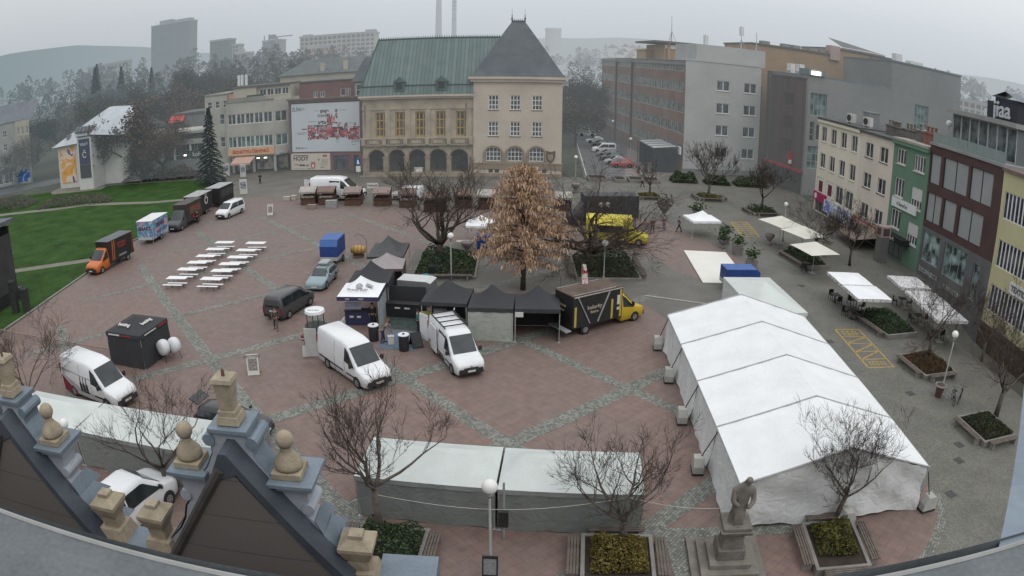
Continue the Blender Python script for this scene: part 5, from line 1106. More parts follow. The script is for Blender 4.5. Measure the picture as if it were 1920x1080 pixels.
d = MB(T=Matrix.Translation((-2.96, -.95, 0)) @ Matrix.Rotation(2.0, 4, 'Z')); d.bx(-.03, .03, 0, .88, .35, 2.3); d.T = None; d.build('rear_door', PW, t, bevel=.03)
g = MB(T=Matrix.Translation((2.985, 0, .80)) @ Matrix.Rotation(PI / 2, 4, 'Y')); g.box((0, 0, 0), (.13, .13, .02), PI / 4); g.T = None; g.build('emblem', RIM, t)
# 3 dark grey passenger van
DKG = paint('dark_grey', (.062, .064, .066), .4)
rz = heading(-18.2, 46.2, -16.6, 51.0)
t = vehicle('passenger_van', 'dark grey passenger van with tinted windows seen from behind', 'van', (-17.35, 48.75, 0), 1.28, BUS, DKG, 'bus')
# 4 silver-blue estate car with its door open
SBL = paint('silver_blue', (.20, .275, .30), .3)
t = vehicle('estate_car', 'silver blue estate car with roof box bars and an open passenger door', 'car', (-16.45, 55.45, 0), -1.62, WAGON, SBL, 'wagon', bumper=SBL)
mb = MB()
for x in (-.4, -1.3): mb.bx(x - .03, x + .03, -.62, .62, 1.52, 1.57)
for y in (-.55, .55): mb.bx(-1.7, .0, y - .02, y + .02, 1.46, 1.53)
mb.build('roof_rack', RIM, t)
mb = MB(); mb.box((-1.0, 0, 1.66), (1.3, .9, .16)); mb.build('roof_box', M('roof_box_grey', (.3, .33, .34), .5, .1, 2), t, bevel=.05)
d = MB(T=Matrix.Translation((.55, .9, 0)) @ Matrix.Rotation(1.15, 4, 'Z') @ Matrix.Rotation(0, 4, 'X')); d.bx(-1.15, 0, -.03, .04, .3, .9); d.bx(-1.15, -.75, -.02, .03, .9, 1.34) if False else None
d.bx(-1.12, -1.06, -.02, .02, .9, 1.32); d.bx(-1.12, -.2, -.02, .02, 1.29, 1.34); d.T = None
d_ = d.build('open_door', SBL, t)
d = MB(T=Matrix.Translation((.55, .9, 0)) @ Matrix.Rotation(1.15, 4, 'Z')); d.poly([(-1.1, 0, .9), (-.05, 0, .9), (-.3, 0, 1.3), (-1.1, 0, 1.3)]); d.T = None; d.build('pane', VGL, d_)
# 5 white minibus by the food trailers
t = vehicle('minibus', 'white minibus with dark windows at the end of the food trailer row', 'van', (-37.3, 83.2, 0), heading(-36.6, 85.5, -37.7, 80.5), BUS, PW, 'bus')
# 6 white high van and small white van behind the market stalls
t = vehicle('panel_van', 'white high roofed van with open side door behind the scalloped market stalls', 'van', (-24.1, 91.9, 0), -.1, VAN, PW, 'van', s=1.3)
mb = MB(); p = [low_pt(VAN, x, f, -1, .016) for x, f in ((.5, .15), (-.6, .15))] + [side_pt(VAN, -.6, .85, -1, .016), side_pt(VAN, .5, .85, -1, .016)]; mb.poly(p); mb.build('door_opening', M('load_dark'), t)
d = MB(T=Matrix.Translation((-2.96, -.95, 0)) @ Matrix.Rotation(-.5, 4, 'Z')); d.bx(-.88, 0, -.03, .03, .35, 2.3); d.T = None; d.build('rear_door', PW, t)
t = vehicle('small_van', 'small white van facing left behind the single brown stall', 'van', (-14.2, 91.3, 0), PI - .02, BUS, PW, 'bus', side_glass=[(1.32, .42, .2, .06)], s=.93)
# 7 white van with wine red corner at bottom left
t = vehicle('panel_van', 'white van with wine red corner and black bottle print at the lower left', 'van', (-26.3, 32.6, 0), heading(-29.6, 33.6, -22.9, 31.4), VAN, PW, 'van', rear_glass=False, s=1.08)
p = [low_pt(VAN, -2.8, .0, -1, .02), low_pt(VAN, -1.0, .0, -1, .02), low_pt(VAN, -2.8, 1, -1, .02)]; MB().poly(p).build('red_corner', M('wine_red_print', (.17, .02, .035), .4, .05, 2), t)
p = [low_pt(VAN, -.9, .1, -1, .014), low_pt(VAN, .6, .1, -1, .014), side_pt(VAN, .6, .3, -1, .014), side_pt(VAN, -2.7, .4, -1, .014), low_pt(VAN, -2.7, 1, -1, .014)]; MB().poly(p).build('grey_print', M('grey_print', (.34, .35, .36), .4, .08, 2), t)
for k in range(3):
    x = -.05 - .33 * k; p = [low_pt(VAN, x, .35, -1, .024), low_pt(VAN, x + .26, .35, -1, .024), low_pt(VAN, x + .26, .8, -1, .024), low_pt(VAN, x + .17, .95, -1, .024), side_pt(VAN, x + .17, .25, -1, .024), side_pt(VAN, x + .09, .25, -1, .024), low_pt(VAN, x + .09, .95, -1, .024), low_pt(VAN, x, .8, -1, .024)]
    MB().poly(p).build('bottle_print', PLAS, t)
# 8 dark car with bonnet open behind the gable
DCAR = paint('black', (.028, .03, .034), .3)
t = vehicle('dark_car', 'black estate car with its tailgate raised behind the stone obelisk', 'car', (-15.1, 30.3, 0), -.22, WAGON, DCAR, 'wagon', bumper=DCAR)
mb = MB(); mb.box((-2.3, 0, 1.6), (.06, 1.2, .7), ry=-1.15); mb.build('tailgate', DCAR, t)
# 9 white van in the yard behind the gables
t = vehicle('delivery_van', 'white delivery van with lettered side window in the yard behind the gables', 'van', (-17.45, 21.3, 0), 1.3, BUS, PW, 'bus', s=1.16)
text('Jakuszy', .36, M('pale_letters'), t, (-1.4, -.93, 1.38), (PI / 2 - .3, 0, 0), ext=.004)
# 10 row of parked cars along the side road
CC = [('red', (.33, .03, .04)), ('silver', (.33, .34, .35)), ('dark green', (.06, .075, .07)), ('grey', (.12, .125, .13)), ('white', (.62, .63, .64)), ('black', (.03, .032, .035)), ('white', (.6, .61, .62)), ('white', (.62, .63, .64)), ('grey', (.2, .21, .22)), ('white', (.55, .56, .57)), ('dark', (.05, .055, .06))]
lab = ['red hatchback, nearest in the parking row on the side road', 'silver hatchback just behind the red one in the parking row', 'dark green estate third from the front of the parking row', 'grey estate fourth from the front of the parking row', 'white boxy van fifth in the parking row', 'dark hatchback sixth in the parking row with pale roof behind it', 'white hatchback seventh in the parking row', 'white estate standing apart beyond the parking row', 'grey hatchback far up the side road by the bins', 'white hatchback far up the side road on the right', 'dark hatchback farthest up the side road']
cx = [(19.4, 121.6), (18.7, 125.2), (18.6, 130), (18.5, 135), (18.6, 141.2), (18.9, 150.8), (18.6, 157.2), (18.2, 171.5), (17.0, 190), (27.8, 198), (23.5, 214)]
for k, (x, y) in enumerate(cx):
    m = M('paint_far_' + CC[k][0].replace(' ', '_'), CC[k][1], .4, .05, 1, far=True)
    vehicle('parked_car', lab[k], 'car', (x, y, 0), PI + .06 if k < 8 else 1.3, BUS if k == 4 else (WAGON if k in (2, 3, 7) else HATCH), m, 'bus' if k == 4 else ('wagon' if k in (2, 3, 7) else 'hatch'), 'cars parked on the side road', bumper=m)
vehicle('parked_car', 'pale grey car on the road at the far left behind the white exhibition building', 'car', (-104.5, 134, .06), .9, HATCH, M('paint_far_silver'), 'hatch', bumper=M('paint_far_silver'))

# ------------------------------------------------------------------ food trucks and trailers
BLKB = M('black_panel', (.026, .026, .028), .5, .2, .8, fine=.1)
def cabtruck(name, label, loc, rz, mat, boxmat, roofmat, Lb=4.6, Wb=2.1, zb=.62, zt=2.95):
    t = thing(name, label, 'food truck', loc, rz)
    # cab occupies x from .9 to 2.95 (van front), box behind it
    secs = VAN[:7] + [(.55, .98, 1.0, .83, .3, 1.3, 2.36)]
    body(secs).build('cab', mat, t)
    MB().poly(screen(secs, secs[4][0], secs[5][0], .1, .06)).build('windscreen', VGL, t)
    for s_ in (-1, 1):
        p = [side_pt(secs, x, f, s_) for x, f in ((1.78, .05), (1.02, .92), (.72, .95), (.72, .05))]
        MB().poly(p if s_ < 0 else p[::-1]).build('side_window', VGL, t)
        g = MB(); g.box((1.55, s_ * 1.16, 1.5), (.12, .22, .3)); g.build('mirror', PLAS, t)
        g = MB(); g.poly([(2.962, s_ * .54, .65), (2.89, s_ * .84, .7), (2.64, s_ * .99, .92), (2.88, s_ * .6, .95)]); g.build('headlight', HLT, t)
    g = MB(); g.box((2.85, 0, .5), (.34, 1.75, .34), top=.96); g.build('front_bumper', PLAS, t, bevel=.03)
    g = MB(); g.bx(2.93, 2.985, -.48, .48, .6, .76); g.build('grille', PLAS, t)
    g = MB(); g.bx(3.01, 3.035, -.26, .26, .42, .54); g.build('number_plate', PLATE, t)
    g = MB(); g.bx(.55 - Lb, .55, -Wb / 2, Wb / 2, zb, zt); bo = g.build('box_body', boxmat, t, bevel=.03)
    g = MB(); g.bx(.52 - Lb, .58, -Wb / 2 - .03, Wb / 2 + .03, zt, zt + .06); g.build('box_roof', roofmat, t)
    g = MB(); g.bx(.6 - Lb, .4, -.5, .5, .38, zb); g.build('chassis', PLAS, t)
    wheels(t, (1.95, .55 - Lb + 1.2), 1.0, .34)
    return t, bo
ORG = paint('orange', (.50, .13, .025), .4)
t, bo = cabtruck('food_truck', 'orange cabbed food truck with black box parked on the lawn edge', (-43.55, 60.35, 0), heading(-43.2, 63.6, -44.1, 57.4), ORG, BLKB, M('grey_tarp', (.12, .13, .135), .7, .12, 1))
for x in (-.0, -.32): mb = MB(); mb.tube([(x, 1.07, .8), (x - .18, 1.09, 2.9)], .06, 4); mb.build('side_strut', ORG, bo)
mb = MB(); mb.tube([(-3.6, 1.07, .75), (-3.85, 1.09, 2.9)], .06, 4); mb.tube([(-4.0, 1.07, .75), (-3.75, 1.09, 2.9)], .06, 4); mb.build('side_strut', M('rust_red', (.2, .05, .03), .6, .2, 3), bo)
text('RITUALS', .42, M('red_letters', (.42, .06, .05), .5, 0), bo, (-1.9, 1.06, 2.3), (PI / 2, 0, PI), ext=.01); text('BURGERS', .3, M('red_letters'), bo, (-1.9, 1.06, 1.95), (PI / 2, 0, PI), ext=.01)
mb = MB(); mb.bx(-2.6, -1.2, 1.055, 1.065, .9, 1.1); mb.build('trim_strip', RIM, bo)
YLW = paint('yellow', (.52, .37, .03), .4)
RZ = heading(4.3, 45.2, 8.9, 48.2)
t, bo = cabtruck('food_truck', 'black box food truck with yellow cab beside the open black tents', (6.9, 47.15, 0), RZ, YLW, BLKB, M('rusty_roof', (.105, .075, .062), .8, .3, 1.2, fine=.2), 4.5)
mb = MB()
for a, b in (((-3.55, 2.85), (-2.45, .8)), ((-1.75, .8), (-.75, 2.85))): mb.tube([(a[0], -1.1, a[1]), (b[0], -1.1, b[1])], .055, 4)
mb.tube([(-3.9, -1.07, 2.9), (.5, -1.07, 2.9)], .05, 4); mb.build('side_strut', M('pale_strut', (.34, .34, .31), .5, .2, 3), bo)
for x in (-3.75, -.45, .35):
    for k in range(9): pass
    mb = MB(); mb.bx(x - .09, x + .09, -1.085, -1.06, .75, 2.2 if x < .3 else 2.8); mb.build('checker_strip', blotch('checker_print', [(.03, .03, .03), (.45, .36, .06), (.4, .4, .38)], 9), bo)
text('kolorky', .42, M('cream_letters', (.5, .44, .34), .5, 0), bo, (-2.05, -1.07, 1.95), (PI / 2, 0, 0), ext=.01); text('bistro', .3, M('cream_letters'), bo, (-2.05, -1.07, 1.6), (PI / 2, 0, 0), ext=.01)
text('bistro', .36, M('cream_letters'), bo, (-3.97, .2, 2.1), (PI / 2, 0, -PI / 2), ext=.01); text('menu', .3, M('cream_letters'), bo, (-3.97, .3, 1.75), (PI / 2, 0, -PI / 2), ext=.01)
mb = MB(); mb.bx(.02, .3, -1.08, -1.06, 1.7, 2.4); mb.bx(.02, .3, -1.08, -1.06, 1.3, 1.5); mb.build('menu_board', PLATE, bo)
mb = MB(); mb.bx(-4.5, -4.0, -1.0, 1.0, .45, .53); mb.build('rear_step', M('galvanised'), bo)
mb = MB(); mb.bx(-3.85, -.1, -1.0, -.96, 3.02, 3.06); mb.bx(-3.85, -.1, .96, 1.0, 3.02, 3.06); mb.build('roof_rail', M('pale_strut'), t)
# banner flag on the roof corner
t2 = thing('banner_flag', 'red and white feather banner standing behind the yellow cabbed food truck', 'banner', (4.9, 46.6, 0))
mb = MB(); mb.cyl((0, 0, 0), (0, 0, 4.6), .025, .02, 5); mb.build('pole', RIM, t2)
mb = MB(); mb.grid(lambda u, v: (.05 + .42 * u * (1 - .5 * v * v), .05 * math.sin(v * 5), 3.1 + 1.5 * v), 4, 6); mb.build('banner_cloth', blotch('flag_print', [(.45, .04, .07), (.6, .58, .55), (.5, .06, .09), (.04, .04, .04)], 2.2), t2)
def trailer(name, label, loc, rz, L_, W, z0, z1, mat, roof, far=True, legs=True, wheel_x=0, cat='food trailer'):
    t = thing(name, label, cat, loc, rz)
    mb = MB(); mb.bx(-L_ / 2, L_ / 2, -W / 2, W / 2, z0, z1); bo = mb.build('body', mat, t, bevel=.04)
    mb = MB(); mb.bx(-L_ / 2 - .04, L_ / 2 + .04, -W / 2 - .04, W / 2 + .04, z1, z1 + .07); mb.build('roof', roof, t)
    wheels(t, (wheel_x,), W / 2 + .02, .31)
    mb = MB(); mb.tube([(L_ / 2, -.5, z0 - .05), (L_ / 2 + 1.0, 0, z0 - .05)], .04, 5); mb.tube([(L_ / 2, .5, z0 - .05), (L_ / 2 + 1.0, 0, z0 - .05)], .04, 5); mb.cyl((L_ / 2 + .9, 0, 0), (L_ / 2 + .9, 0, .5), .05, .05, 6); mb.build('drawbar', M('galvanised'), t)
    if legs:
        for x in (-L_ / 2 + .3, L_ / 2 - .3):
            for y in (-W / 2 + .2, W / 2 - .2): mb = MB(); mb.cyl((x, y, 0), (x, y, z0), .04, .04, 5); mb.build('leg', M('galvanised'), t)
    return t, bo
t, bo = trailer('food_trailer', 'food trailer with pink and blue drip graffiti and white roof', (-43.35, 71.6, 0), 1.6, 4.5, 2.3, .5, 2.75, blotch('graffiti', [(.40, .20, .25), (.46, .30, .36), (.09, .2, .34), (.13, .30, .44), (.42, .48, .52), (.07, .15, .27)], .8), M('white_roof', (.62, .64, .65), .6, .08, 1))
text('SNAKS', .8, M('dark_graffiti', (.10, .05, .09), .6, 0), bo, (0, -1.17, 2.0), (PI / 2, 0, 0), ext=.01, bold=.02); text('HOT DOGS', .45, M('dark_graffiti'), bo, (.2, -1.17, 1.2), (PI / 2, 0, 0), ext=.01)
text('SNAKS', .6, M('dark_graffiti'), bo, (-2.27, 0, 1.9), (PI / 2, 0, -PI / 2), ext=.01, bold=.02)
mb = MB(); mb.bx(-2.33, -2.26, -1.0, 1.0, .55, .85); mb.build('light_bar', HLT, bo)
t, bo = cabtruck('food_truck', 'dark grey food truck with red lettered side in the row of trailers', (-42.0, 77.6, 0), -1.62, paint('anthracite', (.06, .065, .07), .5), M('brown_black', (.05, .04, .036), .6, .2, 1), M('dull_roof', (.09, .085, .08), .8, .2, 1), 4.4)
mb = MB(); mb.bx(-3.4, -.4, 1.055, 1.075, 1.5, 2.5); hb = mb.build('serving_hatch', M('hatch_brown', (.12, .07, .05), .6, .3, 2), bo)
text('GRILL', .7, M('red_letters'), bo, (-2.0, 1.07, 1.05), (PI / 2, 0, PI), ext=.01, bold=.02); text('BURGER', .4, M('red_letters'), hb, (-2.0, 1.09, 2.2), (PI / 2, 0, PI), ext=.01)
t, bo = trailer('food_trailer', 'tall black food trailer with round white emblem, second from the conifer', (-43.0, 84.8, 0), 1.55, 4.5, 2.4, .5, 2.85, BLKB, M('pale_grey_roof', (.33, .34, .34), .7, .1, 1))
mb = MB(T=Matrix.Translation((.2, -1.21, 1.9)) @ Matrix.Rotation(PI / 2, 4, 'X')); mb.lathe([(.55, 0), (.55, .015)], (0, 0, 0), 18); mb.T = None; mb.build('emblem', PLATE, bo)
mb = MB(T=Matrix.Translation((.2, -1.225, 1.9)) @ Matrix.Rotation(PI / 2, 4, 'X')); mb.lathe([(.33, 0), (.33, .015)], (0, 0, 0), 18); mb.T = None; mb.build('emblem', BLKB, bo)
text('coffee', .3, PLATE, bo, (.2, -1.215, 2.65), (PI / 2, 0, 0), ext=.01)
t, bo = trailer('food_trailer', 'black food trailer nearest the conifer with a framed dark side panel', (-42.3, 91.0, 0), 1.5, 4.6, 2.4, .5, 2.75, BLKB, M('pale_grey_roof'))
mb = MB(); mb.bx(-1.8, 1.8, -1.23, -1.2, 1.3, 2.4); mb.build('panel', M('dark_panel', (.055, .058, .06), .5, .1, 1), bo)
# big black lorry and yellow van behind the bare right tree
t = thing('box_lorry', 'big dark box lorry with white round logos behind the bare tree on the right', 'lorry', (10.2, 78.0, 0), PI + .13)
mb = MB(); mb.bx(-4.2, 2.2, -1.25, 1.25, .9, 3.5); bo = mb.build('box_body', M('navy_black', (.035, .04, .047), .5, .15, .8), t, bevel=.04)
secs = [(x * .95 + 1.3, a * 1.15, b * 1.15, c * 1.2, z0 + .25, zb * 1.2, zt * 1.15) for x, a, b, c, z0, zb, zt in VAN[:8]]
body(secs).build('cab', M('navy_black'), t); MB().poly(screen(secs, secs[4][0], secs[5][0], .1, .06)).build('windscreen', VGL, t)
wheels(t, (3.0, -2.8), 1.22, .42)
for k in range(2):
    mb = MB(T=Matrix.Translation((-.4 + k * .75, 1.26, 2.5)) @ Matrix.Rotation(-PI / 2, 4, 'X')); mb.lathe([(.3, 0), (.3, .02)], (0, 0, 0), 14); mb.T = None; mb.build('logo', PW, bo)
mb = MB(); mb.bx(-4.1, 2.1, 1.255, 1.27, .95, 1.15); mb.build('trim_strip', PLAS, bo)
t = thing('yellow_stall_van', 'bright yellow food van with open hatch half hidden by the bare tree', 'food truck', (10.6, 69.6, 0), -.12)
mb = MB(); mb.bx(-3.0, 1.8, -1.1, 1.1, .55, 2.8); bo = mb.build('box_body', M('bright_yellow', (.56, .47, .05), .5, .1, 1), t, bevel=.05)
secs = [(x + .6, a, b, c, z0, zb, zt) for x, a, b, c, z0, zb, zt in VAN[:7]]; body(secs).build('cab', M('bright_yellow'), t); MB().poly(screen(secs, secs[4][0], secs[5][0], .1, .06)).build('windscreen', VGL, t)
mb = MB(); mb.bx(-2.2, .8, -1.115, -1.1, 1.3, 2.3); mb.build('serving_hatch', M('hatch_dark', (.05, .05, .045), .7, .3, 2), bo)
mb = MB(); mb.box((-.7, -1.7, 2.5), (3.0, 1.2, .05), rx=.3); mb.build('hatch_flap', M('bright_yellow'), bo)
wheels(t, (2.5, -1.8), 1.05, .34)
# covered trailers
BLUE = M('blue_tarpaulin', (.022, .055, .20), .55, .12, 1.5, fine=.06); BLUEL = M('blue_tarp_light', (.045, .115, .32), .5, .1, 1.5)
def tarp_trailer(label, loc, rz, L_, W, H, mat, top, slope=.25):
    t = thing('covered_trailer', label, 'trailer', loc, rz)
    mb = MB(); mb.bx(-L_ / 2, L_ / 2, -W / 2, W / 2, .5, .85); mb.build('bed', M('galvanised'), t)
    mb = MB(); mb.prism([(-L_ / 2, .85), (L_ / 2, .85), (L_ / 2, H - slope), (L_ / 2 - .35, H), (-L_ / 2, H)], -W / 2 - .02, W / 2 + .02); c = mb.build('tarpaulin', mat, t, bevel=.04)
    mb = MB(); mb.poly([(-L_ / 2 + .02, -W / 2, H + .006), (L_ / 2 - .36, -W / 2, H + .006), (L_ / 2 - .36, W / 2, H + .006), (-L_ / 2 + .02, W / 2, H + .006)]); mb.poly([(L_ / 2 - .35, -W / 2, H + .006), (L_ / 2 + .004, -W / 2, H - slope + .01), (L_ / 2 + .004, W / 2, H - slope + .01), (L_ / 2 - .35, W / 2, H + .006)]); mb.build('tarpaulin_top', top, c)
    wheels(t, (-.2,), W / 2 + .14, .29, .18)
    mb = MB(); mb.tube([(L_ / 2, -.4, .55), (L_ / 2 + 1.1, 0, .5)], .035, 5); mb.tube([(L_ / 2, .4, .55), (L_ / 2 + 1.1, 0, .5)], .035, 5); mb.build('drawbar', M('galvanised'), t)
    return t
tarp_trailer('tall blue tarpaulin trailer hitched behind the silver blue estate car', (-17.1, 62.0, 0), -1.60, 2.9, 1.75, 2.45, BLUE, BLUEL, .6)
tarp_trailer('low blue tarpaulin trailer beside the white floor and the big white marquee', (19.9, 55.2, 0), .03, 3.3, 1.75, 1.95, BLUE, BLUEL, .3)
t = tarp_trailer('grey trailer with pale canvas top between the dark tents', (-7.35, 50.7, 0), -.22, 2.75, 1.6, 2.1, M('grey_canvas', (.155, .16, .165), .8, .1, 1), M('pale_canvas', (.50, .52, .52), .7, .06, 1), .12)
# ------------------------------------------------------------------ tents, canopies and parasols
def fabric(key, c, rough=.7, wr=.25, far=False):
    if key in MATS: return MATS[key]
    m = M(key, c, rough, .05, .8, far=False, spec=.25, fine=.03)
    nt = m.node_tree; N = nt.nodes; L = nt.links
    g = N.new('ShaderNodeNewGeometry'); t = N.new('ShaderNodeTexNoise'); t.inputs['Scale'].default_value = 1.7; t.inputs['Detail'].default_value = 4; t.inputs['Distortion'].default_value = 1.5
    L.new(g.outputs['Position'], t.inputs['Vector'])
    b = N.new('ShaderNodeBump'); b.inputs['Strength'].default_value = wr; b.inputs['Distance'].default_value = .12
    L.new(t.outputs['Fac'], b.inputs['Height']); L.new(b.outputs['Normal'], N['Principled BSDF'].inputs['Normal'])
    return m
TWHITE = fabric('marquee_white', (.70, .715, .725), .55); TPALE = fabric('pale_pvc', (.52, .56, .545), .5); TWALL = fabric('pvc_wall', (.62, .64, .64), .45, .6); TVAL = fabric('grey_valance', (.22, .235, .225), .45, .5); TCLEAR = fabric('grey_pvc_wall', (.185, .20, .19), .4, .5)
TBLACK = fabric('black_canvas', (.040, .042, .046), .75); TDGREY = fabric('dark_grey_canvas', (.075, .079, .083), .75); TLILAC = fabric('lilac_canvas', (.29, .265, .27), .75); TCREAM = fabric('cream_canvas', (.60, .59, .53), .75); TNAVY = fabric('navy_canvas', (.035, .036, .085), .7); TBRIGHT = fabric('bright_canvas', (.74, .76, .78), .6)
ALU = M('aluminium', (.42, .43, .43), .4, .1, 4, metal=.3)
def canopy(label, loc, rz, w, d, eave, apex, mat, val=.28, valmat=None, legmat=None, walls='', wallmat=None, pw=1.22, name='pop_up_tent', cat='tent', group=None, hip=0, legs=True, wall_to=.02, flare=0):
    """pop-up tent: stretched roof with concave hips, valance, four legs and optional side walls (f b l r)"""
    t = thing(name, label, cat, loc, rz, group)
    a, b = w / 2, d / 2
    def zr(x, y):
        ux = max(0, (abs(x) - hip)) / (a - hip); uy = abs(y) / b
        u = max(ux, uy); e = max(0, 1 - u)
        return eave + (apex - eave) * (e ** pw) - .05 * math.sin(PI * u) * (1 - abs(ux - uy))
    mb = MB(); mb.smooth = True
    n = 16
    mb.grid(lambda u, v: ((u - .5) * w, (v - .5) * d, zr((u - .5) * w, (v - .5) * d)), n, n)
    ro = mb.build('roof', mat, t)
    if val:
        mb = MB(); mb.smooth = True
        for (x0, y0, x1, y1) in ((-a, -b, a, -b), (a, -b, a, b), (a, b, -a, b), (-a, b, -a, -b)):
            nx, ny = (y1 - y0), -(x1 - x0); ln = math.hypot(nx, ny); nx /= ln; ny /= ln
            mb.grid(lambda u, v: (x0 + (x1 - x0) * u + nx * (.008 + .02 * v * (1 + math.sin(u * 19))), y0 + (y1 - y0) * u + ny * (.008 + .02 * v * (1 + math.sin(u * 19))), eave + .004 - v * val), 16, 2)
        mb.build('valance', valmat or mat, t)
    if legs:
        for x in (-a + .04, a - .04):
            for y in (-b + .04, b - .04):
                mb = MB(); mb.bx(x - .025, x + .025, y - .025, y + .025, .03, eave - .02); mb.bx(x - .09, x + .09, y - .09, y + .09, 0, .03); mb.build('leg', legmat or ALU, t)
    S = {'f': ((-a, -b), (a, -b)), 'r': ((a, -b), (a, b)), 'b': ((a, b), (-a, b)), 'l': ((-a, b), (-a, -b))}
    for i, k in enumerate(walls):
        (x0, y0), (x1, y1) = S[k]; nx, ny = (y1 - y0), -(x1 - x0); ln = math.hypot(nx, ny); nx /= ln; ny /= ln
        mb = MB(); mb.smooth = True; ph = i * 2.1 + loc[0]
        def fn(u, v, x0=x0, y0=y0, x1=x1, y1=y1, nx=nx, ny=ny, ph=ph):
            o = -.02 + (.035 * math.sin(u * ln * 4.2 + ph) + .02 * math.sin(u * ln * 9.7 + v * 3)) * min(1, v * 2 + .2) * (0.4 + .6 * math.sin(PI * min(1, max(0, u)))) + flare * v * v
            z = (eave - .12) * (1 - v) + wall_to * v + (.05 * math.sin(u * ln * 2.1 + ph) if v > .97 and wall_to > .03 else 0)
            return (x0 + (x1 - x0) * u + nx * o, y0 + (y1 - y0) * u + ny * o, z)
        mb.grid(fn, max(8, int(ln * 5)), 8); mb.build('side_wall', wallmat or mat, t)
    return t
# --- big white marquee, four bays of 5 m
CX, CY, YAW, EV, RG, BAY, HW_ = 14.70, 22.32, .0382, 2.40, 3.94, 4.974, 5.026
t = thing('marquee', 'big white ridge marquee of four bays standing along the right side of the square', 'marquee', (CX, CY, 0), -YAW)
for k in range(4):
    y0, y1 = k * BAY, (k + 1) * BAY
    for s in (-1, 1):
        mb = MB(); mb.smooth = True
        def fn(u, v, s=s, y0=y0, y1=y1):
            sag = .10 * math.sin(PI * v) * math.sin(PI * min(1, u * .94 + .03)) ** .8
            return (s * (.002 + (HW_ + .058) * u), y0 + .035 + (y1 - y0 - .07) * v, RG + (EV - RG) * u - sag + .01 * math.sin(u * 23 + v * 5))
        mb.grid(fn, 14, 12); mb.build('roof_panel', TWHITE, t)
    for s in (-1, 1):
        mb = MB(); mb.smooth = True
        def fn(u, v, s=s, y0=y0, k=k):
            o = (.05 * math.sin(u * 9 + k * 2 + s) + .035 * math.sin(u * 23 + v * 4 + k) + .25 * v ** 3 * (1 + .4 * math.sin(u * 5 + k))) * min(1, v * 3)
            return (s * (HW_ + .02 + o * .7), y0 + BAY * u, EV - .02 - (EV - .06) * v + .07 * (v > .97) * math.sin(u * 7 + k))
        mb.grid(fn, 30, 10); mb.build('side_wall', TWALL, t)
    for s in (-1, 1): mb = MB(); mb.smooth = True; mb.grid(lambda u, v: (s * (HW_ + .06 + .02 * v * math.sin(u * 40)), y0 + BAY * u, EV + .02 - .16 * v + .035 * v * math.sin(u * 34)), 40, 1); mb.build('eaves_valance', TPALE, t)
for k in range(5):
    mb = MB(); y = k * BAY
    for s in (-1, 1): mb.tube([(0, y, RG + .012), (s * (HW_ + .05), y, EV + .012)], .05, 5); mb.cyl((s * (HW_ + .0), y, 0), (s * HW_, y, EV), .05, .05, 6)
    mb.build('frame', M('frame_grey', (.33, .34, .34), .5, .1, 3), t)
for y, s in ((0.02, -1), (4 * BAY - .02, 1)):
    mb = MB(); mb.smooth = True
    def fn(u, v, y=y, s=s):
        x = (u * 2 - 1) * HW_; top = RG + (EV - RG) * abs(u * 2 - 1) - .02
        o = .05 * math.sin(x * 2.1 + v * 4) + .04 * math.sin(x * 5.3) + .14 * v ** 3 + .05 * math.sin((u - v * .6) * 16)
        return (x, y + s * o, top * (1 - v) + .1 * v + .1 * (v > .95) * math.sin(u * 11))
    mb.grid(fn, 44, 12); mb.build('gable_wall', TPALE if s > 0 else fabric('gable_pvc', (.52, .53, .52), .5, .7), t)
CB = M('concrete_weight', (.36, .36, .34), .9, .12, 2, fine=.08)
wlab = ['rear', 'second', 'third', 'nearest']
def weight(x, y, rz, label):
    t = thing('ballast_weight', label, 'ballast', (x, y, 0), rz, 'concrete ballast blocks of the marquee', .9)
    mb = MB(); mb.prism([(-.5, .12), (.5, .12), (.5, .55), (.25, 1.0), (-.25, 1.0), (-.5, .55)], -.3, .3); mb.build('block', CB, t, bevel=.03)
    mb = MB(); mb.bx(-.52, .52, -.32, .32, 0, .12); mb.build('rubber_base', PLAS, t)
def strut_thing(p, q, label):
    o = MB().tube([p, q], .03, 5).build('guy_strap', PLAS); tag(o, label, 'guy strap', 'straps from the marquee eaves to the ballast'); return o
for k, (x, y) in enumerate(((9.85, 42.3), (9.62, 37.35), (9.35, 32.25), (9.1, 27.3))):
    ex = CX - HW_ * math.cos(YAW) + (4 - k) * BAY * math.sin(YAW); ey = CY + (4 - k) * BAY * math.cos(YAW)
    weight(x, y, 1.45, 'grey concrete ballast block left of the marquee, %s from the front' % ['fourth', 'third', 'second', 'first'][k])
    strut_thing((x + .1, y, .85), (ex, ey, EV - .1), 'dark strap from the left marquee eave to its %s ballast block from the front' % ['fourth', 'third', 'second', 'first'][k])
weight(20.3, 21.8, .1, 'grey concrete ballast block at the right front corner of the marquee'); strut_thing((20.2, 21.85, .9), (19.75, 22.2, 2.3), 'dark strap at the right front corner of the marquee')
weight(15.2, 21.75, .15, 'grey concrete ballast block in the middle of the marquee front behind a tree trunk')
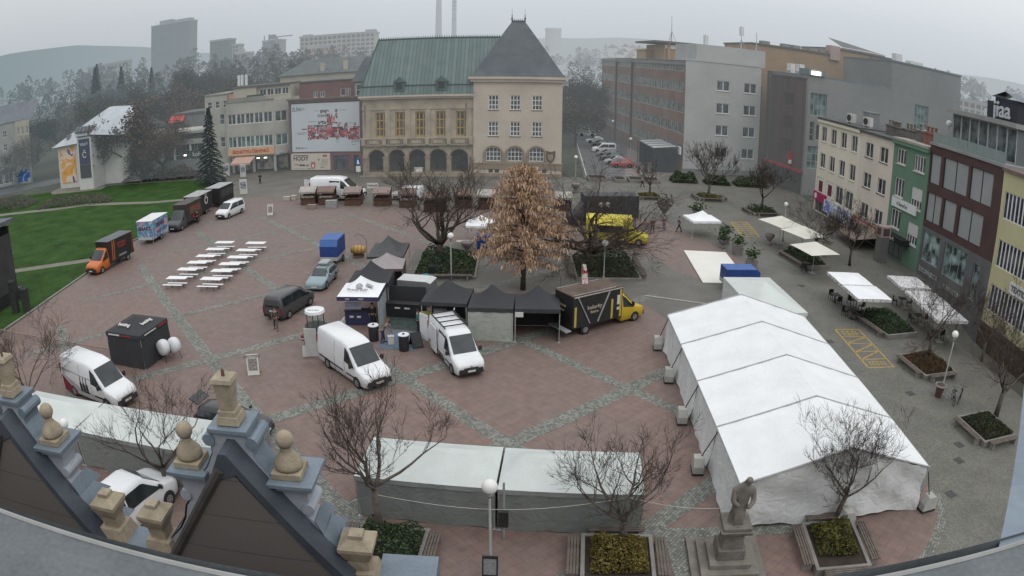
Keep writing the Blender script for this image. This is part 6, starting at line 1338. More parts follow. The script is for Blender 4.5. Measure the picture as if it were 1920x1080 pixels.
# --- group of canopies in the middle
g4 = 'pop up tents in the middle of the square'
t = canopy('white pop up tent with navy valance and counter in the middle of the square', (-10.87, 46.65, 0), 0, 3.05, 3.1, 2.5, 3.6, TBRIGHT, .3, TNAVY, walls='r', wallmat=fabric('clear_pvc', (.34, .39, .40), .3, .9), pw=1.35)
text('Pivovar Zubr', .3, M('grey_print_dark', (.16, .16, .18), .6, 0), t, (-.05, -1.05, 2.90 - .02), (.42, 0, 0), ext=.012); text('www.pivovarzubr.cz', .21, PLATE, t, (-.05, -1.56, 2.35), UPR, ext=.004, bold=.004)
mb = MB(T=Matrix.Translation((0, -.68, 3.02)) @ Matrix.Rotation(.5, 4, 'X')); mb.lathe([(.26, 0), (.26, .015)], (0, 0, 0), 9); mb.box((0, .3, .006), (.2, .2, .015), PI / 4); mb.T = None; mb.build('emblem', M('grey_print_mid', (.30, .30, .33), .6, .2, 8), t)
mb = MB(T=Matrix.Translation((.72, -.25, 2.98)) @ Matrix.Rotation(.42, 4, 'Y')); mb.bx(-.25, .25, -.5, .0, .02, .03); mb.T = None; mb.build('roof_print', M('grey_print_mid'), t)
t = thing('bar_counter', 'navy bar counter with pale sign under the white and navy tent', 'counter', (-11.0, 46.2, 0))
mb = MB(); mb.bx(-1.1, 1.1, -.25, .25, 0, 1.1); mb.build('front', TNAVY, t); mb = MB(); mb.bx(-1.15, 1.15, -.32, .3, 1.1, 1.15); mb.build('top', PLAS, t)
mb = MB(); mb.bx(-1.05, .15, -.27, -.255, 1.25, 1.8); mb.build('sign_panel', M('pale_lilac_sign', (.30, .31, .40), .6, .1, 2), t); mb = MB(); mb.bx(-.75, -.45, -.265, -.255, .6, .75); mb.build('label_plate', PLATE, t); mb = MB(); mb.bx(-.2, .1, -.265, -.255, .6, .75); mb.build('label_plate', PLATE, t)
canopy('black pop up tent directly behind the white and navy tent', (-10.75, 49.8, 0), .02, 3.1, 3.1, 2.5, 3.8, TBLACK, .3, walls='r', wallmat=TBLACK, pw=1.5)
canopy('lilac grey ridged pop up tent between the black and the farthest dark tent', (-10.15, 53.45, 0), .06, 2.8, 2.9, 2.4, 3.35, TLILAC, .2, fabric('brown_valance', (.10, .075, .075)), walls='br', wallmat=fabric('brown_wall', (.085, .065, .065)), pw=1.15)
canopy('dark grey pop up tent farthest back in the row, right of the golden barrel', (-10.7, 57.3, 0), .02, 3.1, 4.4, 2.5, 3.8, TDGREY, .2, TBLACK, pw=1.55)
canopy('black pop up tent behind the white van with roof bars', (-4.5, 46.0, 0), -.1, 3.2, 3.2, 2.4, 3.6, TBLACK, .25, walls='b', wallmat=TBLACK, pw=1.4)
canopy('black pop up tent with grey front wall, left of the open pair', (-1.35, 44.95, 0), -.06, 3.05, 3.05, 2.4, 3.6, TBLACK, .28, walls='fbl', wallmat=fabric('cream_pvc', (.34, .36, .325), .45, .6), pw=1.5)
t = canopy('open fronted black pop up tent left of the black and yellow food truck', (1.75, 44.85, 0), -.02, 3.05, 3.05, 2.4, 3.6, TBLACK, .28, walls='br', wallmat=TBLACK, pw=1.5)
mb = MB(); mb.bx(-1.5, -.95, -1.6, -1.57, 1.85, 2.2); o = mb.build('notice_board', PLATE, t)
t = thing('black_bar', 'long black bar counter with two pale labels between the tents', 'counter', (-8.0, 47.9, 0), -.15)
mb = MB(); mb.bx(-1.3, 1.3, -.3, .3, 0, 1.05); mb.bx(-1.35, 1.35, -.36, .34, 1.05, 1.1); mb.build('body', BLKB, t)
for x in (-.6, .15): mb = MB(); mb.bx(x, x + .42, -.375, -.36, .72, .84); mb.build('label_plate', PLATE, t)
t = thing('black_partition', 'black partition wall behind the bar counter between the tents', 'partition', (-7.9, 49.0, 0), -.12)
mb = MB(); mb.bx(-1.5, 1.5, -.03, .03, 0, 2.0); mb.build('panel', TBLACK, t); mb = MB(); mb.bx(-1.55, -1.5, -.05, .05, 0, 2.05); mb.build('post', ALU, t)
# ground mats
def mat_(label, pts, m, z=.021): o = MB().poly([(x, y, z) for x, y in pts]).build('ground_mat', m); tag(o, label, 'mat')
mat_('slate blue ground mat beside the barrel tables', [(-8.6, 45.2), (-5.9, 44.6), (-6.4, 41.6), (-9.0, 41.9)], M('blue_mat', (.105, .14, .19), .8, .12, 2, fine=.1))
mat_('dark green ground mat behind the slate blue one', [(-9.2, 48.0), (-6.0, 47.2), (-5.8, 44.9), (-8.6, 45.4)], M('green_mat', (.045, .065, .06), .85, .25, 2, fine=.2), .024)
# --- black cube tent at left
t = canopy('closed black cube tent with white lettering on the roof at lower left', (-26.25, 38.85, 0), -.16, 3.5, 3.5, 2.45, 3.1, TBLACK, .28, walls='fblr', wallmat=TBLACK, flare=.10, pw=1.1)
text('betting', .42, PLATE, t, (-.35, -.95, 2.78), (.36, 0, .0), ext=.012, bold=.012); text('betting', .42, PLATE, t, (1.0, .1, 2.76), (.36, 0, PI / 2), ext=.012, bold=.012)
for x0, x1, m in ((-1.45, -.3, PLATE), (-.1, .8, REDS)): mb = MB(); mb.bx(x0, x1, -1.80, -1.785, 2.26, 2.36); mb.build('valance_print', m, t)
mb = MB(); mb.bx(1.785, 1.80, -1.2, .2, 2.27, 2.35); mb.build('valance_print', PLATE, t); mb = MB(); mb.bx(1.785, 1.80, .6, 1.5, 2.25, 2.38); mb.build('valance_print', REDS, t)
t = thing('blower_drums', 'two white drum shaped blowers on a frame beside the black cube tent', 'blower', (-23.75, 38.9, 0), -.4)
for k, (x, y) in enumerate(((0, -.45), (.45, .25))):
    mb = MB(T=Matrix.Translation((x, y, 1.0)) @ Matrix.Rotation(PI / 2, 4, 'X')); mb.smooth = True; mb.lathe([(.2, -.34), (.5, -.3), (.58, -.1), (.58, .1), (.5, .3), (.2, .34)], (0, 0, 0), 18); mb.T = None; mb.build('drum', M('white_plastic', (.6, .62, .63), .45, .06, 2), t)
mb = MB()
for x, y in ((-.4, -.7), (.4, -.7), (-.1, .5), (.85, .5)): mb.cyl((x, y, 0), (x * .8, y * .8, .8), .025, .025, 5)
mb.build('stand', PLAS, t)
# --- pale tents in front of the camera building
def longtent(label, x, y, rz, w, d, ev, ap, hip):
    return canopy(label, (x, y, 0), rz, w, d, ev, ap, TPALE, .22, TVAL, walls='flr' , wallmat=TCLEAR, pw=1.05, hip=hip, legmat=ALU, wall_to=.04)
longtent('pale six metre tent with grey walls in the bottom middle, left one of two', -3.45, 25.0, -.09, 6.0, 3.3, 2.2, 3.0, 2.0)
longtent('pale six metre tent with grey walls in the bottom middle, right one of two', 2.62, 24.42, -.09, 6.0, 3.3, 2.2, 3.0, 2.0)
longtent('pale tent nearest the left edge in the row behind the gables', -25.7, 26.55, -.07, 6.0, 3.2, 2.2, 2.85, 2.2)
longtent('pale tent in the middle of the row behind the gables', -19.68, 26.12, -.07, 5.9, 3.2, 2.2, 2.85, 2.2)
longtent('pale tent at the right end of the row behind the gables', -14.2, 25.74, -.07, 4.9, 3.2, 2.2, 2.85, 1.7)
# --- others
canopy('pale grey ridge tent directly behind the big white marquee', (19.2, 47.2, 0), .02, 4.2, 8.2, 2.25, 3.3, TPALE, .22, TPALE, walls='fblr', wallmat=TWALL, pw=1.1)
canopy('small white pop up tent with a table near the white floor', (21.25, 73.8, 0), .12, 3.5, 3.2, 1.95, 2.85, TBRIGHT, .25, pw=1.35, legmat=ALU)
canopy('small bright white pop up tent left of the golden tree', (-3.2, 68.9, 0), .0, 3.0, 3.0, 2.1, 2.9, TBRIGHT, .2, pw=1.3)
mb = MB(); mb.slab([(17.5, 66.7), (16.8, 56.35), (21.3, 56.05), (22.0, 66.35)], .03, .11); o = mb.build('white_floor', M('white_floor_panel', (.69, .68, .64), .5, .03, .6)); tag(o, 'large plain white floor panel lying on the paving', 'floor panel')
# market umbrellas on the right
def parasol(label, x, y, rz, w, d, mat, valm, h=2.5, ap=.8, base=0, name='parasol'):
    t = thing(name, label, 'parasol', (x, y, base), rz)
    mb = MB(); n = 12
    mb.smooth = False
    c = [(-w / 2, -d / 2), (w / 2, -d / 2), (w / 2, d / 2), (-w / 2, d / 2)]
    for i in range(4):
        a, b = c[i], c[(i + 1) % 4]; m_ = ((a[0] + b[0]) / 2, (a[1] + b[1]) / 2)
        mb.poly([(*a, h), (*m_, h + .02), (0, 0, h + ap)]); mb.poly([(*m_, h + .02), (*b, h), (0, 0, h + ap)])
    mb.build('canopy', mat, t)
    if valm:
        mb = MB(); mb.smooth = True
        for i in range(4):
            a, b = c[i], c[(i + 1) % 4]; mb.grid(lambda u, v: (a[0] + (b[0] - a[0]) * u, a[1] + (b[1] - a[1]) * u, h - .22 * v - .03 * v * abs(math.sin(u * 14))), 18, 1)
        mb.build('valance', valm, t)
    mb = MB(); mb.cyl((0, 0, .05), (0, 0, h + ap), .035, .03, 8); mb.build('pole', ALU, t)
    mb = MB(); mb.box((0, 0, .05), (.7, .7, .1)); mb.build('foot', M('concrete_foot', (.25, .25, .24), .9, .1, 3), t)
    mb = MB()
    for i in range(4): mb.tube([(0, 0, h + ap - .5), (c[i][0] * .55, c[i][1] * .55, h + ap * .42)], .015, 4)
    mb.build('rib_frame', ALU, t); return t
PRN = blotch('printed_valance', [(.58, .58, .57), (.62, .62, .62), (.30, .29, .28), (.6, .6, .6)], 3.0)
PRN2 = blotch('sprinkled_print', [(.60, .61, .62), (.60, .61, .62), (.36, .35, .36), (.62, .62, .63), (.5, .5, .5)], 2.2)
parasol('cream square parasol beside the far globe lamp, farthest of three', 29.9, 70.6, .35, 3.6, 4.2, TCREAM, None)
parasol('cream square parasol overlapping the farthest one, middle of three', 30.9, 66.2, .35, 3.4, 4.2, TCREAM, None, 2.5)
parasol('cream square parasol with branch shadows above the low hedge, nearest of three', 29.5, 59.9, .2, 3.7, 4.0, TCREAM, None, 2.45)
parasol('bright white parasol with printed valance, rear one of the joined pair', 29.05, 50.8, -.05, 3.3, 3.5, TBRIGHT, PRN, 2.45, .35)
parasol('bright white parasol with printed valance, front one of the joined pair', 28.95, 47.2, -.05, 3.4, 3.4, TBRIGHT, PRN, 2.45, .35)
parasol('speckled white parasol at the café wall, rear one of three', 35.4, 50.1, -.1, 3.4, 3.4, PRN2, PRN, 2.45, .3)
parasol('speckled white parasol at the café wall, middle one of three', 34.9, 45.9, -.1, 3.3, 3.4, PRN2, PRN, 2.45, .3)
parasol('speckled white parasol at the café wall, front one of three', 34.4, 42.3, -.1, 3.3, 3.5, PRN2, PRN, 2.45, .3)
# café tables and chairs under the parasols
def cafe_set(x, y, rz, lab, group='dark café tables and chairs under the parasols'):
    t = thing('cafe_table', 'small dark café table ' + lab, 'table', (x, y, 0), rz, 'dark café tables under the parasols')
    mb = MB(); mb.bx(-.4, .4, -.4, .4, .71, .75); mb.build('tabletop', BLKB, t); mb = MB(); mb.cyl((0, 0, .03), (0, 0, .71), .04, .04, 6); mb.bx(-.22, .22, -.22, .22, 0, .03); mb.build('pedestal', BLKB, t)
    for k in range(2):
        a = rz + PI / 2 * (2 * k + 1) * 1.0
        c = thing('cafe_chair', 'dark café chair on the %s, %s' % (('street side', 'wall side')[k], lab), 'chair', (x + .75 * math.cos(a), y + .75 * math.sin(a), 0), a - PI / 2, 'dark café chairs under the parasols')
        mb = MB(); mb.bx(-.24, .24, -.24, .24, .42, .47); mb.build('seat', BLKB, c); mb = MB(); mb.bx(-.24, .24, .2, .25, .47, .88); mb.build('backrest', BLKB, c)
        for u in (-.21, .21):
            for v in (-.21, .21): mb = MB(); mb.bx(u - .02, u + .02, v - .02, v + .02, 0, .42); mb.build('leg', BLKB, c)
for k, (x, y, l) in enumerate(((28.2, 51.6, 'under the rear end of the bright joined parasols'), (29.8, 50.2, 'under the middle of the bright joined parasols'), (28.0, 47.6, 'under the front left of the bright joined parasols'), (29.7, 46.6, 'under the front right of the bright joined parasols'), (35.3, 50.6, 'under the rear speckled parasol'), (34.6, 46.4, 'under the middle speckled parasol'), (34.2, 42.6, 'under the front speckled parasol'), (30.4, 67.0, 'under the middle cream parasol'), (29.3, 61.0, 'under the nearest cream parasol'))): cafe_set(x, y, .3 * k, l)
# ------------------------------------------------------------------ beer table sets
TOPW = M('white_tabletop', (.72, .73, .74), .4, .05, 3); LEGG = M('green_grey_steel', (.10, .11, .105), .6, .1, 5)
ordw = ['first', 'second', 'third', 'fourth', 'fifth', 'sixth']
def trestle(name, L_, W, h):
    t = thing(name, 'x', 'table')
    mb = MB(); mb.bx(-L_ / 2, L_ / 2, -W / 2, W / 2, h - .03, h); mb.build('tabletop' if h > .6 else 'seat', TOPW, t)
    for x in (-L_ / 2 + .35, L_ / 2 - .35):
        mb = MB(); s = -1 if x < 0 else 1
        for y in (-W * .38, W * .38): mb.tube([(x, y, h - .03), (x - s * .12, y, 0)], .018, 4)
        mb.tube([(x - s * .1, -W * .38, .1), (x - s * .1, W * .38, .1)], .015, 4); mb.build('leg', LEGG, t)
    return t
tb0 = trestle('beer_table', 2.25, .86, .76); be0 = trestle('beer_bench', 2.2, .27, .46)
be0['category'] = 'bench'
uset = [False, False]
def put(proto, i, x, y, rz, label, group):
    if not uset[i]: uset[i] = True; proto.location = (x, y, 0); proto.rotation_euler = (0, 0, rz); proto['label'] = label; proto['group'] = group; return
    dup(proto, (x, y, 0), rz, label, group)
br = random.Random(2)
for c, (x0, ys) in enumerate(((-30.95, (54.35, 56.95, 59.2, 61.45, 63.95, 66.6)), (-26.95, (54.1, 56.5, 58.65, 60.9, 63.4, 66.15)))):
    cn = ('left', 'right')[c]
    for k, y in enumerate(ys):
        rz = br.uniform(-.03, .03) - .05
        put(tb0, 0, x0 + br.uniform(-.05, .05), y + .25, rz, 'white topped beer table, %s from the front in the %s column' % (ordw[k], cn), 'white beer tables in two columns')
        put(be0, 1, x0 + .35, y - .42, rz, 'white beer bench on the near side of the %s table in the %s column' % (ordw[k], cn), 'white beer benches')
        if k < 5: put(be0, 1, x0 + .1, y + 1.42, rz, 'white beer bench on the far side of the %s table in the %s column' % (ordw[k], cn), 'white beer benches')
for x, cn in ((-30.9, 'left'), (-26.9, 'right')): put(be0, 1, x, 53.35 if cn == 'left' else 53.05, -.02, 'white beer bench standing alone in front of the %s column' % cn, 'white beer benches')
# ------------------------------------------------------------------ trees and shrubs
BARK = M('bark', (.080, .067, .058), .95, .3, 3, bump=.4, bscale=14, spec=.1); TWIG = M('twigs', (.078, .064, .056), .95, .25, 2, spec=.1)
BARKP = M('pale_bark', (.105, .095, .082), .95, .3, 3, bump=.4, bscale=14, spec=.1)
BARKF = M('far_bark', (.05, .045, .04), .95, .3, 1, far=True, spec=.1); TWIGF = M('far_twigs', (.050, .044, .039), .95, .3, .4, far=True, spec=.05); TWIGG = M('pale_far_twigs', (.15, .145, .13), .95, .3, .6, far=True, spec=.05)
def rdir(d, ang, az):
    d = d.normalized(); a = d.cross(Vector((.3, .2, .93))); a = a.normalized() if a.length > .05 else Vector((1, 0, 0)); b = d.cross(a)
    return (d * math.cos(ang) + (a * math.cos(az) + b * math.sin(az)) * math.sin(ang)).normalized()
def bare_tree(seed, H, th, tr, spread, lv=5, nmain=5, up=.18, kids=(3, 4), wig=.22, tw=.010, ratio=.66, flat=0.0):
    """trunk with limbs, and a crown mesh of finer branches and twigs; H total height, th height of the first fork"""
    r = random.Random(seed); T = MB(); C = MB(); tips = []
    Lm = (H - th) * .52
    def grow(p, d, L, rad, l):
        mb = T if l <= 1 else C
        segs = 4 if l <= 1 else (3 if l <= 3 else 2)
        pts = [p]; rr = [rad]; dd = d
        for i in range(segs):
            dd = (dd + Vector((r.gauss(0, wig), r.gauss(0, wig), r.gauss(0, wig * .6) + up * (.6 if l < 2 else 1)))).normalized()
            pts.append(pts[-1] + dd * (L / segs)); rr.append(max(tw * .6, rad * (1 - .5 * (i + 1) / segs)))
        mb.tube(pts, rr, 7 if l == 0 else 6 if l == 1 else (4 if l <= 2 else 3), cap=l < 2)
        if l >= lv: tips.append(pts[-1]); return
        n = r.randint(*kids)
        for k in range(n + 1):
            f = 1.0 if k == 0 else r.uniform(.35, .95)
            x = f * segs; i = min(segs - 1, int(x)); q = pts[i].lerp(pts[i + 1], x - i)
            ang = r.uniform(.12, .35) if k == 0 else r.uniform(.45, .95)
            nd = rdir(dd, ang, r.uniform(0, 2 * PI))
            if flat: nd.z *= (1 - flat); nd.normalize()
            grow(q, nd, L * ratio * r.uniform(.75, 1.15), max(tw, rr[min(segs, i + 1)] * (.8 if k == 0 else .58)), l + 1)
    tp = [Vector((0, 0, -.05)), Vector((r.uniform(-.05, .05), r.uniform(-.05, .05), th * .5)), Vector((r.uniform(-.12, .12), r.uniform(-.1, .1), th))]
    T.smooth = True; C.smooth = True
    T.tube(tp, [tr * 1.25, tr, tr * .92], 9)
    for k in range(nmain):
        az = 2 * PI * k / nmain + r.uniform(-.35, .35); el = r.uniform(.5, 1.05) * (1 - .35 * spread)
        if k == nmain - 1: el = 1.35
        d = Vector((math.cos(az) * math.cos(el), math.sin(az) * math.cos(el), math.sin(el)))
        grow(tp[2] - Vector((0, 0, r.uniform(0, .25))), d, Lm * (r.uniform(.85, 1.15)) * (.75 + .5 * spread * math.cos(el)), tr * r.uniform(.42, .6), 1)
    return T, C, tips
def tree_thing(name, label, x, y, TC, bark, twig, rz=0, s=1, z=0, group=None):
    t = thing(name, label, 'tree', (x, y, z), rz, group, s)
    T, C = TC[0], TC[1]
    T.build('trunk', bark, t); C.build('crown', twig, t); return t
tree_thing('bare_tree', 'bare round crowned tree in the planter below the marquee, lower right', 14.8, 21.9, bare_tree(1, 5.6, 1.75, .12, .7, 5, 6, .14, (2, 4), .2, .008), BARK, TWIG)
tree_thing('bare_tree', 'bare umbrella shaped tree in the ochre shrub planter, bottom middle', 4.55, 21.5, bare_tree(2, 5.6, 2.0, .16, .9, 5, 6, .12, (2, 4), .2, .008), BARKP, TWIG, .5)
tree_thing('bare_tree', 'bare tall tree in the evergreen planter left of the pale tents', -5.3, 21.9, bare_tree(3, 7.3, 2.9, .16, .45, 5, 6, .2, (2, 4), .2, .008), BARKP, TWIG)
tree_thing('bare_tree', 'bare pale trunked tree in the planter at the right edge', 31.5, 29.6, bare_tree(4, 7.8, 2.0, .19, .8, 5, 6, .14, (3, 3)), BARKP, TWIG)
tree_thing('bare_tree', 'bare tree in the red shrub planter in front of the café parasols', 30.9, 38.9, bare_tree(5, 6.6, 1.9, .14, .8, 5, 6, .12, (3, 3)), BARK, TWIG)
tree_thing('bare_tree', 'bare shrubby tree at the left edge behind the stone obelisk', -31.0, 29.8, bare_tree(6, 6.3, .9, .13, .8, 5, 7, .12, (3, 3)), BARK, TWIG)
tree_thing('bare_tree', 'bare tree in front of the pale tents between the two gables', -16.3, 23.5, bare_tree(7, 6.0, 1.7, .13, .7, 5, 6, .16, (2, 3), .2, .008), BARK, TWIG)
tree_thing('bare_tree', 'bare thin tree in front of the yellow building at the right edge', 36.6, 38.2, bare_tree(16, 6.5, 1.6, .12, .6, 5, 5, .16, (3, 3)), BARKP, TWIG)
tree_thing('bare_tree', 'big bare dark tree with several stems in the left round bed', -6.6, 61.6, bare_tree(8, 10.2, 1.9, .36, .5, 5, 6, .15, (3, 4), .28, .014), BARK, TWIG, 1.0)
tree_thing('bare_tree', 'wide bare spreading tree in the right round bed in front of the yellow van', 6.9, 59.2, bare_tree(9, 8.6, 2.0, .42, 1.0, 5, 10, .03, (3, 4), .26, .012, .68, .25), BARK, TWIG)
tree_thing('bare_tree', 'small bare tree in the low planter near the side road', 19.2, 94.6, bare_tree(10, 5.6, 1.8, .14, .7, 4, 5, .2, (3, 3), tw=.02), BARK, TWIG)
tree_thing('bare_tree', 'bare broom shaped tree in front of the grey gable end', 28.3, 95.6, bare_tree(11, 7.8, 2.2, .2, .8, 5, 6, .22, (3, 3), tw=.018), BARKP, TWIG)
tree_thing('bare_tree', 'bare upright tree in front of the slatted building', 33.9, 87.6, bare_tree(12, 6.9, 2.0, .16, .6, 5, 5, .22, (3, 3), tw=.018), BARK, TWIG)
tree_thing('bare_tree', 'bare tree standing among the cream parasols', 32.3, 65.6, bare_tree(13, 6.2, 2.0, .16, .85, 5, 6, .1, (3, 3), tw=.014), BARK, TWIG)
tree_thing('bare_tree', 'bare tree growing through the brown awning in front of the beige house', 35.6, 62.9, bare_tree(14, 6.2, 1.8, .14, .85, 5, 6, .14, (3, 3), tw=.014), BARK, TWIG)
# golden larch like tree
def golden(seed):
    r = random.Random(seed); T = MB(); C = MB(); H = 10.6; T.smooth = True
    T.tube([(0, 0, -.05), (.03, 0, 3), (-.04, .05, 7), (0, 0, H)], [.24, .19, .10, .02], 8)
    for i in range(125):
        z = 2.1 + (H - 2.3) * (i / 125) ** .95; f = (z - 2.1) / (H - 2.1)
        Lb = (4.8 * (1 - f) ** .58 * min(1, .6 + 2.4 * f) + .2) * r.uniform(.75, 1.08); az = i * 2.4 + r.uniform(-.3, .3)
        d = Vector((math.cos(az), math.sin(az), .22)); pts = [Vector((0, 0, z))]
        for k in range(4): pts.append(pts[-1] + Vector((d.x, d.y, .28 - .16 * k)) * (Lb / 4))
        T.tube(pts, [.05 * (1 - f) + .015, .035 * (1 - f) + .012, .02, .012, .008], 4, cap=False)
        for q in range(int(24 + 66 * Lb / 3.7)):
            u = r.uniform(.18, 1.02); x = min(3.999, u * 4); k = int(x); p = pts[k].lerp(pts[k + 1], x - k) + Vector((r.gauss(0, .22), r.gauss(0, .22), r.gauss(0, .05)))
            n = r.randint(2, 4); C.m = r.choices((0, 1, 2), (5, 3, 2))[0]
            dr = Vector((r.gauss(0, .35), r.gauss(0, .35), -1)).normalized(); sd = Vector((r.gauss(0, 1), r.gauss(0, 1), r.gauss(0, .3))).normalized()
            l = r.uniform(.16, .42); w_ = r.uniform(.035, .06)
            a = p - sd * w_; b = p + sd * w_; e = p + dr * l
            C.poly([a, b, e + sd * w_ * .6, e - sd * w_ * .6])
    return T, C
GL = [M('autumn_leaf', (.51, .36, .255), .9, .22, 1.2, spec=.1), M('autumn_leaf_dark', (.32, .205, .14), .9, .22, 1.2, spec=.1), M('autumn_leaf_pale', (.40, .26, .15), .9, .2, 1.2, spec=.1)]
T, C = golden(4)
t = thing('autumn_tree', 'conical tree with copper autumn needles in the middle of the square', 'tree', (.9, 54.2, 0)); T.build('trunk', BARK, t); C.build('crown', GL, t)
# conifer by the trailers
def conifer(seed, H, R0):
    r = random.Random(seed); T = MB(); C = MB(); T.tube([(0, 0, 0), (0, 0, H)], [.22, .02], 7)
    for i in range(150):
        f = i / 150; z = .7 + (H - .8) * f; Lb = (R0 * (1 - f) + .15) * r.uniform(.7, 1.12); az = i * 2.399
        d = Vector((math.cos(az), math.sin(az), 0)); sd = Vector((-d.y, d.x, 0))
        for q in range(int(30 + 56 * (1 - f))):
            u = r.uniform(.15, 1); p = Vector((0, 0, z + .1 * u - .38 * Lb * u * u)) + d * Lb * u + sd * r.gauss(0, .22 * Lb * (.3 + u * .5)) * .7
            n = (d * r.uniform(.3, 1) + Vector((0, 0, r.uniform(-.9, -.1))) + sd * r.gauss(0, .5)).normalized(); w_ = Vector((r.gauss(0, 1), r.gauss(0, 1), r.gauss(0, .4))).normalized() * r.uniform(.07, .14)
            C.m = r.choices((0, 1), (6, 1))[0]; l = r.uniform(.25, .5)
            C.poly([p - w_, p + w_, p + n * l])
    return T, C
NEED = [M('needles', (.014, .022, .021), .9, .35, 1.0, far=.5, spec=.1), M('needles_light', (.025, .04, .034), .9, .3, 1.0, far=.5, spec=.1)]
T, C = conifer(3, 13.6, 3.2); t = thing('conifer', 'dark blue green conifer in front of the butcher building', 'tree', (-52, 108.6, 0)); T.build('trunk', BARKF, t); C.build('crown', NEED, t)
# leafy clouds: hedges, shrubs, ground plants
def leaves(C, n, fn, size, mats, r, flat=.6):
    for i in range(n):
        p = Vector(fn(r)); a = Vector((r.gauss(0, 1), r.gauss(0, 1), r.gauss(0, flat))).normalized() * size * r.uniform(.6, 1.3); b = a.cross(Vector((r.gauss(0, 1), r.gauss(0, 1), r.gauss(0, 1)))).normalized() * size * r.uniform(.3, .6)
        C.m = r.randrange(mats); C.poly([p - a - b * .2, p + b, p + a + b * .2, p - b])
def lumps(r, w, d, h, k):
    c = [(r.uniform(-w / 2, w / 2) * .8, r.uniform(-d / 2, d / 2) * .8, r.uniform(.5, 1)) for _ in range(k)]
    def fn(r):
        x, y = r.uniform(-w / 2, w / 2), r.uniform(-d / 2, d / 2)
        hh = h * (.45 + .55 * max(q[2] * math.exp(-((x - q[0]) ** 2 + (y - q[1]) ** 2) / (.06 * (w + d) ** 2 / 4 + .12)) for q in c))
        e = min(1, 5 * min(.5 - abs(x / w), .5 - abs(y / d)) + .25)
        return (x, y, hh * e * (1 - r.random() ** 2.2 * .8))
    return fn
EVG = [M('evergreen', (.034, .058, .028), .85, .35, 1.5, spec=.2), M('evergreen_light', (.062, .095, .042), .85, .35, 1.5, spec=.2), M('evergreen_dark', (.018, .032, .018), .85, .3, 1.5, spec=.2)]
OCH = [M('ochre_shrub', (.14, .105, .035), .9, .3, 2, spec=.1), M('ochre_shrub_dark', (.085, .065, .018), .9, .3, 2, spec=.1), M('lime_shrub', (.165, .145, .045), .9, .3, 2, spec=.1)]
OLV = [M('olive_shrub', (.09, .088, .03), .9, .3, 2, spec=.1), M('olive_dark', (.04, .052, .016), .9, .3, 2, spec=.1), M('olive_light', (.125, .112, .035), .9, .3, 2, spec=.1)]
RDS = [M('rust_shrub', (.125, .050, .032), .9, .3, 2, spec=.1), M('rust_dark', (.06, .04, .025), .9, .3, 2, spec=.1), M('moss_ground', (.05, .06, .02), .9, .3, 2, spec=.1)]
YGR = [M('yellow_grass', (.125, .12, .035), .95, .3, 1, spec=.1), M('dry_grass', (.15, .125, .06), .95, .3, 1, spec=.1), M('moss_ground')]
BRN = [M('dry_shrub', (.085, .065, .045), .95, .35, 1, far=True, spec=.1), M('dry_shrub_dark', (.04, .036, .028), .95, .35, 1, far=True, spec=.1), M('dry_shrub_red', (.12, .07, .045), .95, .35, 1, far=True, spec=.1)]
def shrub(label, x, y, w, d, h, mats, n=900, size=.09, rz=0, z=0, seed=1, name='shrub', cat='shrub', k=6):
    r = random.Random(seed); C = MB(); f = lumps(r, w, d, h, k); leaves(C, n, f, size, len(mats), r)
    t = thing(name, label, cat, (x, y, z), rz)
    C.build('foliage', mats, t)
    S = MB()
    for _ in range(9): a, b = r.uniform(-w, w) * .3, r.uniform(-d, d) * .3; S.tube([(a * .7, b * .7, 0), (a, b, h * .5)], .018, 4)
    S.m = 0; S.slab([(-w * .46, -d * .46), (w * .46, -d * .46), (w * .46, d * .46), (-w * .46, d * .46)], -.02, .03)
    S.build('stem_cluster', M('soil', (.035, .028, .022), .95, .3, 2), t); return t
shrub('dense evergreen shrubs filling the planter left of the pale tents', -4.9, 21.1, 2.6, 2.8, 1.05, EVG, 3000, .075, -.09, .35, 2)
shrub('ochre leaved round shrub in the bottom middle planter', 4.35, 20.75, 2.3, 2.2, 1.0, OCH, 3000, .075, -.09, .35, 3, k=3)
shrub('olive and green shrub in the planter below the marquee', 14.0, 20.4, 1.95, 2.3, .9, OLV, 2400, .075, -.12, .35, 4, k=4)
shrub('clipped dark hedge in the planter beside the joined white parasols', 30.7, 45.9, 3.2, 5.0, .8, EVG, 3600, .09, .12, .3, 5, k=14, name='hedge', cat='hedge')
shrub('rusty red shrubs in the planter with the bench by the globe lamp', 30.1, 37.7, 3.0, 3.4, .6, RDS, 2000, .085, .1, .35, 6)
shrub('dark low shrubs in the planter at the right edge', 29.5, 28.2, 2.8, 3.0, .6, [EVG[2], RDS[1], EVG[0]], 2000, .085, .1, .35, 7)
shrub('low dark green hedge under the cream parasols', 30.4, 64.2, 2.6, 5.4, .7, EVG, 1600, .1, .15, .3, 8, name='hedge', cat='hedge', k=10)
shrub('yellow grassy bed around the small tree near the side road', 18.95, 94.2, 2.9, 2.6, .55, YGR, 700, .12, 0, .3, 9)
shrub('yellow grassy bed around the broom shaped tree', 28.2, 95.0, 3.4, 3.0, .55, YGR, 800, .12, 0, .3, 10)
shrub('dark hedge around the upright tree by the slatted building', 33.6, 86.8, 3.6, 3.2, .95, EVG, 900, .12, .1, .3, 11, name='hedge', cat='hedge')
shrub('dark evergreen shrubs in the left round bed under the big tree', -5.9, 60.4, 5.2, 6.6, 1.45, EVG, 3600, .11, 0, .2, 12, k=16)
shrub('dark evergreen shrubs in the right round bed under the spreading tree', 8.4, 60.2, 5.4, 6.4, 1.5, EVG, 3600, .11, 0, .2, 13, k=16)
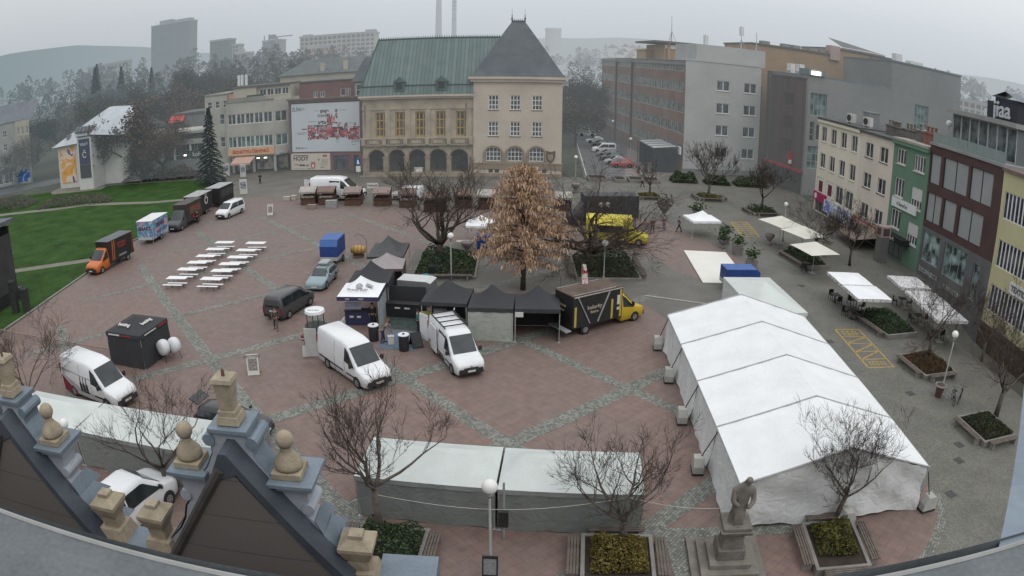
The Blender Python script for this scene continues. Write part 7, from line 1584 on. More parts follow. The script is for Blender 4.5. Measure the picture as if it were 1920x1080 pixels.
for k, (x, y, w_, d, h, l) in enumerate(((27.6, 108.6, 4.4, 3.2, 1.9, 'left'), (33.2, 108.0, 4.2, 3.2, 1.7, 'middle'), (39.2, 107.8, 6.0, 3.2, 1.8, 'right'))): shrub('dark rounded shrub bed in front of the grey gable end, %s of three' % l, x, y, w_, d, h, EVG, 1500, .16, 0, 0, 20 + k)
shrub('tangled dry brown bushes on the lawn at the left edge', -102, 99.5, 22, 6, 2.4, BRN, 3000, .24, .08, 0, 30, name='dry_bushes', cat='bushes', k=14)
shrub('row of dry brown bushes along the lawn path', -76.5, 97.2, 17, 3.0, 1.9, BRN, 1800, .2, .09, 0, 31, name='dry_bushes', cat='bushes', k=12)
shrub('dark bushes below the white exhibition building and the big brown tree', -68, 117.2, 18, 3.5, 2.6, BRN, 2000, .24, 0, 0, 32, name='dark_bushes', cat='bushes', k=12)
# background trees: three kinds of crown shared by many trees
def fuzzy(seed, H, th, tr, spread, n, leafy):
    T, C, tips = bare_tree(seed, H, th, tr, spread, 4, 7, .12, (3, 4), .2, .035)
    r = random.Random(seed + 50); C.smooth = False
    for i in range(int(n * 2.6)):
        p = r.choice(tips) + Vector((r.gauss(0, .7), r.gauss(0, .7), r.gauss(-.2, .7)))
        d = Vector((r.gauss(0, 1), r.gauss(0, 1), r.gauss(.4, .8))).normalized() * r.uniform(.3, .8); w_ = d.cross(Vector((r.gauss(0, 1), r.gauss(0, 1), r.gauss(0, 1)))).normalized() * (.06 if not leafy else .2)
        C.m = r.randrange(2); C.poly([p - w_, p + w_, p + d + w_ * .5, p + d - w_ * .5])
    return T, C
FT = [fuzzy(101, 14, 3.5, .35, .75, 2600, 0), fuzzy(102, 15, 4, .4, .7, 3000, 1), fuzzy(103, 12, 3, .3, .85, 2400, 0)]
FM = {'dark': [TWIGF, M('far_twigs_dark', (.028, .028, .026), .95, .3, .4, far=True)], 'brown': [M('far_leaf_brown', (.115, .074, .054), .95, .3, .4, far=True), TWIGF], 'olive': [M('far_leaf_olive', (.085, .078, .045), .95, .3, .4, far=True), TWIGF], 'pale': [TWIGG, M('far_twigs_grey', (.085, .08, .072), .95, .3, .4, far=True)]}
FMESH = {}
def far_tree(kind, tint, x, y, z, s, label, rz=0, group='trees in the mist behind the square'):
    k = (kind, tint)
    if k not in FMESH: FMESH[k] = (FT[kind][0].mesh('trunk', BARKF if tint != 'pale' else TWIGG), FT[kind][1].mesh('crown', FM[tint]))
    t = thing('background_tree', label, 'tree', (x, y, z), rz, group)
    s *= (.62 if x < 0 else .60)
    t.scale = (s, s, s)
    inst('trunk', FMESH[k][0], t); inst('crown', FMESH[k][1], t); return t
FL = [(1, 'brown', -76.5, 119.5, 0, 1.5, 'broad brown leaved tree right of the white exhibition building'), (2, 'brown', -67.5, 117.6, 0, 1.5, 'thin reddish tree between the brown tree and the pavilion'), (0, 'dark', -70.5, 113.4, 0, .7, 'small bare tree in front of the pavilion fence'),
 (0, 'pale', -119, 126, 0, 1.3, 'pale barked bare tree in front of the corner house'), (2, 'pale', -125, 138, 0, 1.55, 'pale barked bare tree behind the corner house at the left edge'), (0, 'pale', -112, 148, 1, 1.6, 'pale tall bare tree between the corner house and the white building'),
 (1, 'olive', -104, 152, 2, 1.55, 'dark dense tree behind the roof of the white exhibition building, left'), (1, 'brown', -95, 148, 1.5, 1.35, 'tree with rusty leaves behind the white roof'), (1, 'brown', -88, 160, 3, 1.5, 'dark tree right of the rusty one behind the white roof'), (2, 'brown', -80, 155, 2, 1.5, 'dark red brown tree above the big brown tree'),
 (1, 'dark', -118, 175, 4, 1.5, 'dark tree far left behind the pale tall tree'), (0, 'dark', -132, 180, 4, 1.6, 'dark tree farthest left in the mist'), (1, 'olive', -72, 165, 3, 1.45, 'dark tree below the tall tower block, left'), (0, 'dark', -65, 160, 2.5, 1.5, 'dark tree below the tall tower block, right'), (1, 'dark', -92, 185, 5, 1.6, 'dark tree in the second row below the hill'),
 (2, 'dark', -80, 190, 5, 1.7, 'tall dark tree in the second row left of the tower block'), (1, 'dark', -100, 200, 6, 1.6, 'dark tree in the back row below the hill'), (0, 'dark', -60, 185, 5, 1.6, 'dark tree directly in front of the tower block'), (1, 'dark', -108, 165, 3, 1.4, 'rounded dark tree in the gap above the white roof'),
 (1, 'olive', -62, 215, 4, 1.75, 'olive brown tree mass above the butcher building, middle'), (1, 'olive', -52, 212, 4, 1.6, 'olive brown tree above the butcher building, right'), (2, 'dark', -72, 210, 5, 1.6, 'dark tree above the antenna of the butcher building'), (0, 'dark', -44, 205, 3, 1.45, 'bare tree behind the slate roofed house, left'), (0, 'pale', -50.5, 140, 6, 1.0, 'small bare tree with pale branches in front of the slate roof'), (1, 'dark', -140, 160, 2, 1.4, 'dark tree at the very left edge'),
 (0, 'dark', 13.5, 172, 0, 1.72, 'tall bare round tree right of the town hall tower, left stem'), (2, 'dark', 18.5, 176, 0, 1.95, 'tall bare round tree right of the town hall tower, right stem'), (1, 'olive', 13.5, 150, 0, 1.05, 'olive brown tree close to the town hall corner'), (1, 'olive', 14.5, 163, 0, .98, 'brown tree behind the first one at the side road'), (1, 'olive', 18.5, 185, 0, 1.0, 'brown tree along the side road, third'), (1, 'brown', 22.5, 205, 0, 1.05, 'brown tree along the side road, fourth'), (1, 'olive', 25.5, 225, 0, 1.05, 'pale brown tree at the far end of the side road'), (1, 'olive', 31, 245, 0, 1.1, 'light tree behind the brown brick block at the road end'), (0, 'dark', 20, 232, 0, 1.25, 'dark tree over the far end of the side road'), (1, 'dark', 12, 205, 0, 1.1, 'dark tree behind the town hall at the side road')]
fr = random.Random(8)
for k, q in enumerate(FL): far_tree(*q, rz=fr.uniform(0, 6))
for k, (x, y, z, s) in enumerate(((-215, 300, 12, 1.6), (-190, 290, 12, 1.4), (-165, 280, 10, 1.3), (-235, 330, 14, 1.7), (120, 175, 8, 1.0), (132, 170, 8, .9), (140, 190, 8, 1.0))):
    t = thing('background_conifer', ('dark conifer in the mist left of the tower block, %s from the left' % ['second', 'third', 'rightmost', 'leftmost'][k] if k < 4 else 'dark conifer on the misty slope at the right edge, %s of three' % ['left one', 'middle one', 'right one'][k - 4]), 'tree', (x, y, z), k)
    t.scale = (s, s, s)
    if k == 0: _ct, _cc = T.mesh('trunk', BARKF), C.mesh('crown', NEED)
    inst('trunk', _ct, t); inst('crown', _cc, t)
# far woods that read as one mass on the slopes
def woods(label, pts, seed, mats):
    r = random.Random(seed); C = MB()
    for x, y, z, n, w_, h in pts:
        for i in range(n):
            px_, py_ = x + r.gauss(0, w_), y + r.gauss(0, w_ * .4); hh = h * r.uniform(.6, 1.1); cw = h * r.uniform(.25, .4)
            for j in range(120):
                a = r.uniform(0, 2 * PI); u = r.random(); rr = cw * math.sin(PI * (.15 + .8 * u)) * r.uniform(.4, 1); p = Vector((px_ + rr * math.cos(a), py_ + rr * math.sin(a), z + hh * (.15 + .85 * u)))
                d = Vector((r.gauss(0, 1), r.gauss(0, 1), r.gauss(.3, 1))).normalized() * h * .075; w2 = d.cross(Vector((r.gauss(0, 1), r.gauss(0, 1), 1))).normalized() * h * .05
                C.m = r.randrange(len(mats)); C.poly([p - w2, p + w2, p + d])
    o = C.build('woods', mats); o['kind'] = 'stuff'; tag(o, label, 'woods'); return o
woods('dark misty woods on the slope behind the left trees', [(-200, 260, 8, 26, 26, 13), (-150, 240, 8, 30, 22, 13), (-105, 250, 9, 30, 22, 14), (-260, 330, 14, 30, 30, 15), (-170, 340, 16, 34, 34, 15), (-100, 330, 14, 30, 25, 14), (-330, 420, 24, 40, 50, 16), (-60, 300, 8, 16, 14, 12)], 1, FM['dark'])
woods('misty woods on the hillside behind the side road', [(60, 380, 6, 24, 25, 12), (110, 560, 12, 30, 30, 13), (160, 420, 10, 26, 30, 13), (120, 720, 24, 30, 34, 14), (60, 640, 14, 24, 26, 13), (210, 600, 22, 26, 40, 14)], 2, FM['dark'])
woods('misty woods on the slope at the right edge', [(190, 300, 10, 30, 26, 12), (260, 330, 16, 30, 35, 13), (150, 215, 6, 18, 14, 9), (330, 420, 30, 40, 50, 15), (230, 250, 8, 20, 18, 11)], 3, FM['dark'])
# ------------------------------------------------------------------ street furniture, stalls and signs
WOOD = M('weathered_wood', (.125, .105, .09), .85, .25, 3, fine=.2); WOODB = M('brown_wood', (.095, .055, .04), .8, .25, 2, fine=.15); STONEP = M('planter_concrete', (.205, .20, .185), .9, .15, 1.5, fine=.1)
LGL = M('globe_glass', (.72, .72, .70), .25, .03, 2); POLE = M('pole_grey', (.27, .275, .27), .6, .15, 3)
def lamp(label, x, y, h, r=.27, lean=0):
    t = thing('globe_lamp', label, 'street lamp', (x, y, 0), 0, 'white globe lamps')
    mb = MB(); mb.smooth = True; mb.lathe([(.11, 0), (.09, .5), (.055, .55), (.045, h - .35)], (0, 0, 0), 10); mb.lathe([(.05, h - .35), (.13, h - .2), (.12, h - .16)], (0, 0, 0), 10); mb.build('pole', POLE, t)
    mb = MB(); mb.sphere((0, 0, h + r * .55), r, 16); mb.build('globe', LGL, t); return t
lamp('large white globe lamp in front of the pale tents, bottom middle', -.73, 20.2, 4.2, .3)
lamp('white globe lamp between the two dark canopies and the left round bed', -5.2, 56.6, 3.75, .29); lamp('white globe lamp in front of the right round bed', 7.85, 56.5, 3.3, .29)
lamp('white globe lamp beside the bicycle rack on the right', 29.5, 34.4, 3.8, .27); lamp('white globe lamp among the cream parasols', 31.0, 72.1, 4.2, .27); lamp('white globe lamp at the corner of the town hall', 9.85, 108.1, 3.3, .3); lamp('white globe lamp hidden behind the ball finial at the left', -21.5, 22.7, 3.7, .27)
lamp('white globe lamp on the side road beside the glass pergola', 21.9, 128, 4.3, .3); lamp('white globe lamp farther up the side road', 21.6, 150, 5.6, .33)
t = thing('info_board', 'small dark information board on the pole of the bottom middle lamp', 'board', (-.73, 19.5, 0), -.05)
mb = MB(); mb.box((0, 0, 1.0), (.6, .08, .95), rx=-.25); mb.build('panel', BLKB, t); mb = MB(); mb.box((0, -.05, 1.02), (.48, .02, .7), rx=-.25); mb.build('poster', M('board_grey', (.2, .21, .21), .5, .3, 14), t)
for k in range(2):
    mb = MB(); mb.tube([(.36 * (1 - .35 * k) * math.cos(a * PI / 8), -.5 + .3 * math.sin(a * PI / 8), .12 + .22 * k) for a in range(17)], .025, 5); mb.build('hoop', POLE, t)
t = thing('pole_box', 'dark electric box on a striped pole between the pale tents', 'electric box', (-.25, 22.4, 0), -.08)
mb = MB(); mb.cyl((0, 0, 0), (0, 0, 3.0), .05, .05, 7); mb.build('pole', POLE, t); mb = MB(); mb.bx(-.2, .2, -.3, -.06, .9, 1.7); mb.build('casing', BLKB, t)
def slat_bench(t, x0, y0, x1, y1, w=.5, z=.42):
    d = Vector((x1 - x0, y1 - y0)); n = Vector((-d.y, d.x)).normalized(); L = d.length; a = math.atan2(d.y, d.x)
    for k in range(4):
        c = Vector(((x0 + x1) / 2, (y0 + y1) / 2)) + n * (k - 1.5) * w / 4
        mb = MB(); mb.box((c.x, c.y, z + .03), (L, w / 4 - .035, .05), a); mb.build('seat_slat', WOOD, t)
    for f in (.08, .92): c = Vector((x0 + d.x * f, y0 + d.y * f)); mb = MB(); mb.box((c.x, c.y, z / 2), (.14, w * .9, z), a); mb.build('bench_support', STONEP, t)
def planter(label, x, y, rz, w, d, h=.38, benches='lr', cut=.0):
    t = thing('planter', label, 'planter', (x, y, 0), rz, 'planted beds with concrete walls'); a, b = w / 2, d / 2; T_ = .18
    for bx_ in ((-a, a, -b, -b + T_), (-a, a, b - T_, b), (-a, -a + T_, -b + T_, b - T_), (a - T_, a, -b + T_, b - T_)): mb = MB(); mb.bx(bx_[0], bx_[1], bx_[2], bx_[3], 0, h); mb.build('wall', STONEP, t, bevel=.02)
    mb = MB(); mb.bx(-a + T_, a - T_, -b + T_, b - T_, .01, h - .08); mb.build('soil', M('soil'), t)
    for c in benches:
        if c == 'l': slat_bench(t, -a - .3, -b + .3, -a - .3, b - .3)
        if c == 'r': slat_bench(t, a + .3, -b + .3, a + .3, b - .3)
        if c == 'f': slat_bench(t, -a + .3, -b - .3, a - .3, -b - .3)
        if c == 'b': slat_bench(t, -a + .3, b + .3, a - .3, b + .3)
    return t
planter('planter with evergreen shrubs and benches left of the pale tents', -4.9, 21.1, -.09, 2.9, 3.2); planter('planter with the ochre shrub and wooden benches at the bottom middle', 4.3, 20.7, -.09, 3.0, 3.1, benches='lrb')
planter('planter with olive shrub and wooden benches below the marquee', 14.0, 20.1, -.12, 2.7, 3.4, benches='lrfb')
planter('planter with clipped hedge beside the joined white parasols', 30.6, 45.9, .12, 3.5, 5.4, benches='l'); planter('planter with rusty shrubs and light benches by the globe lamp', 30.1, 37.7, .08, 3.4, 3.8, benches='lf'); planter('planter with dark shrubs and benches at the right edge', 29.4, 28.2, .06, 3.3, 3.5, benches='lf')
planter('planter with low hedge under the cream parasols', 30.4, 64.2, .15, 3.0, 5.8, benches='l'); planter('planter around the small tree near the side road', 18.95, 94.2, 0, 3.3, 3.0, benches='f'); planter('planter around the broom shaped tree', 28.2, 95, 0, 3.9, 3.4, benches='flr'); planter('planter around the upright tree by the slatted building', 33.6, 86.8, .1, 4.0, 3.6, benches='fl')
planter('left round bed of evergreens under the big bare tree', -5.9, 60.4, 0, 5.6, 7.0, .25, 'bf'); planter('right round bed of evergreens under the spreading bare tree', 8.4, 60.2, 0, 5.8, 6.8, .25, 'lr')
for k, (x, y, w_, l) in enumerate(((13.2, 107.6, 3.0, 'left'), (16.7, 106.9, 1.9, 'middle'), (20.6, 107.2, 5.0, 'right'))):
    t = planter('long low earth filled planter at the end of the side road, %s one' % l, x, y, 0, w_, 3.2, .55, '')
# urns and pots
def urn(label, x, y, s=1, plant=None, seed=1, square=False):
    t = thing('plant_pot', label, 'plant pot', (x, y, 0), 0, None, s)
    mb = MB(); mb.smooth = not square
    if square: mb.box((0, 0, .35), (.8, .8, .7), top=1.15)
    else: mb.lathe([(.32, 0), (.3, .12), (.14, .22), (.2, .4), (.46, .75), (.5, .95), (.42, .97)], (0, 0, 0), 14)
    mb.build('pot', M('pot_grey', (.19, .17, .17), .85, .2, 2), t)
    if plant:
        r = random.Random(seed); C = MB(); leaves(C, 170, lambda r: (r.gauss(0, .34), r.gauss(0, .34), .95 + abs(r.gauss(0, .42))), .17, 2, r); C.build('plant', plant, t)
urn('stone urn without plants in front of the town hall corner', 8.85, 96.6, 1.35); urn('purple grey pot with a spiky bush behind the walking people', 18.7, 82.3, 1.5, BRN, 2); urn('pot with a dark bush behind the small white pop up tent', 22.6, 80.6, 1.3, EVG, 3)
urn('square pot with evergreen right of the small white pop up tent', 23.0, 70.2, 1.15, EVG, 4, True); urn('square pot with tall evergreen beside the white floor', 23.3, 66.2, 1.1, EVG, 5, True); urn('dark pot with evergreen behind the blue trailer', 23.3, 61.6, 1.1, EVG, 6, True); urn('low dark green bush pot between the others by the white floor', 22.3, 68.4, .95, EVG, 7)
urn('grey litter pot beside the farthest cream parasol', 28.6, 70.5, 1.2); urn('round grey bin shaped pot behind the left round bed', -4.4, 62.9 + 2, 1.2)
# cable cover and ropes
def bar_thing(name, label, cat, pts, r, m, n=5): o = MB().tube(pts, r, n).build(name, m); tag(o, label, cat); return o
bar_thing('cable_cover', 'long pale cable cover strip on the paving right of the food truck', 'cable cover', [(10.9, 52.9, .04), (15.6, 51.0, .04)], .07, M('cable_pale', (.38, .37, .34), .7, .1, 3))
bar_thing('barrier_rail', 'long thin pale brown rail lying from the left edge to the black cube tent', 'rail', [(-44.8, 41.2, .35), (-37, 40.2, .3), (-28.2, 38.95, .3)], .06, M('rail_brown', (.25, .19, .16), .7, .15, 3))
bar_thing('cable_cover', 'pale cable cover strip beside the golden tree', 'cable cover', [(3.0, 60.8, .04), (6.0, 59.2, .04)], .06, M('cable_pale'))
def sagrope(p, q, sag, n=12): p, q = Vector(p), Vector(q); return [p.lerp(q, i / n) - Vector((0, 0, sag * math.sin(PI * i / n))) for i in range(n + 1)]
bar_thing('light_string', 'thin string of lights from the bottom middle tree to the statue', 'light string', sagrope((4.6, 21.4, 2.9), (9.1, 20.2, 3.0), .25), .014, M('cable_pale'), 4)
bar_thing('light_string', 'thin string of lights from the left tree to the bottom middle tree', 'light string', sagrope((-5.2, 21.8, 2.6), (4.4, 21.5, 2.8), .5), .014, M('cable_pale'), 4)
# statue
STAT = M('statue_stone', (.15, .14, .122), .9, .25, 2.5, fine=.2, bump=.4, bscale=12); STEP = M('step_stone', (.18, .165, .145), .9, .2, 1.5, fine=.15)
t = thing('statue', 'grey stone statue of a robed man with bowed head on a stepped pedestal', 'statue', (8.8, 20.2, 0), -.1, None, 1.17)
for k, (s, z0, z1) in enumerate(((2.7, 0, .18), (2.1, .18, .36), (1.5, .36, .56))): mb = MB(); mb.bx(-s / 2, s / 2, -s / 2, s / 2, z0, z1); mb.build('step', STEP, t, bevel=.02)
mb = MB(); mb.box((0, 0, .78), (1.0, 1.0, .44)); mb.box((0, 0, 1.35), (.78, .78, .7), top=.88); mb.box((0, 0, 1.78), (1.06, 1.06, .16), top=1.1); mb.box((0, 0, 1.93), (1.0, 1.0, .13)); mb.build('pedestal', STAT, t, bevel=.025)
def skin(name, pts, edges, mats, parent, sub=2, root=0):
    """one continuous skin grown over a little skeleton: pts are (x,y,z,radius)"""
    me = bpy.data.meshes.new(name); me.from_pydata([p[:3] for p in pts], edges, []); o = bpy.data.objects.new(name, me); COL.objects.link(o)
    for m in (mats if isinstance(mats, list) else [mats]): me.materials.append(m)
    md = o.modifiers.new('Skin', 'SKIN'); md.use_smooth_shade = True
    for i, p in enumerate(pts):
        sv = me.skin_vertices[0].data[i]; sv.radius = (p[3], p[4] if len(p) > 4 else p[3]); sv.use_root = i == root
    s = o.modifiers.new('Subdivision', 'SUBSURF'); s.levels = sub; s.render_levels = sub
    if parent is not None: o.parent = parent
    return o
P_ = [(0, .02, 2.0, .34, .30), (0, .02, 2.5, .30, .26), (.0, .0, 3.0, .27, .22), (.02, -.02, 3.38, .30, .2), (.06, -.06, 3.6, .11), (.1, -.12, 3.72, .13), (.12, -.16, 3.86, .12), (-.3, -.05, 3.3, .12), (-.34, -.22, 2.95, .1), (-.1, -.36, 2.85, .08), (.34, -.05, 3.3, .12), (.4, -.2, 2.92, .1), (.16, -.36, 2.75, .08), (.22, -.1, 2.1, .22), (-.2, -.12, 2.1, .2)]
skin('figure', P_, [(0, 1), (1, 2), (2, 3), (3, 4), (4, 5), (5, 6), (3, 7), (7, 8), (8, 9), (3, 10), (10, 11), (11, 12), (0, 13), (0, 14)], STAT, t)
# bicycle rack, bicycles and planter ring
def bicycle(label, x, y, rz):
    t = thing('bicycle', label, 'bicycle', (x, y, 0), rz, 'bicycles in the rack')
    for k in (-.52, .52): mb = MB(); mb.tube([(k + .34 * math.cos(a * PI / 9), 0, .34 + .34 * math.sin(a * PI / 9)) for a in range(19)], .022, 5, False); mb.build('wheel', TYRE, t)
    mb = MB(); mb.tube([(-.52, 0, .34), (-.15, 0, .82), (.38, 0, .86), (.52, 0, .34)], .02, 5); mb.tube([(-.52, 0, .34), (-.05, 0, .3), (.4, 0, .8)], .02, 5); mb.tube([(-.05, 0, .3), (-.18, 0, .95)], .02, 5); mb.build('frame', BLKB, t)
    mb = MB(); mb.box((-.19, 0, .97), (.26, .13, .06)); mb.build('saddle', PLAS, t); mb = MB(); mb.tube([(.3, -.28, 1.02), (.38, 0, .98), (.3, .28, 1.02)], .016, 5); mb.tube([(.38, 0, .98), (.4, 0, .8)], .016, 5); mb.build('handlebar', PLAS, t)
bicycle('dark bicycle at the right end of the rack beside the globe lamp', 29.75, 32.3, .75); bicycle('dark bicycle in the middle of the rack beside the globe lamp', 29.0, 32.2, 1.1)
t = thing('bicycle_rack', 'low steel bicycle rack beside the globe lamp on the right', 'rack', (28.7, 32.3, 0), .1)
for k in range(4): mb = MB(); mb.tube([(-.6 + k * .4, -.3, 0), (-.6 + k * .4, -.3, .6), (-.6 + k * .4, .3, .6), (-.6 + k * .4, .3, 0)], .022, 5); mb.build('hoop', POLE, t)
t = thing('ring_table', 'pale ring shaped stand around the foot of the right globe lamp', 'stand', (28.3, 33.2, 0))
mb = MB(); mb.tube([(.42 * math.cos(a * PI / 9), .42 * math.sin(a * PI / 9), .85) for a in range(19)], .07, 6); mb.build('ring', STONEP, t); mb = MB(); mb.cyl((0, 0, 0), (0, 0, .8), .28, .32, 10); mb.build('body', WOODB, t)
# wooden market stalls with scalloped canopies
def stall(label, x, y, rz, roofm, w=2.5, goods=None, s=1):
    t = thing('market_stall', label, 'market stall', (x, y, 0), rz, 'wooden market stalls with scalloped roofs', s * .88); a = w / 2
    mb = MB(); mb.bx(-a, a, -.9, -.8, .05, 1.05); mb.bx(-a, -a + .08, -.799, .9, .05, 1.3); mb.bx(a - .08, a, -.799, .9, .05, 1.3); mb.bx(-a, a, .9, .98, .05, 2.2); mb.build('body', WOODB, t)
    mb = MB(); mb.bx(-a - .05, a + .05, -1.05, -.5, 1.06, 1.12); mb.build('counter', WOODB, t)
    for x_ in (-a + .06, a - .06):
        for y_ in (-.85, .85): mb = MB(); mb.bx(x_ - .04, x_ + .04, y_ - .04, y_ + .04, 1.121 if y_ < 0 else 1.3, 2.35); mb.build('post', WOODB, t)
    mb = MB(); mb.poly([(-a - .15, -1.15, 2.1), (a + .15, -1.15, 2.1), (a + .15, .1, 2.75), (-a - .15, .1, 2.75)]); mb.poly([(-a - .15, .1, 2.75), (a + .15, .1, 2.75), (a + .15, 1.1, 2.3), (-a - .15, 1.1, 2.3)]); mb.build('roof', roofm, t)
    mb = MB(); n = 9
    for k in range(n):
        u0, u1 = -a - .15 + (w + .3) * k / n, -a - .15 + (w + .3) * (k + 1) / n; m_ = (u0 + u1) / 2
        mb.poly([(u0, -1.16, 2.1), (u0, -1.16, 1.92), (u0 + (u1 - u0) * .25, -1.16, 1.80), (m_, -1.16, 1.76), (u1 - (u1 - u0) * .25, -1.16, 1.80), (u1, -1.16, 1.92), (u1, -1.16, 2.1)])
    mb.build('scalloped_valance', roofm, t)
    mb = MB(); mb.bx(-a + .1, a - .1, .8, .88, 1.1, 2.0); mb.build('inner_shelf', M('stall_inside', (.06, .055, .055), .9, .4, 2), t)
    if goods: mb = MB(); mb.bx(-a + .2, a - .2, -1.0, -.6, 1.121, 1.4); mb.build('goods', goods, t)
    return t
RBG = M('stall_beige', (.34, .32, .295), .85, .12, 2); RBR = M('stall_brown', (.18, .13, .11), .85, .12, 2); RBP = M('stall_pink', (.235, .185, .17), .85, .12, 2)
GDS = blotch('stall_goods', [(.06, .05, .05), (.3, .28, .25), (.12, .08, .06), (.35, .33, .3)], 4)
stall('pale roofed market stall at the left end of the row', -27.6, 89.2, .03, RBG, 2.4, GDS); stall('brown roofed market stall second from the left with goods in front', -24.9, 89.0, .0, RBR, 2.5, GDS); stall('pinkish roofed dark brown market stall, third from the left', -21.0, 88.2, -.03, RBP, 2.5)
stall('market stall with a notice above, fourth from the left', -16.9, 87.5, -.03, RBP, 2.4); stall('market stall half behind the big bare tree', -13.4, 86.5, -.02, RBR, 2.3, GDS); stall('market stall between the big bare tree and the golden tree', -6.2, 86, 0, RBR, 2.4); stall('market stall close behind the golden tree on its left', -3.3, 85.4, 0, RBG, 2.3); stall('white roofed market stall right of the golden tree', 6.2, 84.5, .05, RBG, 2.3)
stall('market stall at the left foot of the golden tree behind the bright tent', 1.8, 79, .05, RBG, 2.4, GDS); stall('market stall behind the middle of the golden tree', -9.6, 84, 0, RBR, 3.0)
t = thing('notice_sign', 'white lettered notice held up beside the fourth market stall', 'sign', (-18.3, 87.9, 0)); mb = MB(); mb.cyl((0, 0, 0), (0, 0, 2.3), .03, .03, 5); mb.build('pole', WOODB, t); mb = MB(); mb.bx(-.75, .75, -.04, 0, 2.2, 2.9); sb_ = mb.build('panel', PLATE, t); text('TRDELNÍK', .3, PLAS, sb_, (0, -.05, 2.55), UPR, ext=.004, bold=.006)
def crate(label, x, y, rz, w, d, h, m, name='crate', cat='crate', z=0):
    t = thing(name, label, cat, (x, y, z), rz); mb = MB(); mb.bx(-w / 2, w / 2, -d / 2, d / 2, 0, h); mb.build('body', m, t, bevel=.02); mb = MB(); mb.bx(-w / 2 - .02, w / 2 + .02, -d / 2 - .02, d / 2 + .02, h, h + .05); mb.build('lid', m, t); return t
PBX = M('pale_crate', (.42, .40, .36), .8, .15, 3)
crate('pale crate on the paving left of the market stalls, nearer one', -31.9, 92, .1, 1.0, .6, .5, PBX); crate('pale crate on the paving left of the market stalls, farther one', -30.9, 92.3, -.2, .8, .6, .6, PBX); crate('pinkish pallet box in front of the left market stalls', -26.3, 86.0, 0, 1.2, .7, .5, RBP); crate('grey slatted bench box in front of the second stall', -23.7, 86.6, .05, 1.5, .8, .9, M('slat_grey', (.27, .28, .28), .8, .3, 6))
crate('blue container box left of the golden tree', -2.7, 65.6, .1, 1.5, 1.4, 1.7, BLUE, 'container', 'container'); crate('pale bench crate beside the blue container box', -4.7, 66.4, .1, 1.6, .7, .8, PBX)
crate('blue plastic crate pile beside the lilac tent', -8.0, 55.3, .3, 1.1, .7, .6, M('bright_blue', (.04, .16, .36), .5, .2, 3)); crate('turquoise crate beside the blue crates near the lilac tent', -7.5, 56.3, .7, .8, .5, .5, M('turquoise', (.06, .24, .28), .5, .2, 3)); crate('white box on the ground beside the blue crates', -7.7, 54.2, .2, .8, .5, .35, PLATE)
crate('dark bag heap behind the blue crates', -6.8, 58.0, .2, 1.0, .8, .8, BLKB, 'bag_heap', 'bag'); crate('red striped crate stack behind the open van', -5.35, 44.0, .2, .7, .6, 1.1, blotch('red_crates', [(.28, .03, .03), (.35, .06, .05), (.4, .36, .33), (.2, .03, .03)], 6)); crate('olive sack on the crates behind the open van', -6.0, 45.0, .2, .7, .5, 1.4, M('olive_sack', (.22, .21, .05), .9, .2, 3), 'sack', 'sack'); crate('pale pink box on the counter under the black tent', -5.0, 45.4, .1, .9, .5, 1.45, M('pink_box', (.40, .36, .37), .8, .2, 3), 'box', 'box'); crate('tan basket on the counter under the black tent', -4.2, 45.3, .1, .7, .5, 1.3, M('basket_tan', (.26, .2, .14), .9, .3, 6), 'basket', 'basket')
# barrel tables, wheelie bar, boards
def barrel(label, x, y, r=.34, h=1.1):
    t = thing('barrel_table', label, 'barrel table', (x, y, 0)); mb = MB(); mb.lathe([(r, 0), (r * 1.06, h * .5), (r, h)], (0, 0, 0), 18); mb.build('barrel', M('barrel_black', (.03, .028, .034), .5, .15, 2), t); mb = MB(); mb.lathe([(r * 1.12, h), (r * 1.12, h + .05)], (0, 0, 0), 18); mb.build('tabletop', PW, t); mb = MB(); mb.lathe([(.09, h + .05), (.07, h + .12)], (0, 0, 0), 8); mb.build('ashtray', PLAS, t)
barrel('black barrel table with white top on the blue mat', -7.1, 41.75); barrel('black barrel table with white top beside the bending worker', -9.45, 43.3)
t = thing('easel_board', 'black folding easel board beside the barrel table on the blue mat', 'board', (-6.3, 42.3, 0), .5)
mb = MB(); mb.box((0, 0, .5), (.75, .05, 1.1), rx=-.5); mb.box((0, .45, .45), (.7, .04, 1.0), rx=.45); mb.build('frame', BLKB, t); mb = MB(); mb.box((0, -.04, .5), (.6, .02, .9), rx=-.5); mb.build('panel', M('chalkboard', (.045, .05, .05), .8, .3, 6), t)
t = thing('round_bar', 'small round green bar kiosk with a white lettered ring sign behind the long white van', 'kiosk', (-13.55, 43.1, 0))
mb = MB(); mb.lathe([(.7, 0), (.7, 1.1)], (0, 0, 0), 16); mb.build('body', M('dark_green_panel', (.035, .055, .048), .7, .3, 3), t); mb = MB(); mb.lathe([(.8, 1.1), (.8, 1.16)], (0, 0, 0), 16); mb.build('counter', BLKB, t)
for a in range(4): mb = MB(); mb.cyl((.62 * math.cos(a * PI / 2 + .6), .62 * math.sin(a * PI / 2 + .6), 1.16), (.62 * math.cos(a * PI / 2 + .6), .62 * math.sin(a * PI / 2 + .6), 2.1), .03, .03, 5); mb.build('post', BLKB, t)
mb = MB(); mb.lathe([(.75, 2.1), (.7, 2.28), (.45, 2.32)], (0, 0, 0), 16); rg = mb.build('ring_sign', PW, t); text('GRILOTÉKA', .16, BLKB, rg, (0, -.3, 2.335), (0, 0, 0), ext=.004)
t = thing('barrel_stand', 'small red and white barrel on a stand with a notice by the round kiosk', 'stand', (-13.7, 40.6, 0))
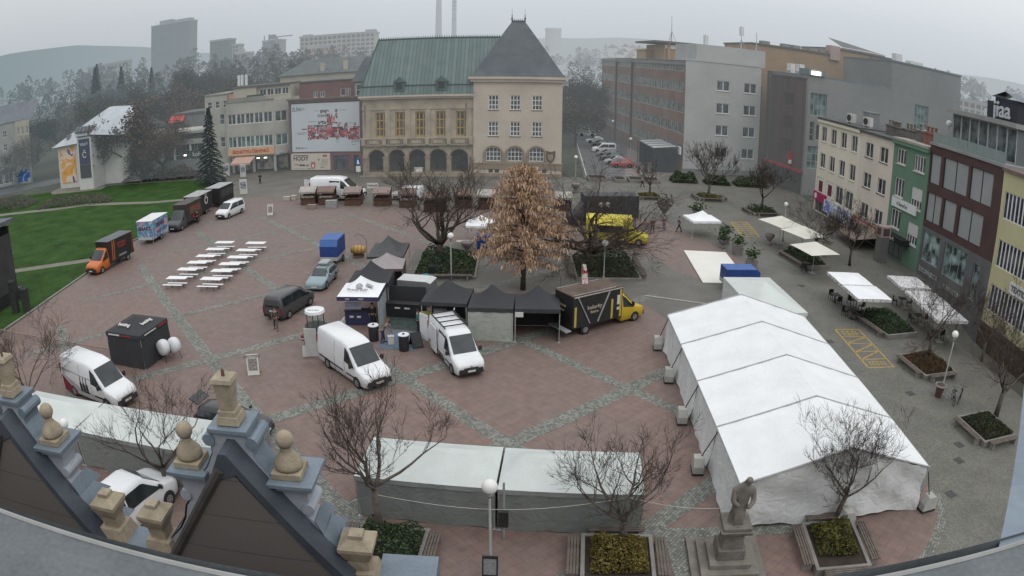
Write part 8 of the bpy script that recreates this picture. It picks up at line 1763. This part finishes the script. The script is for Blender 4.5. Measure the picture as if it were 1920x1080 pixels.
mb = MB(); mb.cyl((0, 0, 0), (0, 0, 1.1), .03, .03, 5); mb.build('pole', BLKB, t); mb = MB(); mb.lathe([(.24, 1.1), (.28, 1.25), (.24, 1.4)], (0, 0, 0), 12); mb.m = 1; mb.lathe([(.285, 1.2), (.29, 1.28)], (0, 0, 0), 12); mb.build('barrel', [M('dark_red_barrel', (.12, .035, .03), .6, .2, 3), PLATE], t)
mb = MB(); mb.box((.15, -.35, .4), (.5, .04, .75), rx=-.2); mb.build('notice', PLATE, t)
def aboard(label, x, y, rz, w=.62, h=1.05, m=None, txt=None, base=False):
    t = thing('a_board' if not base else 'totem_sign', label, 'sign', (x, y, 0), rz); t.name = 'pavement_sign' if not base else 'totem_sign'
    if base: mb = MB(); mb.bx(-w / 2, w / 2, -.08, .08, .1, h); mb.build('panel', m or PLATE, t); mb = MB(); mb.bx(-w / 2 + .15, w / 2 - .15, -.095, -.08, .4 * h, .85 * h); mb.build('poster', blotch('poster_print', [(.5, .5, .5), (.08, .1, .16), (.4, .4, .42), (.15, .15, .2)], 3), t)
    else:
        for s in (-1, 1): mb = MB(); mb.box((0, s * .16, h / 2), (w, .04, h), rx=s * .28); mb.build('panel', PLATE, t)
        mb = MB(); mb.box((0, -.19, h * .52), (w * .75, .02, h * .55), rx=-.28); mb.build('poster', M('board_print', (.22, .2, .19), .7, .5, 9), t)
    if txt: text(txt, w * .28, PLAS, t, (0, -.12 if not base else -.1, h * .9), (PI / 2 - (.28 if not base else 0), 0, 0), ext=.003)
aboard('white pavement sign on the paving left of the beer tables', -31.15, 82.9, .1, .8, 1.45); aboard('white pavement sign with printed menu in the foreground left of the long van', -16.4, 37.4, .25, .8, 1.35, txt='GRILOTÉKA')
aboard('white totem sign at the corner of the lawn, front one', -41.0, 97.4, 0, 1.25, 2.4, base=True); aboard('white totem sign in front of the butcher shop', -47.8, 113.8, 0, 1.1, 2.4, base=True); aboard('white totem sign with six dark dots by the conifer', -52.0, 115.6, 0, 1.2, 2.5, base=True)
t = thing('advert_board', 'blue advertising poster board at the far left behind the bushes', 'poster board', (-117.5, 127, 0), .3); mb = MB(); mb.bx(-2.4, 2.4, -.1, .1, .9, 4.2); mb.build('frame', GALV, t); mb = MB(); mb.bx(-2.25, 2.25, -.14, -.1, 1.05, 4.05); mb.build('poster', blotch('blue_poster', [(.03, .12, .38), (.04, .15, .42), (.4, .45, .5), (.03, .11, .35)], .5), t)
t = thing('golden_barrel', 'golden barrel swing hanging on a thin hoop frame left of the dark tents', 'swing', (-14.9, 63.5, 0), .03)
mb = MB(T=Matrix.Translation((0, 0, .75)) @ Matrix.Rotation(PI / 2, 4, 'Y')); mb.smooth = True; mb.lathe([(.3, -.72), (.42, -.4), (.45, 0), (.42, .4), (.3, .72)], (0, 0, 0), 16); mb.T = None; mb.build('barrel', M('golden_wood', (.42, .27, .09), .5, .15, 2), t)
for x in (-.38, 0, .38): mb = MB(T=Matrix.Translation((x, 0, .75)) @ Matrix.Rotation(PI / 2, 4, 'Y')); mb.lathe([(.455, -.03), (.455, .03)], (0, 0, 0), 16); mb.T = None; mb.build('hoop', M('brown_band', (.2, .11, .04), .5, .1, 3), t)
mb = MB(); mb.tube([(.85 + .0, 0, 0), (.85, 0, 1.6), (.5, 0, 2.15), (0, 0, 2.3), (-.4, 0, 2.05)], .022, 5); mb.build('hoop_frame', PLAS, t); mb = MB(); mb.box((0, 0, .2), (1.1, .5, .12)); mb.build('stand', WOODB, t)
# stage at the left edge
t = thing('stage', 'dark covered concert stage with truss tower cut off by the left edge', 'stage', (-50.5, 46.2, 0))
mb = MB(); mb.bx(-9, 1.2, -2.5, 4.5, 0, 1.1); mb.build('platform', BLKB, t); mb = MB(); mb.bx(-9, 1.0, 3.6, 3.8, 1.1, 7.6); mb.bx(.9, 1.05, -2.2, 3.599, 1.2, 6.9); mb.build('backdrop', M('stage_black', (.045, .045, .047), .8, .2, .6), t); mb = MB(); mb.bx(-9.4, 1.5, -2.8, 4.2, 7.9, 8.3); mb.build('roof', M('stage_roof', (.10, .11, .125), .6, .2, 1), t)
tr_ = MB(); n = 18
for a, b in ((0, 0), (.45, 0), (0, .45), (.45, .45)): tr_.cyl((1.5 + a, -3 + b, 0), (1.5 + a, -3 + b, 8.2), .04, .04, 5)
for k in range(n): z = k * .45; tr_.tube([(1.5, -3, z), (1.95, -3, z + .45)] if k % 2 else [(1.95, -3, z), (1.5, -3, z + .45)], .025, 4); tr_.tube([(1.95, -3, z), (1.95, -2.55, z + .45)] if k % 2 else [(1.95, -2.55, z), (1.95, -3, z + .45)], .025, 4)
tr_.build('truss_tower', ALU, t)
for k, (x, y, h, l) in enumerate(((-46.6, 46.0, 3.4, 'taller stack next to the stage truss'), (-45.4, 46.6, 2.6, 'shorter stack at the edge of the lawn'))):
    t = thing('loudspeaker_stack', 'dark green black loudspeaker stack, ' + l, 'loudspeaker', (x, y, 0), .3)
    for j in range(int(h / .45)): mb = MB(); mb.box((0, .03 * j, .25 + j * .45), (.75, .6, .42), rx=.03 * j); mb.build('speaker_box', M('speaker_green', (.028, .034, .03), .7, .2, 3), t)
# people
SKIN = M('skin', (.36, .21, .15), .6, .05, 6); HAIR = M('hair_dark', (.03, .022, .018), .8, .2, 8)
def person(label, x, y, rz, top, leg, pose='stand', hat=None, s=1.0, z=0):
    t = thing('person', label, 'person', (x, y, z), rz, None, s)
    st = {'stand': .04, 'walk': .30, 'bend': .12}[pose]; ln = {'stand': .02, 'walk': .06, 'bend': .75}[pose]
    def B(f, h): return (math.sin(ln) * h * 1.0, f, .95 + math.cos(ln) * h)       # along the leaning spine
    hip = (0, 0, .95); sh = B(0, .48); nk = B(0, .56); hd = B(0, .68); tp = B(0, .80)
    A = []
    arm = {'stand': (.03, -.25, .1, -.5), 'walk': (-.16, -.26, .05, -.46), 'bend': (.2, -.28, .38, -.5)}[pose]
    body_ = [(hip[0], 0, .95, .13, .10), (*B(0, .25), .12, .09), (*sh, .13, .09), (*nk, .05), (*hd, .085, .095), (*tp, .07)]
    E_ = [(0, 1), (1, 2), (2, 3), (3, 4), (4, 5)]
    n0 = len(body_); body_.append((hd[0] + .1, 0, hd[2] - .01, .014)); E_.append((4, n0))
    jk = [(hip[0], 0, .90, .165, .12), (*B(0, .22), .155, .115), (*sh, .165, .105), (*nk, .075)]; jE = [(0, 1), (1, 2), (2, 3)]
    tr2 = [(0, 0, .98, .14, .11)]; tE = []
    for sd in (-1, 1):
        k = sd if pose == 'walk' else 1
        e = (sh[0] + arm[0] * k, sd * .25, sh[2] + arm[1]); h = (sh[0] + arm[2] + (arm[0] * k if pose == 'walk' else 0), sd * .24, sh[2] + arm[3])
        i = len(body_); body_ += [(sh[0], sd * .18, sh[2] - .02, .055), (*e, .042), (*h, .032)]; E_ += [(2, i), (i, i + 1), (i + 1, i + 2)]
        for q in range(5):
            o_ = (q - 2) * .016; L_ = (.06, .085, .095, .088, .07)[q]; j = len(body_); d_ = .5 if q else 1.6
            body_ += [(h[0] + o_ * 1.2 + (.03 if q == 0 else 0), h[1] + .004 * q, h[2] - .07, .010), (h[0] + o_ * 1.5 + .02 + (.02 if q == 0 else 0), h[1] - sd * .015, h[2] - .07 - L_, .007)]; E_ += [(i + 2, j), (j, j + 1)]
        i = len(jk); jk += [(sh[0], sd * .19, sh[2] - .02, .075), (*e, .062), (h[0] * .94 + e[0] * .06, h[1], h[2] + .05, .052)]; jE += [(2, i), (i, i + 1), (i + 1, i + 2)]
        fx = sd * st if pose != 'bend' else sd * .1
        i = len(body_); body_ += [(0, sd * .09, .9, .09), (fx * .45 + .03, sd * .1, .5, .06), (fx, sd * .1, .09, .042), (fx + .14, sd * .11, .035, .035)]; E_ += [(0, i), (i, i + 1), (i + 1, i + 2), (i + 2, i + 3)]
        i = len(tr2); tr2 += [(0, sd * .09, .88, .105), (fx * .45 + .03, sd * .1, .5, .08), (fx, sd * .1, .12, .062)]; tE += [(0, i), (i, i + 1), (i + 1, i + 2)]
        mb = MB(); mb.box((fx + .05, sd * .1, .05), (.28, .11, .1), top=.8); mb.build('shoe', PLAS, t, bevel=.03)
    skin('body', body_, E_, SKIN, t); skin('jacket', jk, jE, top, t); skin('trousers', tr2, tE, leg, t)
    mb = MB(); mb.smooth = True; mb.sphere((tp[0] - .02, 0, tp[2] - .03), .105, 12, .85); mb.build('hair' if not hat else 'cap', hat or HAIR, t); return t
JB = M('jacket_black', (.025, .025, .028), .8, .2, 4); JG = M('jacket_grey', (.12, .12, .125), .8, .2, 4); JT = M('jacket_taupe', (.085, .075, .07), .8, .2, 4); JW = M('jacket_pale', (.36, .35, .34), .8, .1, 4); JP = M('jacket_plum', (.12, .09, .15), .8, .2, 4); JGR = M('jacket_teal', (.05, .17, .14), .8, .2, 4); TB = M('trousers_blue', (.035, .045, .085), .85, .2, 4); TK = M('trousers_dark', (.028, .028, .03), .85, .2, 4)
person('person in dark brown clothes walking behind the dark grey passenger van', -17.25, 44.75, -1.2, JT, JT, 'walk'); person('person in a grey jacket bending over a white bag beside the barrel table', -8.75, 42.9, .1, JG, TB, 'bend'); person('person in a teal top and dark trousers standing behind the open van', -6.55, 44.75, .3, JGR, TK, 'stand')
person('person in dark clothes standing at the black food truck in the row', -40.6, 79.3, 2.6, JB, TK, 'stand'); person('person in dark clothes standing alone in front of the butcher shop', -41.7, 106.7, -1.5, JB, TK, 'stand'); person('person in a pale jacket walking past the planters by the side road', 19.6, 102.6, 0, JW, TK, 'walk'); person('person in a grey top striding left of the small white pop up tent', 18.9, 74.9, 3.0, JG, TK, 'walk'); person('person in dark clothes among the pots, left one of two near the lorry', 15.6, 74.2, -1.5, JT, TK, 'walk'); person('person in a plum coat with a white bag right of the yellow food van', 17.2, 75.4, -1.5, JP, JP, 'stand')
person('person in black inside the white and navy tent', -10.0, 45.9, -1.6, JB, TK, 'stand'); person('person in dark clothes on the blue covered trailer side', -17.9, 63.9, 0, JB, TK, 'stand', z=.9 * 0)
crate('white bag held low by the bending worker', -8.15, 42.75, .3, .4, .3, .55, PLATE, 'bag', 'bag')
# ------------------------------------------------------------------ roof and gables of the building that carries the camera
LGP = M('gable_plaster', (.33, .355, .40), .75, .12, 1.2, fine=.06); SHT = M('blue_grey_sheet', (.165, .205, .245), .5, .16, 1.0, fine=.08, metal=.15); SHD = M('dark_flashing', (.055, .065, .08), .5, .18, 1.5, fine=.1); SND = M('carved_sandstone', (.31, .265, .195), .85, .2, 4, fine=.15, bump=.3, bscale=25)
CLD = seam_mat('dark_roofing', (.115, .104, .098), (.128, .116, .11), .9, far=False, axis=2, rough=.7, line=.035, dark=.7)
YG = 10.0
def gable(cx, label):
    t = thing('gable', label, 'gable', (cx, YG, 0), 0, 'dark backed ornamental gables of the near roof')
    half = [(.36, 12.45), (.44, 12.2), (.46, 11.95), (.66, 11.6), (.85, 11.42), (1.42, 11.4), (1.36, 10.95), (1.24, 10.75), (1.42, 10.55), (1.55, 10.2), (1.75, 9.9), (2.05, 9.6), (2.3, 9.3), (2.3, 8.2)]
    poly = half + [(-x, z) for x, z in reversed(half)]
    mb = MB(); mb.prism(poly, .0, .55); mb.build('gable_wall', LGP, t)
    for s in (-1, 1):
        mb = MB(); mb.smooth = True
        arc = [(s * x, z + .03) for x, z in half[:5]]
        for a, b in zip(arc, arc[1:]): mb.poly([(a[0], -.02, a[1]), (b[0], -.02, b[1]), (b[0], .62, b[1]), (a[0], .62, a[1])])
        mb.build('scroll_sheet', SHT, t)
        mb = MB(); mb.smooth = True; arc = [(s * (x + .03), z + .03) for x, z in half[8:13]]
        for a, b in zip(arc, arc[1:]): mb.poly([(a[0], -.03, a[1]), (b[0], -.03, b[1]), (b[0], 1.1, b[1] - .1), (a[0], .7, a[1])])
        mb.build('curved_sheet', SHT, t)
        mb = MB(); mb.cyl((s * .46, -.05, 12.27), (s * .46, .68, 12.27), .13, .13, 12); mb.build('scroll_roll', SHT, t)
        mb = MB(); mb.cyl((s * 1.36, -.04, 10.85), (s * 1.36, .66, 10.85), .13, .13, 12); mb.build('scroll_roll', LGP, t)
        mb = MB(); mb.cyl((s * 1.2, -.03, 10.58), (s * 1.2, .62, 10.58), .09, .09, 10); mb.build('scroll_roll', LGP, t)
        mb = MB(); mb.bx(min(s * .66, s * 1.58), max(s * .66, s * 1.58), -.22, .85, 11.42, 11.52); mb.build('ledge', SHT, t, bevel=.015)
        mb = MB(); mb.bx(min(s * .72, s * 1.5), max(s * .72, s * 1.5), -.1, .75, 11.3, 11.419); mb.build('ledge_moulding', LGP, t)
    mb = MB(); mb.bx(-.42, .42, -.1, .72, 12.46, 12.56); mb.build('top_ledge', SHT, t, bevel=.015)
    # dark sheet clad back with flashing along its edges
    mb = MB(); mb.prism([(-2.5, 8.6), (2.5, 8.6), (.02, 12.05), (-.02, 12.05)], -.5, -.02); mb.build('back_cladding', CLD, t)
    mb = MB(); mb.tube([(-2.5, -.5, 8.6), (-.1, -.5, 11.95)], .11, 8); mb.build('edge_roll', M('brown_roll', (.060, .054, .052), .6, .2, 2, fine=.1), t)
    mb = MB(); mb.poly([(-.06, -.53, 12.3), (.10, -.53, 12.3), (2.78, -.53, 8.5), (2.5, -.53, 8.5)]); mb.poly([(-.06, -.53, 12.3), (-.06, 0, 12.32), (.10, 0, 12.32), (.10, -.53, 12.3)]); mb.poly([(.10, -.53, 12.3), (.10, 0, 12.32), (2.78, 0, 8.52), (2.78, -.53, 8.5)]); mb.build('edge_flashing', SHD, t)
    mb = MB(); mb.poly([(-.06, -.535, 12.3), (-.42, -.535, 11.6), (-.1, -.535, 11.75), (.3, -.535, 11.9)]); mb.build('edge_flashing', SHD, t); return t
def finial(label, x, z, y=YG + .25):
    t = thing('ball_finial', label, 'finial', (x, y, z), 0, 'sandstone ball finials on the gables')
    mb = MB(); mb.bx(-.3, .3, -.3, .3, 0, .14); mb.build('base', SND, t, bevel=.015)
    mb = MB(); mb.smooth = True; mb.lathe([(.27, .14), (.29, .22), (.26, .32), (.15, .46), (.10, .54), (.12, .58)], (0, 0, 0), 18); mb.build('vase', SND, t); mb = MB(); mb.sphere((0, 0, .74), .185, 18); mb.build('ball', SND, t); return t
def obelisk(label, x, z):
    t = thing('obelisk', label, 'obelisk', (x, YG + .25, z), 0, 'sandstone obelisks on the gable tops', .84)
    mb = MB(); mb.box((0, 0, .1), (.56, .56, .2), top=.9); mb.box((0, 0, .26), (.44, .44, .13)); mb.build('base', SND, t, bevel=.012); mb = MB(); mb.box((0, 0, .66), (.33, .33, .68), top=1.3); mb.build('shaft', SND, t, bevel=.012)
    mb = MB(); mb.box((0, 0, 1.05), (.54, .54, .1), top=.86); mb.build('cap', SND, t, bevel=.012); mb = MB(); mb.cyl((0, 0, 1.09), (0, 0, 1.25), .045, .035, 7); mb.build('iron_pin', M('rusty_iron', (.12, .07, .05), .8, .3, 9), t)
def post(label, x, z):
    t = thing('gable_post', label, 'stone post', (x, YG + .1, z), 0, 'sandstone posts between the gables')
    mb = MB(); mb.box((0, 0, .12), (.86, .86, .5), top=.72); mb.build('foot', SND, t, bevel=.015); mb = MB(); mb.box((0, 0, .52), (.42, .42, .34), top=1.05); mb.build('neck', SND, t, bevel=.012); mb = MB(); mb.box((0, 0, .80), (.5, .5, .26), top=1.38); mb.build('bowl', SND, t, bevel=.012)
    mb = MB(); mb.box((0, 0, .98), (.70, .70, .1)); mb.box((0, 0, 1.09), (.68, .68, .13), top=.45); mb.box((0, 0, 1.2), (.3, .3, .09), top=.95); mb.build('cap', SND, t, bevel=.012)
gable(-5.15, 'whole ornamental gable with dark sheet clad back at the bottom left'); gable(-11.3, 'ornamental gable cut off by the left edge with dark sheet clad back')
finial('sandstone ball finial on the left shoulder of the whole gable', -6.3, 11.52); finial('sandstone ball finial on the right shoulder of the whole gable', -4.12, 11.52); finial('sandstone ball finial on the gable cut off by the left edge', -10.2, 11.52); finial('sandstone ball finial hidden beyond the left edge', -12.4, 11.52)
obelisk('sandstone obelisk with an iron pin on top of the whole gable', -5.15, 12.58); obelisk('sandstone obelisk on the gable cut off by the left edge', -11.3, 12.58)
post('sandstone post at the foot of the left gable', -8.95, 9.2); post('sandstone post at the left foot of the whole gable', -7.6, 9.15); post('sandstone post at the right foot of the whole gable', -2.95, 9.05)
t = thing('camera_building', 'near building with grey sheet roof edges that frames the bottom of the view', 'building', (0, 0, 0))
mb = MB(); mb.bx(-22, -1.5, 2, 10.0, 0, 8.55); mb.build('wall', LGP, t); mb = MB(); mb.bx(-6, 6, -8, 1.3, 0, 16.89); mb.build('tower_wall', LGP, t)
mb = MB(); mb.poly([(-22, 10.4, 8.6), (-1.4, 10.4, 8.6), (-1.4, 2.0, 14.6), (-22, 2.0, 14.6)]); mb.build('roof', CLD, t)
mb = MB(); mb.bx(-8.9, -7.6, 9.7, 10.5, 8.61, 9.25); mb.build('parapet_sheet', SHT, t); mb = MB(); mb.bx(-2.62, -1.45, 9.5, 10.75, 8.7, 9.2); mb.build('parapet_sheet', SHT, t)
LED = M('ledge_sheet', (.115, .128, .136), .55, .16, 3, fine=.12, metal=.1)
mb = MB(); mb.poly([(-6, .3, 17.26), (6, .3, 17.26), (6, 1.36, 17.2), (1.86, 1.41, 17.2), (-.85, 1.50, 17.2), (-6, 1.70, 17.2)]); mb.poly([(6, 1.36, 17.2), (6, 1.36, 16.9), (-6, 1.7, 16.9), (-6, 1.70, 17.2)]); mb.build('ledge', LED, t)
mb = MB(); mb.tube([(-6, 1.70, 17.2), (-.85, 1.505, 17.2), (1.86, 1.415, 17.2), (6, 1.36, 17.2)], .012, 6); mb.build('ledge_edge', M('pale_edge', (.27, .275, .27), .5, .1, 6), t)
mb = MB(); mb.poly([(1.86, 1.42, 17.19), (4.0, 3.6, 17.0), (6, 3.6, 17.0), (6, 1.37, 17.19)]); mb.build('corner_sheet', SHT, t)
# ------------------------------------------------------------------ light and camera
w = bpy.data.worlds.new('World'); sc.world = w; w.use_nodes = True
nt = w.node_tree; N = nt.nodes; L = nt.links
bg = N['Background']; bg.inputs['Strength'].default_value = .1
SUN_EL, SUN_ROT = R(52), R(150)
sky = N.new('ShaderNodeTexSky'); sky.sky_type = 'NISHITA'; sky.sun_disc = False
sky.sun_elevation = SUN_EL; sky.sun_rotation = SUN_ROT; sky.air_density = 1.5; sky.dust_density = 6; sky.altitude = 230
hs = N.new('ShaderNodeHueSaturation'); hs.inputs['Saturation'].default_value = .3; hs.inputs['Value'].default_value = 1.0
L.new(sky.outputs['Color'], hs.inputs['Color'])
tc = N.new('ShaderNodeTexCoord'); sp = N.new('ShaderNodeSeparateXYZ'); L.new(tc.outputs['Generated'], sp.inputs[0])
cr = N.new('ShaderNodeValToRGB'); el = cr.color_ramp.elements
el[0].position = 0.0; el[0].color = (.50, .545, .575, 1)
el[1].position = .10; el[1].color = (.61, .655, .695, 1)
e = el.new(.30); e.color = (.95, .97, .99, 1)
e = el.new(1.0); e.color = (1.30, 1.31, 1.33, 1)
L.new(sp.outputs['Z'], cr.inputs['Fac'])
# the fog bank is a little darker and bluer to the west, cloud thickness varies softly
nz = N.new('ShaderNodeTexNoise'); nz.inputs['Scale'].default_value = 1.6; nz.inputs['Detail'].default_value = 2; L.new(tc.outputs['Generated'], nz.inputs['Vector'])
mr = N.new('ShaderNodeMapRange'); mr.inputs['From Min'].default_value = -.75; mr.inputs['From Max'].default_value = -.15; mr.inputs['To Min'].default_value = 8.3; mr.inputs['To Max'].default_value = 10.3
L.new(sp.outputs['X'], mr.inputs['Value'])
ma = N.new('ShaderNodeMath'); ma.operation = 'MULTIPLY_ADD'; ma.inputs[1].default_value = 1.2; L.new(nz.outputs['Fac'], ma.inputs[0]); L.new(mr.outputs['Result'], ma.inputs[2])
vs = N.new('ShaderNodeVectorMath'); vs.operation = 'SCALE'; L.new(cr.outputs['Color'], vs.inputs[0]); L.new(ma.outputs[0], vs.inputs['Scale'])
mx = N.new('ShaderNodeMix'); mx.data_type = 'RGBA'; mx.inputs['Factor'].default_value = .93
L.new(hs.outputs['Color'], mx.inputs['A']); L.new(vs.outputs['Vector'], mx.inputs['B'])
L.new(mx.outputs['Result'], bg.inputs['Color'])
sd = bpy.data.lights.new('sun', 'SUN'); sd.energy = .6; sd.angle = R(35); sd.color = (1, .98, .95)
so = bpy.data.objects.new('sun', sd); COL.objects.link(so)
so.rotation_euler = (R(90) - SUN_EL, 0, PI - SUN_ROT)
so.location = (0, 0, 60)

CH, PITCH, ROLL, FPX, K3 = 18.7183, .33, .0089, 1308.52, .1234
F = Vector((0, math.cos(PITCH), -math.sin(PITCH))); Rv = Vector((1, 0, 0)); U = Rv.cross(F)
R2 = Rv * math.cos(ROLL) + U * math.sin(ROLL); U2 = R2.cross(F)
cd = bpy.data.cameras.new('camera'); cam = bpy.data.objects.new('camera', cd); COL.objects.link(cam); sc.camera = cam
mw = Matrix.Identity(4)
for i in range(3):
    mw[i][0] = R2[i]; mw[i][1] = U2[i]; mw[i][2] = -F[i]
mw[2][3] = CH
cam.matrix_world = mw
cd.clip_start = .05; cd.clip_end = 12000
cd.sensor_fit = 'HORIZONTAL'; cd.sensor_width = 36; cd.sensor_height = 20.25
cd.type = 'PANO'
pc = cd if hasattr(cd, 'panorama_type') else cd.cycles
fmm = FPX * 36 / 1920
pc.panorama_type = 'FISHEYE_LENS_POLYNOMIAL'
pc.fisheye_fov = R(180)
pc.fisheye_polynomial_k0 = 0.0
pc.fisheye_polynomial_k1 = -1 / fmm
pc.fisheye_polynomial_k2 = 0.0
pc.fisheye_polynomial_k3 = -K3 / fmm ** 3
pc.fisheye_polynomial_k4 = 0.0
sc.view_settings.view_transform = 'Standard'; sc.view_settings.look = 'None'; sc.view_settings.exposure = 0; sc.view_settings.gamma = 1
sc.render.engine = 'CYCLES'
sc.cycles.use_denoising = True
sc.cycles.max_bounces = 5; sc.cycles.diffuse_bounces = 3; sc.cycles.glossy_bounces = 2; sc.cycles.transmission_bounces = 3
sc.cycles.caustics_reflective = False; sc.cycles.caustics_refractive = False
